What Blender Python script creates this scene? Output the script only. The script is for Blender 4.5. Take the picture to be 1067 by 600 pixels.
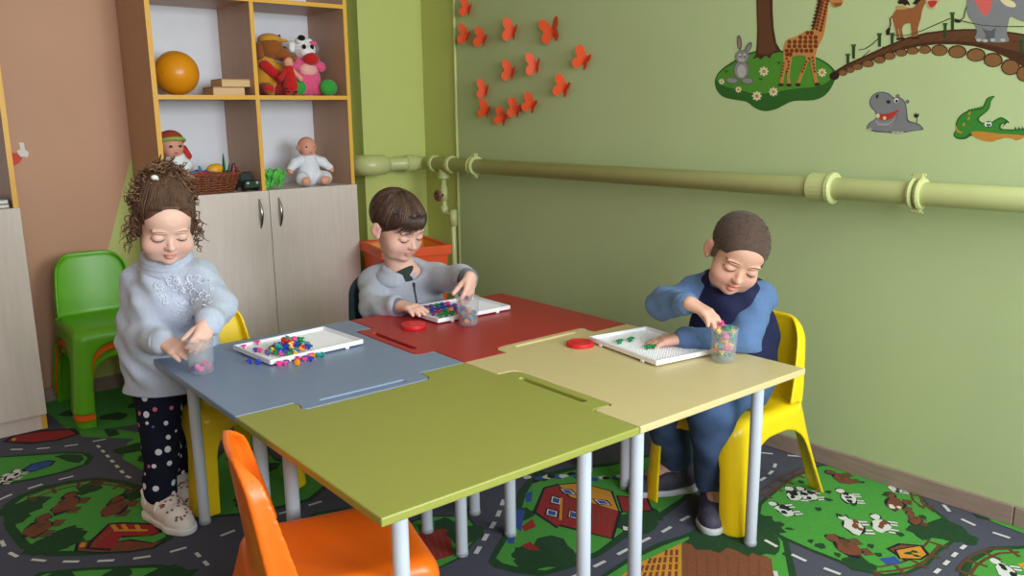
import bpy, bmesh, math, random
import numpy as np
from mathutils import Vector, Matrix, Euler, noise as mnoise

for o in list(bpy.data.objects):
    bpy.data.objects.remove(o)
S = bpy.context.scene
COL = S.collection
random.seed(7)
RNG = np.random.default_rng(7)

# ------------------------------------------------------------------ camera
YAW, PITCH, ROLL, CAMH, FPX = math.radians(40.68), math.radians(11.757), math.radians(-0.6655), 1.1961, 871.84
_cy, _sy, _cp, _sp = math.cos(YAW), math.sin(YAW), math.cos(PITCH), math.sin(PITCH)
CF = Vector((_sy * _cp, _cy * _cp, -_sp))
_r = Vector((_cy, -_sy, 0)); _u = _r.cross(CF)
CR = math.cos(ROLL) * _r + math.sin(ROLL) * _u
CU = -math.sin(ROLL) * _r + math.cos(ROLL) * _u
cam_data = bpy.data.cameras.new('camera')
cam_data.sensor_width = 36.0
cam_data.lens = FPX / 1067 * 36.0
cam_data.clip_start = 0.02
cam = bpy.data.objects.new('camera', cam_data)
COL.objects.link(cam)
m3 = Matrix((CR, CU, -CF)).transposed()
cam.matrix_world = Matrix.Translation((0, 0, CAMH)) @ m3.to_4x4()
S.camera = cam

# ------------------------------------------------------------------ light
S.view_settings.view_transform = 'Standard'
S.view_settings.look = 'None'
S.view_settings.gamma = 1.0
S.view_settings.use_curve_mapping = False
S.view_settings.exposure = 0.0
world = bpy.data.worlds.new('overcast_sky')
S.world = world
world.use_nodes = True
world.node_tree.nodes['Background'].inputs[0].default_value = (0.75, 0.85, 1.0, 1)
world.node_tree.nodes['Background'].inputs[1].default_value = 1.0
S.cycles.max_bounces = 8
S.cycles.diffuse_bounces = 5
S.cycles.glossy_bounces = 3
S.cycles.transmission_bounces = 6
S.cycles.transparent_max_bounces = 8
S.cycles.caustics_reflective = False
S.cycles.caustics_refractive = False
S.cycles.use_denoising = True
S.cycles.sample_clamp_indirect = 4.0

def window_light(name, x, z, w, h, energy, col=(0.90, 0.96, 1.0)):
    d = bpy.data.lights.new(name, 'AREA'); d.shape = 'RECTANGLE'
    d.size = w; d.size_y = h; d.energy = energy; d.color = col
    o = bpy.data.objects.new(name, d); COL.objects.link(o)
    o.location = (x, -1.55, z); o.rotation_euler = (math.radians(90), 0, 0)
    return o
window_light('window_daylight', 0.15, 1.6, 1.4, 1.3, 62)
window_light('window_daylight', 1.75, 1.6, 1.4, 1.3, 96)
# ------------------------------------------------------------------ materials
def lin(c):
    return tuple((v / 255 / 12.92) if v / 255 <= 0.04045 else ((v / 255 + 0.055) / 1.055) ** 2.4 for v in c)
MATS = {}
def mat(name, col, rough=0.5, var=0.06, scale=12.0, stretch=(1, 1, 1), bump=0.0, bscale=None, spec=0.4, metal=0.0, trans=0.0, sss=0.0, sheen=0.0, attr=None, coat=0.0):
    """procedural surface: base colour with a little noise of its own, optional bump"""
    if name in MATS: return MATS[name]
    m = bpy.data.materials.new(name); m.use_nodes = True
    N, L = m.node_tree.nodes, m.node_tree.links
    b = N['Principled BSDF']
    b.inputs['Roughness'].default_value = rough
    b.inputs['Specular IOR Level'].default_value = spec
    b.inputs['Metallic'].default_value = metal
    b.inputs['Transmission Weight'].default_value = trans
    b.inputs['Coat Weight'].default_value = coat
    if sss:
        b.inputs['Subsurface Weight'].default_value = sss
        b.inputs['Subsurface Radius'].default_value = (0.012, 0.005, 0.003)
        b.inputs['Subsurface Scale'].default_value = 0.6
    if sheen: b.inputs['Sheen Weight'].default_value = sheen
    tc = N.new('ShaderNodeTexCoord'); mp = N.new('ShaderNodeMapping'); mp.inputs['Scale'].default_value = stretch
    L.new(tc.outputs['Object'], mp.inputs['Vector'])
    nz = N.new('ShaderNodeTexNoise'); nz.inputs['Scale'].default_value = scale; nz.inputs['Detail'].default_value = 4
    L.new(mp.outputs['Vector'], nz.inputs['Vector'])
    mx = N.new('ShaderNodeMix'); mx.data_type = 'RGBA'; mx.blend_type = 'MULTIPLY'
    mx.inputs[0].default_value = 1.0
    c = lin(col)
    if attr:
        at = N.new('ShaderNodeAttribute'); at.attribute_name = attr
        L.new(at.outputs['Color'], mx.inputs[6])
    else:
        mx.inputs[6].default_value = (*c, 1)
    mr = N.new('ShaderNodeMapRange'); mr.inputs[1].default_value = 0.25; mr.inputs[2].default_value = 0.75
    mr.inputs[3].default_value = 1 - var; mr.inputs[4].default_value = 1 + var
    L.new(nz.outputs['Fac'], mr.inputs[0])
    cb = N.new('ShaderNodeCombineColor')
    for k in range(3): L.new(mr.outputs[0], cb.inputs[k])
    L.new(cb.outputs[0], mx.inputs[7])
    L.new(mx.outputs[2], b.inputs['Base Color'])
    if bump:
        n2 = N.new('ShaderNodeTexNoise'); n2.inputs['Scale'].default_value = bscale or scale * 6; n2.inputs['Detail'].default_value = 3
        L.new(mp.outputs['Vector'], n2.inputs['Vector'])
        bp = N.new('ShaderNodeBump'); bp.inputs['Strength'].default_value = bump; bp.inputs['Distance'].default_value = 0.004
        L.new(n2.outputs['Fac'], bp.inputs['Height']); L.new(bp.outputs['Normal'], b.inputs['Normal'])
    MATS[name] = m
    return m

# ------------------------------------------------------------------ object helpers
def tag(o, label=None, cat=None, group=None, kind=None):
    if label: o['label'] = label
    if cat: o['category'] = cat
    if group: o['group'] = group
    if kind: o['kind'] = kind
    return o
def empty(name, loc=(0, 0, 0), rz=0.0):
    o = bpy.data.objects.new(name, None); COL.objects.link(o)
    o.empty_display_size = 0.05
    o.location = loc; o.rotation_euler = (0, 0, rz)
    return o
def link_mesh(name, me, parent=None):
    o = bpy.data.objects.new(name, me); COL.objects.link(o)
    if parent is not None: o.parent = parent
    return o
def copy_tree(o, parent=None):
    c = o.copy(); COL.objects.link(c)
    if parent is not None: c.parent = parent
    for ch in list(o.children): copy_tree(ch, c)
    return c
class MB:
    """collects shapes into one mesh"""
    def __init__(s): s.v = []; s.f = []; s.mi = []; s.m = 0
    def add(s, vs, fs, m=None):
        b = len(s.v); s.v += [tuple(p) for p in vs]; s.f += [tuple(b + i for i in f) for f in fs]
        s.mi += [s.m if m is None else m] * len(fs); return s
    def box(s, lo, hi, m=None):
        (a, b, c), (d, e, f) = lo, hi
        vs = [(a, b, c), (d, b, c), (d, e, c), (a, e, c), (a, b, f), (d, b, f), (d, e, f), (a, e, f)]
        return s.add(vs, [(3, 2, 1, 0), (4, 5, 6, 7), (0, 1, 5, 4), (1, 2, 6, 5), (2, 3, 7, 6), (3, 0, 4, 7)], m)
    def tube(s, pts, rad, n=10, caps=True, m=None, flat=1.0):
        pts = [Vector(p) for p in pts]
        if not hasattr(rad, '__len__'): rad = [rad] * len(pts)
        vs, fs = [], []
        t0 = (pts[1] - pts[0]).normalized()
        ref = Vector((0, 0, 1)) if abs(t0.z) < 0.9 else Vector((1, 0, 0))
        nx = t0.cross(ref).normalized()
        for i, p in enumerate(pts):
            t = (pts[min(i + 1, len(pts) - 1)] - pts[max(i - 1, 0)]).normalized()
            nx = (nx - t * nx.dot(t)).normalized(); ny = t.cross(nx)
            for k in range(n):
                a = 2 * math.pi * k / n
                vs.append(p + nx * (math.cos(a) * rad[i]) + ny * (math.sin(a) * rad[i] * flat))
        for i in range(len(pts) - 1):
            for k in range(n):
                k2 = (k + 1) % n
                fs.append((i * n + k, i * n + k2, (i + 1) * n + k2, (i + 1) * n + k))
        if caps:
            fs.append(tuple(range(n - 1, -1, -1))); fs.append(tuple((len(pts) - 1) * n + k for k in range(n)))
        return s.add(vs, fs, m)
    def lathe(s, prof, c=(0, 0, 0), n=24, m=None, axis='z', a0=0.0, cap=True):
        """profile [(radius, height)] turned about an axis"""
        vs, fs = [], []
        for r, h in prof:
            for k in range(n):
                a = 2 * math.pi * k / n + a0
                p = (r * math.cos(a), r * math.sin(a), h)
                if axis == 'x': p = (p[2], p[0], p[1])
                if axis == 'y': p = (p[1], p[2], p[0])
                vs.append((p[0] + c[0], p[1] + c[1], p[2] + c[2]))
        for i in range(len(prof) - 1):
            for k in range(n):
                k2 = (k + 1) % n
                fs.append((i * n + k, i * n + k2, (i + 1) * n + k2, (i + 1) * n + k))
        if cap and prof[0][0] > 1e-6: fs.append(tuple(range(n - 1, -1, -1)))
        if cap and prof[-1][0] > 1e-6: fs.append(tuple((len(prof) - 1) * n + k for k in range(n)))
        return s.add(vs, fs, m)
    def prism(s, poly, z0, z1, m=None, f=None):
        """polygon extruded z0..z1; f maps (x,y,z) into place"""
        f = f or (lambda x, y, z: (x, y, z)); n = len(poly)
        vs = [f(x, y, z0) for x, y in poly] + [f(x, y, z1) for x, y in poly]
        fs = [tuple(range(n - 1, -1, -1)), tuple(range(n, 2 * n))]
        fs += [(i, (i + 1) % n, n + (i + 1) % n, n + i) for i in range(n)]
        return s.add(vs, fs, m)
    def sphere(s, c, r, nu=16, nv=10, m=None, R=None):
        r = (r, r, r) if not hasattr(r, '__len__') else r
        vs, fs = [], []
        for j in range(1, nv):
            t = math.pi * j / nv
            for k in range(nu):
                a = 2 * math.pi * k / nu
                p = Vector((r[0] * math.sin(t) * math.cos(a), r[1] * math.sin(t) * math.sin(a), r[2] * math.cos(t)))
                if R is not None: p = R @ p
                vs.append(p + Vector(c))
        top = Vector((0, 0, r[2])); bot = Vector((0, 0, -r[2]))
        if R is not None: top = R @ top; bot = R @ bot
        vs += [top + Vector(c), bot + Vector(c)]
        T, B = len(vs) - 2, len(vs) - 1
        for k in range(nu):
            k2 = (k + 1) % nu
            fs.append((T, k, k2)); fs.append((B, (nv - 2) * nu + k2, (nv - 2) * nu + k))
            for j in range(nv - 2): fs.append((j * nu + k, (j + 1) * nu + k, (j + 1) * nu + k2, j * nu + k2))
        return s.add(vs, fs, m)
    def build(s, name, mats, parent=None, smooth=False, bevel=0.0, seg=2, origin=None):
        me = bpy.data.meshes.new(name)
        v = s.v
        if origin is not None: v = [(p[0] - origin[0], p[1] - origin[1], p[2] - origin[2]) for p in v]
        me.from_pydata(v, [], s.f)
        for x in (mats if isinstance(mats, (list, tuple)) else [mats]): me.materials.append(x)
        me.polygons.foreach_set('material_index', s.mi)
        if smooth: me.polygons.foreach_set('use_smooth', [True] * len(s.f))
        me.update()
        bm = bmesh.new(); bm.from_mesh(me); bmesh.ops.remove_doubles(bm, verts=bm.verts, dist=1e-6); bmesh.ops.recalc_face_normals(bm, faces=bm.faces); bm.to_mesh(me); bm.free()
        o = link_mesh(name, me, parent)
        if origin is not None: o.location = origin
        if bevel:
            md = o.modifiers.new('bevel', 'BEVEL'); md.width = bevel; md.segments = seg; md.limit_method = 'ANGLE'; md.angle_limit = math.radians(40)
            md.harden_normals = False
        if smooth == 'auto' or (smooth is True and bevel): pass
        return o

# ------------------------------------------------------------------ distance-field sculpting
class SDF:
    def __init__(s, lo, hi, h):
        s.lo = np.array(lo, float); s.h = h
        s.n = np.ceil((np.array(hi, float) - s.lo) / h).astype(int) + 1
        s.D = np.ones(tuple(s.n), np.float32)
    def win(s, lo, hi, k):
        a = np.maximum(np.floor((np.array(lo) - k - 3 * s.h - s.lo) / s.h).astype(int), 0)
        b = np.minimum(np.ceil((np.array(hi) + k + 3 * s.h - s.lo) / s.h).astype(int) + 1, s.n)
        if np.any(b <= a): return None, None
        ax = [(s.lo[i] + s.h * np.arange(a[i], b[i])).astype(np.float32) for i in range(3)]
        G = (ax[0][:, None, None], ax[1][None, :, None], ax[2][None, None, :])
        return tuple(slice(a[i], b[i]) for i in range(3)), G
    def put(s, fn, lo, hi, k=0.0, op='+'):
        w, G = s.win(lo, hi, k)
        if w is None: return s
        d = fn(*G); a = s.D[w]
        if op == '+':
            r = np.minimum(a, d)
            if k > 0: r = r - np.maximum(k - np.abs(a - d), 0) ** 2 / (4 * k)
        elif op == '-':
            r = np.maximum(a, -d)
            if k > 0: r = r + np.maximum(k - np.abs(a + d), 0) ** 2 / (4 * k)
        s.D[w] = r
        return s
    def cone(s, a, b, ra, rb, k=0.01, op='+'):
        a = np.array(a, float); b = np.array(b, float); ab = b - a; L2 = max(ab @ ab, 1e-12); R = max(ra, rb)
        def fn(X, Y, Z):
            t = np.clip(((X - a[0]) * ab[0] + (Y - a[1]) * ab[1] + (Z - a[2]) * ab[2]) / L2, 0, 1)
            return np.sqrt((X - a[0] - t * ab[0]) ** 2 + (Y - a[1] - t * ab[1]) ** 2 + (Z - a[2] - t * ab[2]) ** 2) - (ra + t * (rb - ra))
        return s.put(fn, np.minimum(a, b) - R, np.maximum(a, b) + R, k, op)
    def chain(s, pts, rads, k=0.01, op='+'):
        for i in range(len(pts) - 1): s.cone(pts[i], pts[i + 1], rads[i], rads[i + 1], k, op)
        return s
    def ell(s, c, r, R=None, k=0.01, op='+'):
        c = np.array(c, float); r = np.array(r, float) if hasattr(r, '__len__') else np.array([r] * 3, float)
        M = np.eye(3) if R is None else np.array(R, float)     # columns are the local axes
        def fn(X, Y, Z):
            x, y, z = X - c[0], Y - c[1], Z - c[2]
            l = [M[0, i] * x + M[1, i] * y + M[2, i] * z for i in range(3)]
            k0 = np.sqrt(sum((l[i] / r[i]) ** 2 for i in range(3))); k1 = np.sqrt(sum((l[i] / r[i] ** 2) ** 2 for i in range(3)))
            return k0 * (k0 - 1) / np.maximum(k1, 1e-6)
        e = np.sqrt(((M * r) ** 2).sum(1))
        return s.put(fn, c - e, c + e, k, op)
    def rbox(s, c, half, rr=0.005, R=None, k=0.01, op='+'):
        c = np.array(c, float); half = np.array(half, float); M = np.eye(3) if R is None else np.array(R, float)
        def fn(X, Y, Z):
            x, y, z = X - c[0], Y - c[1], Z - c[2]
            q = [np.abs(M[0, i] * x + M[1, i] * y + M[2, i] * z) - half[i] + rr for i in range(3)]
            return np.sqrt(sum(np.maximum(v, 0) ** 2 for v in q)) + np.minimum(np.maximum(np.maximum(q[0], q[1]), q[2]), 0) - rr
        e = np.abs(M) @ half
        return s.put(fn, c - e, c + e, k, op)
    def mesh(s):
        D = s.D; ins = D < 0
        nx, ny, nz = D.shape
        cnt = np.zeros((nx - 1, ny - 1, nz - 1), np.int8)
        for i in (0, 1):
            for j in (0, 1):
                for k in (0, 1): cnt += ins[i:nx - 1 + i, j:ny - 1 + j, k:nz - 1 + k]
        act = (cnt > 0) & (cnt < 8)
        I, J, K = np.nonzero(act); n = len(I)
        idx = np.full(act.shape, -1, np.int32); idx[I, J, K] = np.arange(n)
        acc = np.zeros((n, 3)); num = np.zeros(n)
        cs = [(i, j, k) for i in (0, 1) for j in (0, 1) for k in (0, 1)]
        for a in cs:
            for ax in range(3):
                if a[ax]: continue
                b = list(a); b[ax] = 1
                da = D[I + a[0], J + a[1], K + a[2]].astype(float); db = D[I + b[0], J + b[1], K + b[2]].astype(float)
                c = (da < 0) != (db < 0)
                t = np.where(c, da / np.where(c, da - db, 1), 0)
                p = np.tile(np.array(a, float), (n, 1)); p[:, ax] += t
                acc += p * c[:, None]; num += c
        V = s.lo + s.h * (np.stack([I, J, K], 1) + acc / num[:, None])
        Q = []
        for ax in range(3):
            o1, o2 = [(1, 2), (2, 0), (0, 1)][ax]
            sl0 = [slice(1, -1)] * 3; sl1 = [slice(1, -1)] * 3
            sl0[ax] = slice(0, -1); sl1[ax] = slice(1, None)
            A = ins[tuple(sl0)]; B = ins[tuple(sl1)]
            for flip, msk in ((False, A & ~B), (True, B & ~A)):
                P = np.stack(np.nonzero(msk), 1)
                off = np.ones(3, int); off[ax] = 0
                P = P + off
                e1 = np.zeros(3, int); e1[o1] = 1; e2 = np.zeros(3, int); e2[o2] = 1
                q = [idx[tuple((P - e1 - e2).T)], idx[tuple((P - e2).T)], idx[tuple(P.T)], idx[tuple((P - e1).T)]]
                if flip: q = q[::-1]
                Q.append(np.stack(q, 1))
        Q = np.concatenate(Q)
        return V, Q[(Q >= 0).all(1)]
def relax(V, Q, it=1, lam=0.5):
    """a little surface smoothing"""
    for _ in range(it):
        acc = np.zeros_like(V); num = np.zeros(len(V))
        for k in range(4):
            for d in (1, 3):
                np.add.at(acc, Q[:, k], V[Q[:, (k + d) % 4]]); np.add.at(num, Q[:, k], 1)
        V = V + lam * (acc / np.maximum(num, 1)[:, None] - V)
    return V
def np_mesh(name, V, Q, mats, parent=None, col=None, mi=None, origin=None):
    if origin is not None: V = V - np.array(origin)
    used = np.unique(Q); rem = np.full(len(V), -1, np.int64); rem[used] = np.arange(len(used))
    V = V[used]; Q = rem[Q]
    me = bpy.data.meshes.new(name); k = Q.shape[1]
    me.vertices.add(len(V)); me.vertices.foreach_set('co', V.astype(np.float32).ravel())
    me.loops.add(Q.size); me.loops.foreach_set('vertex_index', Q.astype(np.int32).ravel())
    me.polygons.add(len(Q)); me.polygons.foreach_set('loop_start', (np.arange(len(Q)) * k).astype(np.int32))
    for x in (mats if isinstance(mats, (list, tuple)) else [mats]): me.materials.append(x)
    me.update(calc_edges=True); me.validate()
    me.polygons.foreach_set('use_smooth', np.ones(len(me.polygons), bool))
    if mi is not None: me.polygons.foreach_set('material_index', mi.astype(np.int32))
    if col is not None:
        ca = me.color_attributes.new('tone', 'FLOAT_COLOR', 'POINT')
        c4 = np.ones((len(V), 4), np.float32); c4[:, :3] = col[used]
        ca.data.foreach_set('color', c4.ravel())
    me.update()
    o = link_mesh(name, me, parent)
    if origin is not None: o.location = origin
    return o
# ------------------------------------------------------------------ the room
XR, YO, YP, XL, YF, ZC = 2.579, 3.93, 3.69, -1.6, -1.6, 2.7
m_wallgreen = mat('mural_green_paint', (177, 193, 143), 0.55, 0.03, 3, bump=0.08, bscale=160, spec=0.3)
m_pillar = mat('fresh_green_paint', (188, 196, 116), 0.5, 0.03, 3, bump=0.08, bscale=160, spec=0.3)
m_orange = mat('peach_paint', (196, 150, 122), 0.55, 0.035, 2.5, bump=0.08, bscale=160, spec=0.3)
m_white = mat('ceiling_white', (235, 235, 230), 0.7, 0.02, 3)
m_base = mat('grey_oak_laminate', (150, 130, 118), 0.4, 0.16, 9, (1, 1.2, 14))
def quad_wall(name, faces, mats):
    b = MB()
    for pts, mi in faces: b.add(pts, [tuple(range(len(pts)))], mi)
    o = b.build(name, mats); o['kind'] = 'structure'; return o
# right wall with the murals: a slab, lighter paint in front of the conduit, fresher green behind it
b = MB(); b.box((XR, YF, -0.02), (XR + 0.12, 3.405, ZC), 0); b.box((XR, 3.405, -0.02), (XR + 0.12, YO + 0.1, ZC), 1)
tag(b.build('wall_right', [m_wallgreen, m_pillar]), kind='structure')
# back wall: peach with a green wedge at its right end, stepping forward to a pillar in the corner
b = MB()
b.box((XL, YO, -0.02), (2.30, YO + 0.12, ZC), 0)
b.box((2.11, 3.79, -0.02), (2.30, YO + 0.06, ZC), 1)
b.box((2.205, YP, -0.02), (XR + 0.05, YO + 0.06, ZC), 1)
b.prism([(1.188,1.089),(0.835,0.062),(2.1,0.062),(2.1,1.089)], 0, 0.0012, 1, lambda x, z, y: (x, YO - y, z))
tag(b.build('wall_back', [m_orange, m_pillar]), kind='structure')
b = MB(); b.box((XL - 0.12, YF - 0.12, -0.02), (XL, YO + 0.12, ZC)); tag(b.build('wall_left', m_orange), kind='structure')
b = MB()      # front wall behind the camera, with two window openings
for lo, hi in (((XL, 0), (-0.6, ZC)), ((0.9, 0), (1.0, ZC)), ((2.5, 0), (XR, ZC)), ((-0.6, 0), (0.9, 0.9)), ((1.0, 0), (2.5, 0.9)), ((-0.6, 2.3), (0.9, ZC)), ((1.0, 2.3), (2.5, ZC))):
    b.box((lo[0], YF - 0.15, lo[1]), (hi[0], YF, hi[1]))
tag(b.build('wall_front', m_orange), kind='structure')
m_frame = mat('white_window_frame', (240, 240, 240), 0.35, 0.01)
for i, x0 in enumerate((-0.6, 1.0)):
    b = MB(); x1 = x0 + 1.5
    for lo, hi in (((x0, 0.9), (x0 + 0.05, 2.3)), ((x1 - 0.05, 0.9), (x1, 2.3)), ((x0, 0.9), (x1, 0.95)), ((x0, 2.25), (x1, 2.3)), ((x0 + 0.72, 0.9), (x0 + 0.78, 2.3))):
        b.box((lo[0], YF - 0.12, lo[1]), (hi[0], YF - 0.06, hi[1]))
    tag(b.build('window_%d' % (i + 1), m_frame), kind='structure')
b = MB(); b.box((XL, YF - 0.1, ZC), (XR + 0.1, YO + 0.1, ZC + 0.1)); tag(b.build('ceiling', m_white), kind='structure')
b = MB(); b.box((XR - 0.013, YF, 0.0005), (XR, 0.757, 0.062)); b.box((XR - 0.013, 0.759, 0.0005), (XR, YP, 0.062))
tag(b.build('baseboard_right', m_base, bevel=0.003), kind='structure')
b = MB(); b.box((XL, YO - 0.013, 0.0005), (2.11, YO, 0.062)); tag(b.build('baseboard_back', m_base, bevel=0.003), kind='structure')
b = MB(); b.tube([(XR - 0.006, 3.405, 0.062), (XR - 0.006, 3.402, ZC)], 0.0075, 10); tag(b.build('trim_1', mat('pale_green_conduit', (190, 196, 130), 0.4, 0.02), smooth=True), kind='structure')

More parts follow.
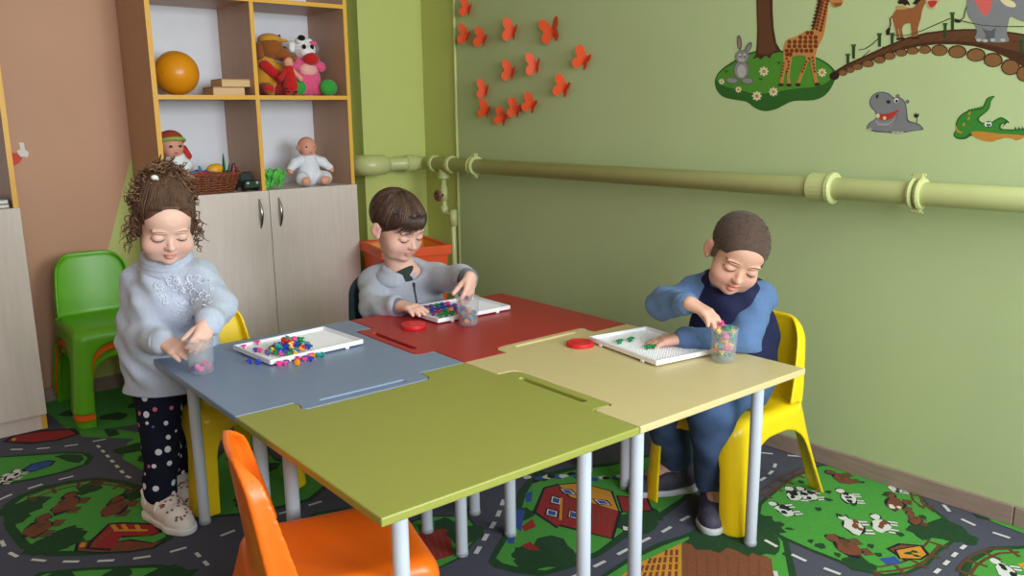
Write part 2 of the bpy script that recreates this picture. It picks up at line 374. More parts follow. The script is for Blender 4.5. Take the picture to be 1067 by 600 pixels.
# ------------------------------------------------------------------ carpet floor with its printed road map
CARPET = [
(2,[-528,200,-540,452,-579,572,-644,653,-742,703,-900,724,-1192,717,-1312,682,-1392,617,-1444,518,-1469,368,-1469,33,-1444,-118,-1392,-217,-1312,-282,-1192,-317,-900,-324,-742,-303,-644,-253,-579,-172,-540,-52]),
(1,[-550,200,-562,440,-599,554,-661,631,-754,679,-905,699,-1183,692,-1297,659,-1373,597,-1423,503,-1447,360,-1447,40,-1423,-103,-1374,-197,-1297,-259,-1183,-292,-905,-299,-754,-279,-661,-231,-599,-154,-562,-40]),
(2,'w',-1141,226,49,12,0.3,1.0,0),
(2,'w',-1070,262,49,12,0.3,1.0,0),
(2,'w',-932,-60,49,12,0.3,1.0,0),
(2,'w',-1262,402,49,12,0.3,1.0,0),
(4,'w',-1108,67,38,12,0.3,1.5,0),
(4,'w',-776,185,38,12,0.3,1.5,0),
(2,[-480,1500,-491,1752,-525,1872,-584,1953,-670,2003,-811,2024,-1070,2017,-1177,1982,-1249,1917,-1295,1818,-1317,1668,-1317,1333,-1295,1182,-1249,1083,-1177,1018,-1071,983,-812,976,-671,997,-584,1047,-525,1128,-491,1248]),
(1,[-500,1500,-511,1740,-543,1854,-599,1931,-681,1979,-816,1999,-1062,1992,-1164,1959,-1232,1897,-1276,1803,-1297,1660,-1297,1340,-1276,1197,-1232,1103,-1164,1041,-1062,1008,-816,1001,-681,1021,-599,1069,-543,1146,-511,1260]),
(2,'w',-738,1485,49,12,0.3,1.0,0),
(2,'w',-833,1290,49,12,0.3,1.0,0),
(2,'w',-835,1720,49,12,0.3,1.0,0),
(2,'w',-888,1644,49,12,0.3,1.0,0),
(4,'w',-831,1282,38,12,0.3,1.5,0),
(4,'w',-796,1545,38,12,0.3,1.5,0),
(2,[520,200,509,377,475,460,416,517,330,552,189,567,-70,562,-177,537,-249,492,-295,423,-317,317,-317,83,-295,-23,-249,-92,-177,-137,-71,-162,188,-167,329,-152,416,-117,475,-60,509,23]),
(1,[500,200,489,368,457,448,401,502,319,535,184,549,-62,545,-164,521,-232,478,-276,412,-297,312,-297,88,-276,-12,-232,-78,-164,-121,-62,-145,184,-149,319,-135,401,-102,457,-48,489,32]),
(2,'w',4,3,49,12,0.3,1.0,0),
(2,'w',275,188,49,12,0.3,1.0,0),
(2,'w',205,359,49,12,0.3,1.0,0),
(2,'w',202,376,49,12,0.3,1.0,0),
(4,'w',57,305,38,12,0.3,1.5,0),
(4,'w',77,352,38,12,0.3,1.5,0),
(2,[1625,-400,1611,-198,1568,-102,1495,-38,1387,2,1211,19,887,14,754,-15,664,-67,607,-145,579,-266,579,-534,607,-654,664,-733,754,-785,887,-814,1211,-819,1387,-802,1495,-762,1568,-698,1611,-602]),
(1,[1600,-400,1587,-208,1546,-117,1477,-55,1373,-17,1205,-1,897,-6,770,-33,685,-83,630,-158,603,-272,603,-528,630,-642,685,-717,770,-767,897,-794,1205,-799,1373,-783,1477,-745,1546,-684,1587,-592]),
(2,'w',1327,-593,49,12,0.3,1.0,0),
(2,'w',881,-535,49,12,0.3,1.0,0),
(2,'w',1379,-430,49,12,0.3,1.0,0),
(2,'w',1175,-495,49,12,0.3,1.0,0),
(4,'w',1103,-445,38,12,0.3,1.5,0),
(4,'w',1025,-365,38,12,0.3,1.5,0),
(2,[2520,-500,2509,-248,2475,-128,2416,-47,2330,3,2189,24,1930,17,1823,-18,1751,-83,1705,-182,1683,-332,1683,-667,1705,-818,1751,-917,1823,-982,1929,-1017,2188,-1024,2329,-1003,2416,-953,2475,-872,2509,-752]),
(1,[2500,-500,2489,-260,2457,-146,2401,-69,2319,-21,2184,-1,1938,-8,1836,-41,1768,-103,1724,-197,1703,-340,1703,-660,1724,-803,1768,-897,1836,-959,1938,-992,2184,-999,2319,-979,2401,-931,2457,-854,2489,-740]),
(2,'w',2140,-257,49,12,0.3,1.0,0),
(2,'w',2187,-242,49,12,0.3,1.0,0),
(2,'w',2271,-205,49,12,0.3,1.0,0),
(2,'w',2182,-702,49,12,0.3,1.0,0),
(4,'w',2244,-267,38,12,0.3,1.5,0),
(4,'w',2261,-465,38,12,0.3,1.5,0),
(2,[-528,2900,-540,3152,-579,3272,-644,3353,-742,3403,-900,3424,-1192,3417,-1312,3382,-1392,3317,-1444,3218,-1469,3068,-1469,2733,-1444,2582,-1392,2483,-1312,2418,-1192,2383,-900,2376,-742,2397,-644,2447,-579,2528,-540,2648]),
(1,[-550,2900,-562,3140,-599,3254,-661,3331,-754,3379,-905,3399,-1183,3392,-1297,3359,-1373,3297,-1423,3203,-1447,3060,-1447,2740,-1423,2597,-1374,2503,-1297,2441,-1183,2408,-905,2401,-754,2421,-661,2469,-599,2546,-562,2660]),
(2,'w',-884,2726,49,12,0.3,1.0,0),
(2,'w',-820,2944,49,12,0.3,1.0,0),
(2,'w',-1116,2638,49,12,0.3,1.0,0),
(2,'w',-808,3193,49,12,0.3,1.0,0),
(4,'w',-1185,3050,38,12,0.3,1.5,0),
(4,'w',-1040,2725,38,12,0.3,1.5,0),
(2,[625,-1100,611,-923,568,-840,495,-783,387,-748,211,-733,-113,-738,-246,-763,-336,-808,-393,-877,-421,-983,-421,-1217,-393,-1323,-336,-1392,-246,-1437,-113,-1462,211,-1467,387,-1452,495,-1417,568,-1360,611,-1277]),
(1,[600,-1100,587,-932,546,-852,477,-798,373,-765,205,-751,-103,-755,-230,-779,-315,-822,-370,-888,-397,-988,-397,-1212,-370,-1312,-315,-1378,-230,-1421,-103,-1445,205,-1449,373,-1435,477,-1402,546,-1348,587,-1268]),
(2,'w',-23,-987,49,12,0.3,1.0,0),
(2,'w',323,-1291,49,12,0.3,1.0,0),
(2,'w',168,-1291,49,12,0.3,1.0,0),
(2,'w',231,-1170,49,12,0.3,1.0,0),
(4,'w',290,-931,38,12,0.3,1.5,0),
(4,'w',102,-925,38,12,0.3,1.5,0),
(2,[565,1350,557,1491,531,1558,487,1604,422,1632,316,1644,122,1640,42,1620,-11,1583,-46,1528,-63,1444,-63,1256,-46,1172,-11,1117,42,1080,122,1060,316,1056,422,1068,487,1096,531,1142,557,1209]),
(1,[550,1350,542,1485,518,1548,476,1592,414,1618,313,1630,128,1626,52,1607,1,1572,-32,1520,-48,1439,-48,1261,-32,1180,1,1128,52,1093,128,1074,313,1070,414,1082,476,1108,518,1152,542,1215]),
(2,'w',181,1207,49,12,0.3,1.0,0),
(2,'w',285,1192,49,12,0.3,1.0,0),
(2,'w',141,1319,49,12,0.3,1.0,0),
(2,'w',289,1234,49,12,0.3,1.0,0),
(4,'w',112,1452,38,12,0.3,1.5,0),
(4,'w',194,1478,38,12,0.3,1.5,0),
(1,[680,3920,700,3450,1000,3350,1600,3300,2000,3300,2350,3200,2560,3100,2560,3920]),
(2,'w',750,3708,42,12,0.3,1.0,0),
(2,'w',880,3534,47,12,0.3,1.0,0),
(2,'w',1010,3607,49,12,0.3,1.0,0),
(2,'w',1140,3573,50,12,0.3,1.0,0),
(2,'w',1270,3726,46,12,0.3,1.0,0),
(2,'w',1400,3522,53,12,0.3,1.0,0),
(2,'w',1530,3445,40,12,0.3,1.0,0),
(2,'w',1660,3741,47,12,0.3,1.0,0),
(2,'w',1790,3569,38,12,0.3,1.0,0),
(2,'w',1920,3516,48,12,0.3,1.0,0),
(2,'w',2050,3358,50,12,0.3,1.0,0),
(2,'w',2180,3602,38,12,0.3,1.0,0),
(2,'w',2310,3600,45,12,0.3,1.0,0),
(2,'w',2440,3621,41,12,0.3,1.0,0),
(5,'o',20,[497,3525,533,3567,614,3550,704,3499,711,3430,633,3420,565,3452]),
(6,[509,3540,523,3557,527,3528,513,3511]),
(1,[726,3448,838,3384,904,3266,878,3214,779,3316,720,3385]),
(2,[806,3414,844,3371,836,3309,796,3307]),
(1,'o',20,[318,3431,443,3366,536,3305,622,3253,673,3200,681,3150,652,3096,574,3080,492,3088,429,3102,275,3116]),
(2,[594,3246,629,3241,671,3192,668,3145,644,3118,618,3158]),
(7,'o',10,[487,3189,518,3217,561,3216,578,3194,558,3165,513,3153,489,3157]),
(8,'c',10,411,3137,31,0.92,3),
(8,'c',10,446,3153,31,0.94,3),
(1,'o',30,[391,2894,438,2942,506,2962,577,2948,645,2920,699,2836,735,2726,729,2601,705,2431,691,2366,631,2346,573,2374,472,2453,420,2500,383,2590,375,2729]),
(2,'w',421,2854,62,13,0.3,1.2,0.7),
(2,'w',435,2539,55,13,0.3,1.2,0.7),
(2,'w',401,2542,43,13,0.3,1.2,0.7),
(2,'w',616,2874,38,13,0.3,1.2,0.7),
(2,'w',476,2592,38,13,0.3,1.2,0.7),
(2,'w',470,2536,43,13,0.3,1.2,0.7),
(2,'w',701,2729,38,13,0.3,1.2,0.7),
(2,'w',386,2788,38,13,0.3,1.2,0.7),
(9,'d',0.06,0.0,0.01,[447,2907,507,2928,571,2925,640,2901,694,2818,727,2728]),
(9,'d',0.06,0,0.008,[447,2937,507,2958,571,2955,640,2931,694,2848,727,2758]),
(9,'d',0.012,0.06,0.05,[447,2907,507,2928,571,2925,640,2901,694,2818,727,2728]),
(4,'c',9,522,2787,50,0.9,2),
(4,'c',9,631,2658,50,0.9,2),
(4,'c',9,421,2675,50,0.9,2),
(4,'o',10,[475,2450,491,2497,523,2485,554,2436,600,2416,648,2352,677,2347,640,2328,588,2349,528,2394]),
(5,'o',12,[506,2448,526,2483,590,2553,620,2535,685,2467,685,2405,654,2406,597,2457,551,2398]),
(6,'d',0.05,0,0.012,[595,2549,596,2452]),
(6,'d',0.05,0,0.012,[619,2531,616,2445]),
(6,'d',0.05,0,0.012,[649,2500,642,2417]),
(6,'d',0.05,0,0.012,[589,2508,665,2440]),
(4,'d',0.03,0,0.008,[520,2472,517,2428]),
(4,'d',0.03,0,0.008,[533,2485,531,2441]),
(4,'d',0.03,0,0.008,[547,2498,544,2454]),
(4,'d',0.03,0,0.008,[561,2511,558,2467]),
(4,'d',0.03,0,0.008,[576,2525,572,2480]),
(6,[484,2474,497,2496,506,2484,499,2465,489,2462]),
(3,'d',0.045,0.05,0.011,[410,3481,473,3440,523,3395,572,3361,621,3334,671,3312,728,3304,792,3293]),
(3,'d',0.03,0.03,0.011,[740,3250,739,3120,737,3012,735,2891,749,2826]),
(3,'d',0.045,0.05,0.011,[292,2922,393,2988,446,3002,504,3011,560,3012,617,3010]),
(3,'d',0.045,0.05,0.011,[324,2665,324,2603,330,2546,358,2496,394,2450,429,2414,466,2381,508,2347,555,2313,605,2286,654,2269,713,2262,770,2259]),
(3,'d',0.03,0.03,0.011,[722,2214,722,2135,720,2072]),
(1,'o',20,[305,2356,379,2375,466,2319,603,2214,645,2167,656,2076,511,1783,242,2023]),
(2,'w',389,2333,43,12,0.3,1.0,0),
(2,'w',513,2239,43,12,0.3,1.0,0),
(2,'w',616,2165,43,12,0.3,1.0,0),
(2,'w',644,2122,43,12,0.3,1.0,0),
(1,[834,3200,899,3251,983,3136,972,2935,868,2806,791,2906,771,3051]),
(2,'w',832,3130,55,12,0.3,1.0,0),
(2,'w',873,2958,74,12,0.3,1.0,0),
(1,'o',20,[962,2746,1114,2917,1212,2913,1172,2665,1243,2491,1197,2361,1114,2311,1032,2324,939,2350,857,2396]),
(2,'w',1090,2777,43,12,0.3,1.0,0),
(2,'w',1063,2582,43,12,0.3,1.0,0),
(2,'w',1131,2628,43,12,0.3,1.0,0),
(2,'w',959,2420,43,12,0.3,1.0,0),
(4,'w',1141,2810,38,12,0.3,1.0,0),
(4,'w',1142,2730,38,12,0.3,1.0,0),
(3,'d',0.045,0.05,0.011,[812,2262,904,2271,989,2277,1060,2270,1133,2263,1213,2283]),
(1,'o',20,[993,2138,1084,2191,1166,2160,1183,2074,1114,1978,998,1937,916,1966]),
(1,'o',30,[1330,1628,1402,1675,1502,1736,1656,1869,1747,1927,1904,1893,2016,1834,2190,1792,2227,1729,2158,1620,2015,1520,1834,1495,1718,1500,1568,1469,1463,1473,1386,1491,1347,1548,1326,1597]),
(2,'w',1414,1561,55,14,0.28,1.2,0.4),
(2,'w',1454,1543,74,14,0.28,1.2,0.4),
(2,'w',1471,1501,43,14,0.28,1.2,0.4),
(2,'w',1411,1600,38,14,0.28,1.2,0.4),
(2,'w',1774,1510,62,14,0.28,1.2,0.4),
(2,'w',1834,1521,49,14,0.28,1.2,0.4),
(2,'w',1549,1778,38,14,0.28,1.2,0.4),
(2,'w',1779,1937,38,14,0.28,1.2,0.4),
(7,[1560,1814,1578,1787,1480,1694,1486,1729]),
(7,[1653,1872,1684,1869,1632,1818,1615,1822]),
(7,[1426,1692,1447,1683,1418,1655,1406,1669]),
(8,'w',1741,1960,16,7,0.3,1.0,0),
(10,'w',1743,1920,16,7,0.3,1.0,0),
(7,'w',1769,1927,16,7,0.3,1.0,0),
(8,'w',1793,1916,16,7,0.3,1.0,0),
(10,'w',1809,1908,16,7,0.3,1.0,0),
(7,'w',1820,1890,16,7,0.3,1.0,0),
(8,'w',1842,1885,16,7,0.3,1.0,0),
(10,'w',1874,1879,16,7,0.3,1.0,0),
(7,'w',1872,1852,16,7,0.3,1.0,0),
(8,'w',1866,1823,16,7,0.3,1.0,0),
(10,'w',1888,1807,16,7,0.3,1.0,0),
(7,'w',1895,1797,16,7,0.3,1.0,0),
(8,'w',1926,1790,16,7,0.3,1.0,0),
(10,'w',1934,1777,16,7,0.3,1.0,0),
(7,'w',1955,1759,16,7,0.3,1.0,0),
(8,'w',1980,1754,16,7,0.3,1.0,0),
(5,[1500,1716,1557,1729,1533,1686,1488,1686]),
(5,[1427,1633,1460,1633,1448,1577,1427,1602]),
(5,'o',12,[1596,1755,1726,1855,1779,1845,1745,1764,1784,1589,1647,1493,1595,1648,1580,1644]),
(6,'o',8,[1779,1845,1841,1807,1870,1700,1787,1592,1746,1758]),
(5,'o',10,[1861,1659,1913,1588,1865,1528,1796,1579]),
(8,'o',8,[1706,1800,1713,1769,1684,1743,1674,1771]),
(7,[1703,1792,1709,1769,1687,1750,1679,1771]),
(8,'o',8,[1635,1746,1646,1714,1619,1690,1608,1722]),
(7,[1633,1739,1641,1715,1621,1697,1613,1721]),
(8,'o',8,[1679,1693,1687,1666,1656,1639,1647,1665]),
(7,[1676,1686,1682,1666,1659,1646,1652,1665]),
(8,'o',8,[1692,1650,1700,1626,1667,1598,1660,1623]),
(7,[1689,1643,1695,1625,1670,1604,1665,1623]),
(8,'o',8,[1763,1822,1781,1793,1771,1760,1752,1787]),
(7,[1764,1814,1777,1793,1769,1768,1755,1788]),
(8,'o',8,[1789,1695,1808,1664,1799,1635,1778,1663]),
(7,[1790,1687,1805,1664,1798,1642,1782,1663]),
(6,'d',0.03,0,0.008,[1721,1773,1597,1650]),
(4,'d',0.04,0,0.004,[1721,1750,1606,1642]),
(4,'d',0.04,0,0.004,[1727,1732,1611,1625]),
(4,'d',0.04,0,0.004,[1733,1713,1617,1607]),
(4,'d',0.04,0,0.004,[1739,1695,1622,1590]),
(4,'d',0.04,0,0.004,[1745,1677,1628,1572]),
(4,'d',0.04,0,0.004,[1751,1659,1633,1555]),
(4,'d',0.04,0,0.004,[1757,1641,1639,1538]),
(4,'d',0.04,0,0.004,[1763,1623,1644,1521]),
(4,'d',0.04,0,0.004,[1769,1605,1650,1505]),
(8,'o',6,[1725,1518,1732,1503,1715,1490,1708,1500]),
(1,'o',10,[1231,1959,1333,1949,1418,1872,1380,1763,1259,1701,1152,1693,1112,1729]),
(5,[1221,1897,1347,1859,1249,1719,1187,1731,1166,1749]),
(4,'d',0.03,0,0.006,[1226,1886,1177,1746]),
(4,'d',0.03,0,0.006,[1247,1880,1191,1741]),
(4,'d',0.03,0,0.006,[1267,1873,1206,1735]),
(4,'d',0.03,0,0.006,[1288,1867,1220,1729]),
(4,'d',0.03,0,0.006,[1308,1861,1235,1723]),
(4,'d',0.03,0,0.006,[1329,1854,1250,1717]),
(2,'w',1355,1785,55,13,0.25,1.0,0),
(2,'w',1340,1881,38,13,0.25,1.0,0),
(3,'d',0.04,0.035,0.014,[1303,1684,1348,1714,1401,1751,1450,1783,1502,1822,1554,1866,1594,1901]),
(3,'d',0.045,0.05,0.011,[1307,1425,1374,1420,1488,1417,1543,1417,1600,1418,1714,1420,1788,1416,1893,1425,1979,1425]),
(1,'o',20,[1382,1351,1491,1362,1605,1371,1725,1364,1871,1340,1996,1308,2046,1252,1993,1155,1845,1045,1678,937,1303,1272]),
(6,[1423,1314,1570,1349,1771,1339,1483,1112,1342,1237]),
(11,[1774,1339,1856,1329,1878,1226,1888,1123,1654,958,1483,1112]),
(4,'d',0.03,0.008,0.008,[1407,1277,1587,1348]),
(4,'d',0.03,0.008,0.008,[1422,1263,1608,1348]),
(4,'d',0.03,0.008,0.008,[1438,1249,1629,1347]),
(4,'d',0.03,0.008,0.008,[1453,1236,1650,1347]),
(4,'d',0.03,0.008,0.008,[1468,1222,1671,1346]),
(4,'d',0.03,0.008,0.008,[1483,1209,1693,1345]),
(4,'d',0.03,0.008,0.008,[1499,1195,1714,1345]),
(4,'d',0.03,0.008,0.008,[1514,1181,1736,1344]),
(4,'d',0.03,0.008,0.008,[1529,1168,1759,1344]),
(4,'d',0.05,0.0,0.005,[1493,1103,1753,1307]),
(4,'d',0.05,0.0,0.005,[1511,1086,1770,1285]),
(4,'d',0.05,0.0,0.005,[1530,1069,1788,1263]),
(4,'d',0.05,0.0,0.005,[1548,1053,1805,1241]),
(4,'d',0.05,0.0,0.005,[1567,1036,1822,1219]),
(4,'d',0.05,0.0,0.005,[1585,1020,1840,1197]),
(4,'d',0.05,0.0,0.005,[1604,1003,1857,1176]),
(4,'d',0.05,0.0,0.005,[1622,987,1874,1154]),
(2,'w',1869,1293,62,14,0.28,1.3,0.4),
(2,'w',1924,1243,68,14,0.28,1.3,0.4),
(2,'w',1931,1177,49,14,0.28,1.3,0.4),
(2,'w',1831,1317,38,14,0.28,1.3,0.4),
(1,'o',12,[2145,1320,2216,1333,2386,1358,2545,1349,2575,1326,2575,1221,2575,1124,2575,1028,2510,977,2474,925,2420,848,2369,840,2259,846,2173,835,2093,851,2037,883,2017,933,2018,1004,2015,1076,2019,1155,2031,1239,2086,1287]),
(9,'d',0.06,0.0,0.01,[2200,1348,2390,1361,2549,1351]),
(9,'d',0.06,0,0.008,[2200,1378,2390,1391,2549,1381]),
(9,'d',0.012,0.06,0.05,[2200,1348,2390,1361,2549,1351]),
(9,'d',0.06,0.0,0.01,[2571,1025,2520,994,2474,925]),
(9,'d',0.06,0,0.008,[2571,1055,2520,1024,2474,955]),
(9,'d',0.012,0.06,0.05,[2571,1025,2520,994,2474,925]),
(9,'d',0.06,0.0,0.01,[2022,906,2100,854,2180,839,2320,853]),
(9,'d',0.06,0,0.008,[2022,936,2100,884,2180,869,2320,883]),
(9,'d',0.012,0.06,0.05,[2022,906,2100,854,2180,839,2320,853]),
(2,'w',2393,883,55,14,0.28,1.2,0.4),
(2,'w',2391,852,43,14,0.28,1.2,0.4),
(2,'w',2343,917,38,14,0.28,1.2,0.4),
(2,'w',2041,1223,38,14,0.28,1.2,0.4),
(2,'w',2053,1258,38,14,0.28,1.2,0.4),
(2,'w',2034,950,38,14,0.28,1.2,0.4),
(2,'w',2395,816,30,14,0.28,1.2,0.4),
(8,'c',10,2278,1289,35,0.62,5),
(8,'c',10,2314,1257,35,0.87,5),
(8,'c',10,2164,1253,35,1.06,5),
(8,'c',10,2386,1165,35,0.71,5),
(8,'c',10,2562,1099,31,0.53,4),
(4,'c',8,2456,1050,40,0.45,3),
(8,'c',4,2220,1061,40,0.77,4),
(8,'c',4,2287,1012,38,0.5,4),
(4,'c',9,2095,1013,43,1.0,3),
(4,'c',9,2506,1248,38,1.02,3),
(4,'c',9,2393,962,28,0.5,3),
(4,'o',10,[2173,933,2218,923,2251,884,2224,858,2149,876]),
(6,'o',8,[2180,917,2251,884,2218,853,2184,855,2148,891]),
(7,[2101,929,2145,905,2122,875,2087,900]),
(2,'w',2044,1071,12,5,0.5,1.0,0),
(2,'w',2152,975,12,5,0.5,1.0,0),
(2,'w',2381,1229,12,5,0.5,1.0,0),
(2,'w',2053,1071,12,5,0.5,1.0,0),
(2,'w',2246,1189,12,5,0.5,1.0,0),
(2,'w',2258,1127,12,5,0.5,1.0,0),
(2,'w',2037,1011,12,5,0.5,1.0,0),
(2,'w',2385,1326,12,5,0.5,1.0,0),
(2,'w',2209,880,12,5,0.5,1.0,0),
(2,'w',2431,960,12,5,0.5,1.0,0),
(2,'w',2190,869,12,5,0.5,1.0,0),
(2,'w',2052,1101,12,5,0.5,1.0,0),
(2,'w',2274,952,12,5,0.5,1.0,0),
(2,'w',2355,1132,12,5,0.5,1.0,0),
(2,'w',2329,1202,12,5,0.5,1.0,0),
(2,'w',2071,1182,12,5,0.5,1.0,0),
(2,'w',2045,1068,12,5,0.5,1.0,0),
(2,'w',1937,1111,12,5,0.5,1.0,0),
(2,'w',2118,937,12,5,0.5,1.0,0),
(2,'w',2187,889,12,5,0.5,1.0,0),
(2,'w',2525,1191,12,5,0.5,1.0,0),
(2,'w',2492,1095,12,5,0.5,1.0,0),
(1,'o',20,[2177,731,2269,750,2379,738,2447,687,2480,607,2430,469,2138,450,1994,636]),
(9,'d',0.06,0.0,0.01,[2194,732,2277,742,2363,729,2431,681]),
(9,'d',0.06,0,0.008,[2194,762,2277,772,2363,759,2431,711]),
(9,'d',0.012,0.06,0.05,[2194,732,2277,742,2363,729,2431,681]),
(8,'c',10,2286,677,35,0.59,3),
(6,[2348,669,2368,661,2368,632,2322,637]),
(1,[2571,869,2575,809,2575,729,2541,718,2549,799]),
(2,[2571,869,2575,831,2558,810,2546,843]),
(3,'d',0.045,0.05,0.011,[2557,947,2514,906,2494,853,2483,796,2484,743,2485,683,2497,612]),
(3,'d',0.03,0.03,0.011,[2349,802,2293,802,2235,799,2180,797,2128,796,2053,790]),
(3,'d',0.045,0.05,0.011,[1989,1282,1964,1205,1954,1152,1946,1097,1943,1042,1948,986,1953,923]),
(3,'d',0.045,0.05,0.011,[1837,1081,1801,1051,1748,1013]),
(3,'d',0.045,0.05,0.011,[2493,1554,2507,1534,2535,1486,2570,1437,2575,1373]),
(3,'d',0.035,0.03,0.011,[2450,1463,2391,1437,2335,1425,2271,1420,2209,1420]),
]
m_car = [mat('carpet_' + n, c, 0.95, v, s, bump=0.35, bscale=420, spec=0.08, sheen=0.05) for n, c, v, s in (
    ('road', (76, 77, 92), 0.10, 220), ('grass', (72, 150, 58), 0.14, 160), ('bush', (28, 66, 34), 0.2, 120), ('line', (205, 205, 205), 0.05, 200),
    ('brown', (118, 66, 44), 0.2, 160), ('red', (150, 38, 36), 0.14, 160), ('yellow', (205, 140, 40), 0.14, 160), ('blue', (48, 78, 150), 0.12, 160),
    ('white', (210, 210, 205), 0.06, 160), ('fence', (92, 62, 36), 0.15, 160), ('dark', (26, 28, 34), 0.12, 160), ('soil', (126, 74, 46), 0.2, 160))]
b = MB()
b.box((XL, YF, -0.05), (XR, YO, 0.0), 0)
crng = random.Random(11)
PR = lambda q: [(q[i] / 1000, q[i + 1] / 1000) for i in range(0, len(q), 2)]
layer = [0]
def lay(mi, pts):
    layer[0] += 1; z = 0.0002 + 0.0000025 * layer[0]
    b.add([(min(max(x, -1.59), 2.575), min(max(y, -1.59), 3.92), z) for x, y in pts], [tuple(range(len(pts)))], mi)
def blob(cx, cy, r, n=11, j=0.25, st=1.0, ang=0.0):
    o = []
    for k in range(n):
        a = 2 * math.pi * k / n; q = r * (1 + crng.uniform(-j, j)); x, y = q * math.cos(a) * st, q * math.sin(a)
        o.append((cx + x * math.cos(ang) - y * math.sin(ang), cy + x * math.sin(ang) + y * math.cos(ang)))
    return o
def dashes(mi, P, ln, gap, wd):
    P = [np.array(p) for p in P]; s = [0.0]
    for a, c in zip(P, P[1:]): s.append(s[-1] + np.linalg.norm(c - a))
    def at(t):
        for i in range(len(P) - 1):
            if t <= s[i + 1] or i == len(P) - 2: return P[i] + (P[i + 1] - P[i]) * (t - s[i]) / max(s[i + 1] - s[i], 1e-9)
    t = 0.0
    while t + ln <= s[-1]:
        a, c = at(t), at(t + ln); d = (c - a) / max(np.linalg.norm(c - a), 1e-9); n = np.array([-d[1], d[0]]) * wd / 2
        lay(mi, [a - n, c - n, c + n, a + n]); t += ln + gap
def printed_animal(mi, sp, x, y, s, ang, nsp):
    q = np.array([x, y]); e = np.array([math.cos(ang), math.sin(ang)]); n = np.array([-e[1], e[0]])
    for t in (-0.9, -0.45, 0.4, 0.85):
        a = q + e * s * t - n * s * 0.5; c = a - n * s * 0.7; h = e * s * 0.13; lay(10, [a - h * 1.5, c - h * 1.5, c + h * 1.5, a + h * 1.5]); lay(mi, [a - h, c - h, c + h, a + h])
    lay(10, blob(*q, s * 0.74, 12, 0.2, 1.7, ang)); lay(10, blob(*(q + e * s * 1.4 + n * s * 0.35), s * 0.5, 8, 0.2, 1.2, ang))
    lay(mi, blob(*q, s * 0.64, 12, 0.18, 1.7, ang)); lay(mi, blob(*(q + e * s * 1.4 + n * s * 0.35), s * 0.4, 8, 0.2, 1.2, ang))
    for k in range(nsp): lay(sp, blob(*(q + e * crng.uniform(-1, 1) * s * 0.9 + n * crng.uniform(-0.4, 0.4) * s), s * crng.uniform(0.15, 0.3), 7, 0.3, 1.4, ang))
for rec in CARPET:
    mi = rec[0]
    if rec[1] == 'w': lay(mi, blob(rec[2] / 1000, rec[3] / 1000, rec[4] / 1000, *rec[5:]))
    elif rec[1] == 'd': dashes(mi, PR(rec[5]), *rec[2:5])
    elif rec[1] == 'c': printed_animal(mi, rec[2], rec[3] / 1000, rec[4] / 1000, rec[5] / 1000, rec[6], rec[7])
    elif rec[1] == 'o':
        P = np.array(PR(rec[3])); m = P.mean(0); d = P - m
        lay(2 if mi == 1 else 10, m + d * (1 + rec[2] / 1000 / np.linalg.norm(d, axis=1, keepdims=True))); lay(mi, P)
    else: lay(mi, PR(rec[1]))
fo = b.build('floor', m_car); fo['kind'] = 'structure'
me = fo.data
bm = bmesh.new(); bm.from_mesh(me)
for f in bm.faces:
    if abs(f.normal.z) > 0.9 and f.normal.z < 0 and f.calc_center_median().z > -0.01: f.normal_flip()
bm.to_mesh(me); bm.free()

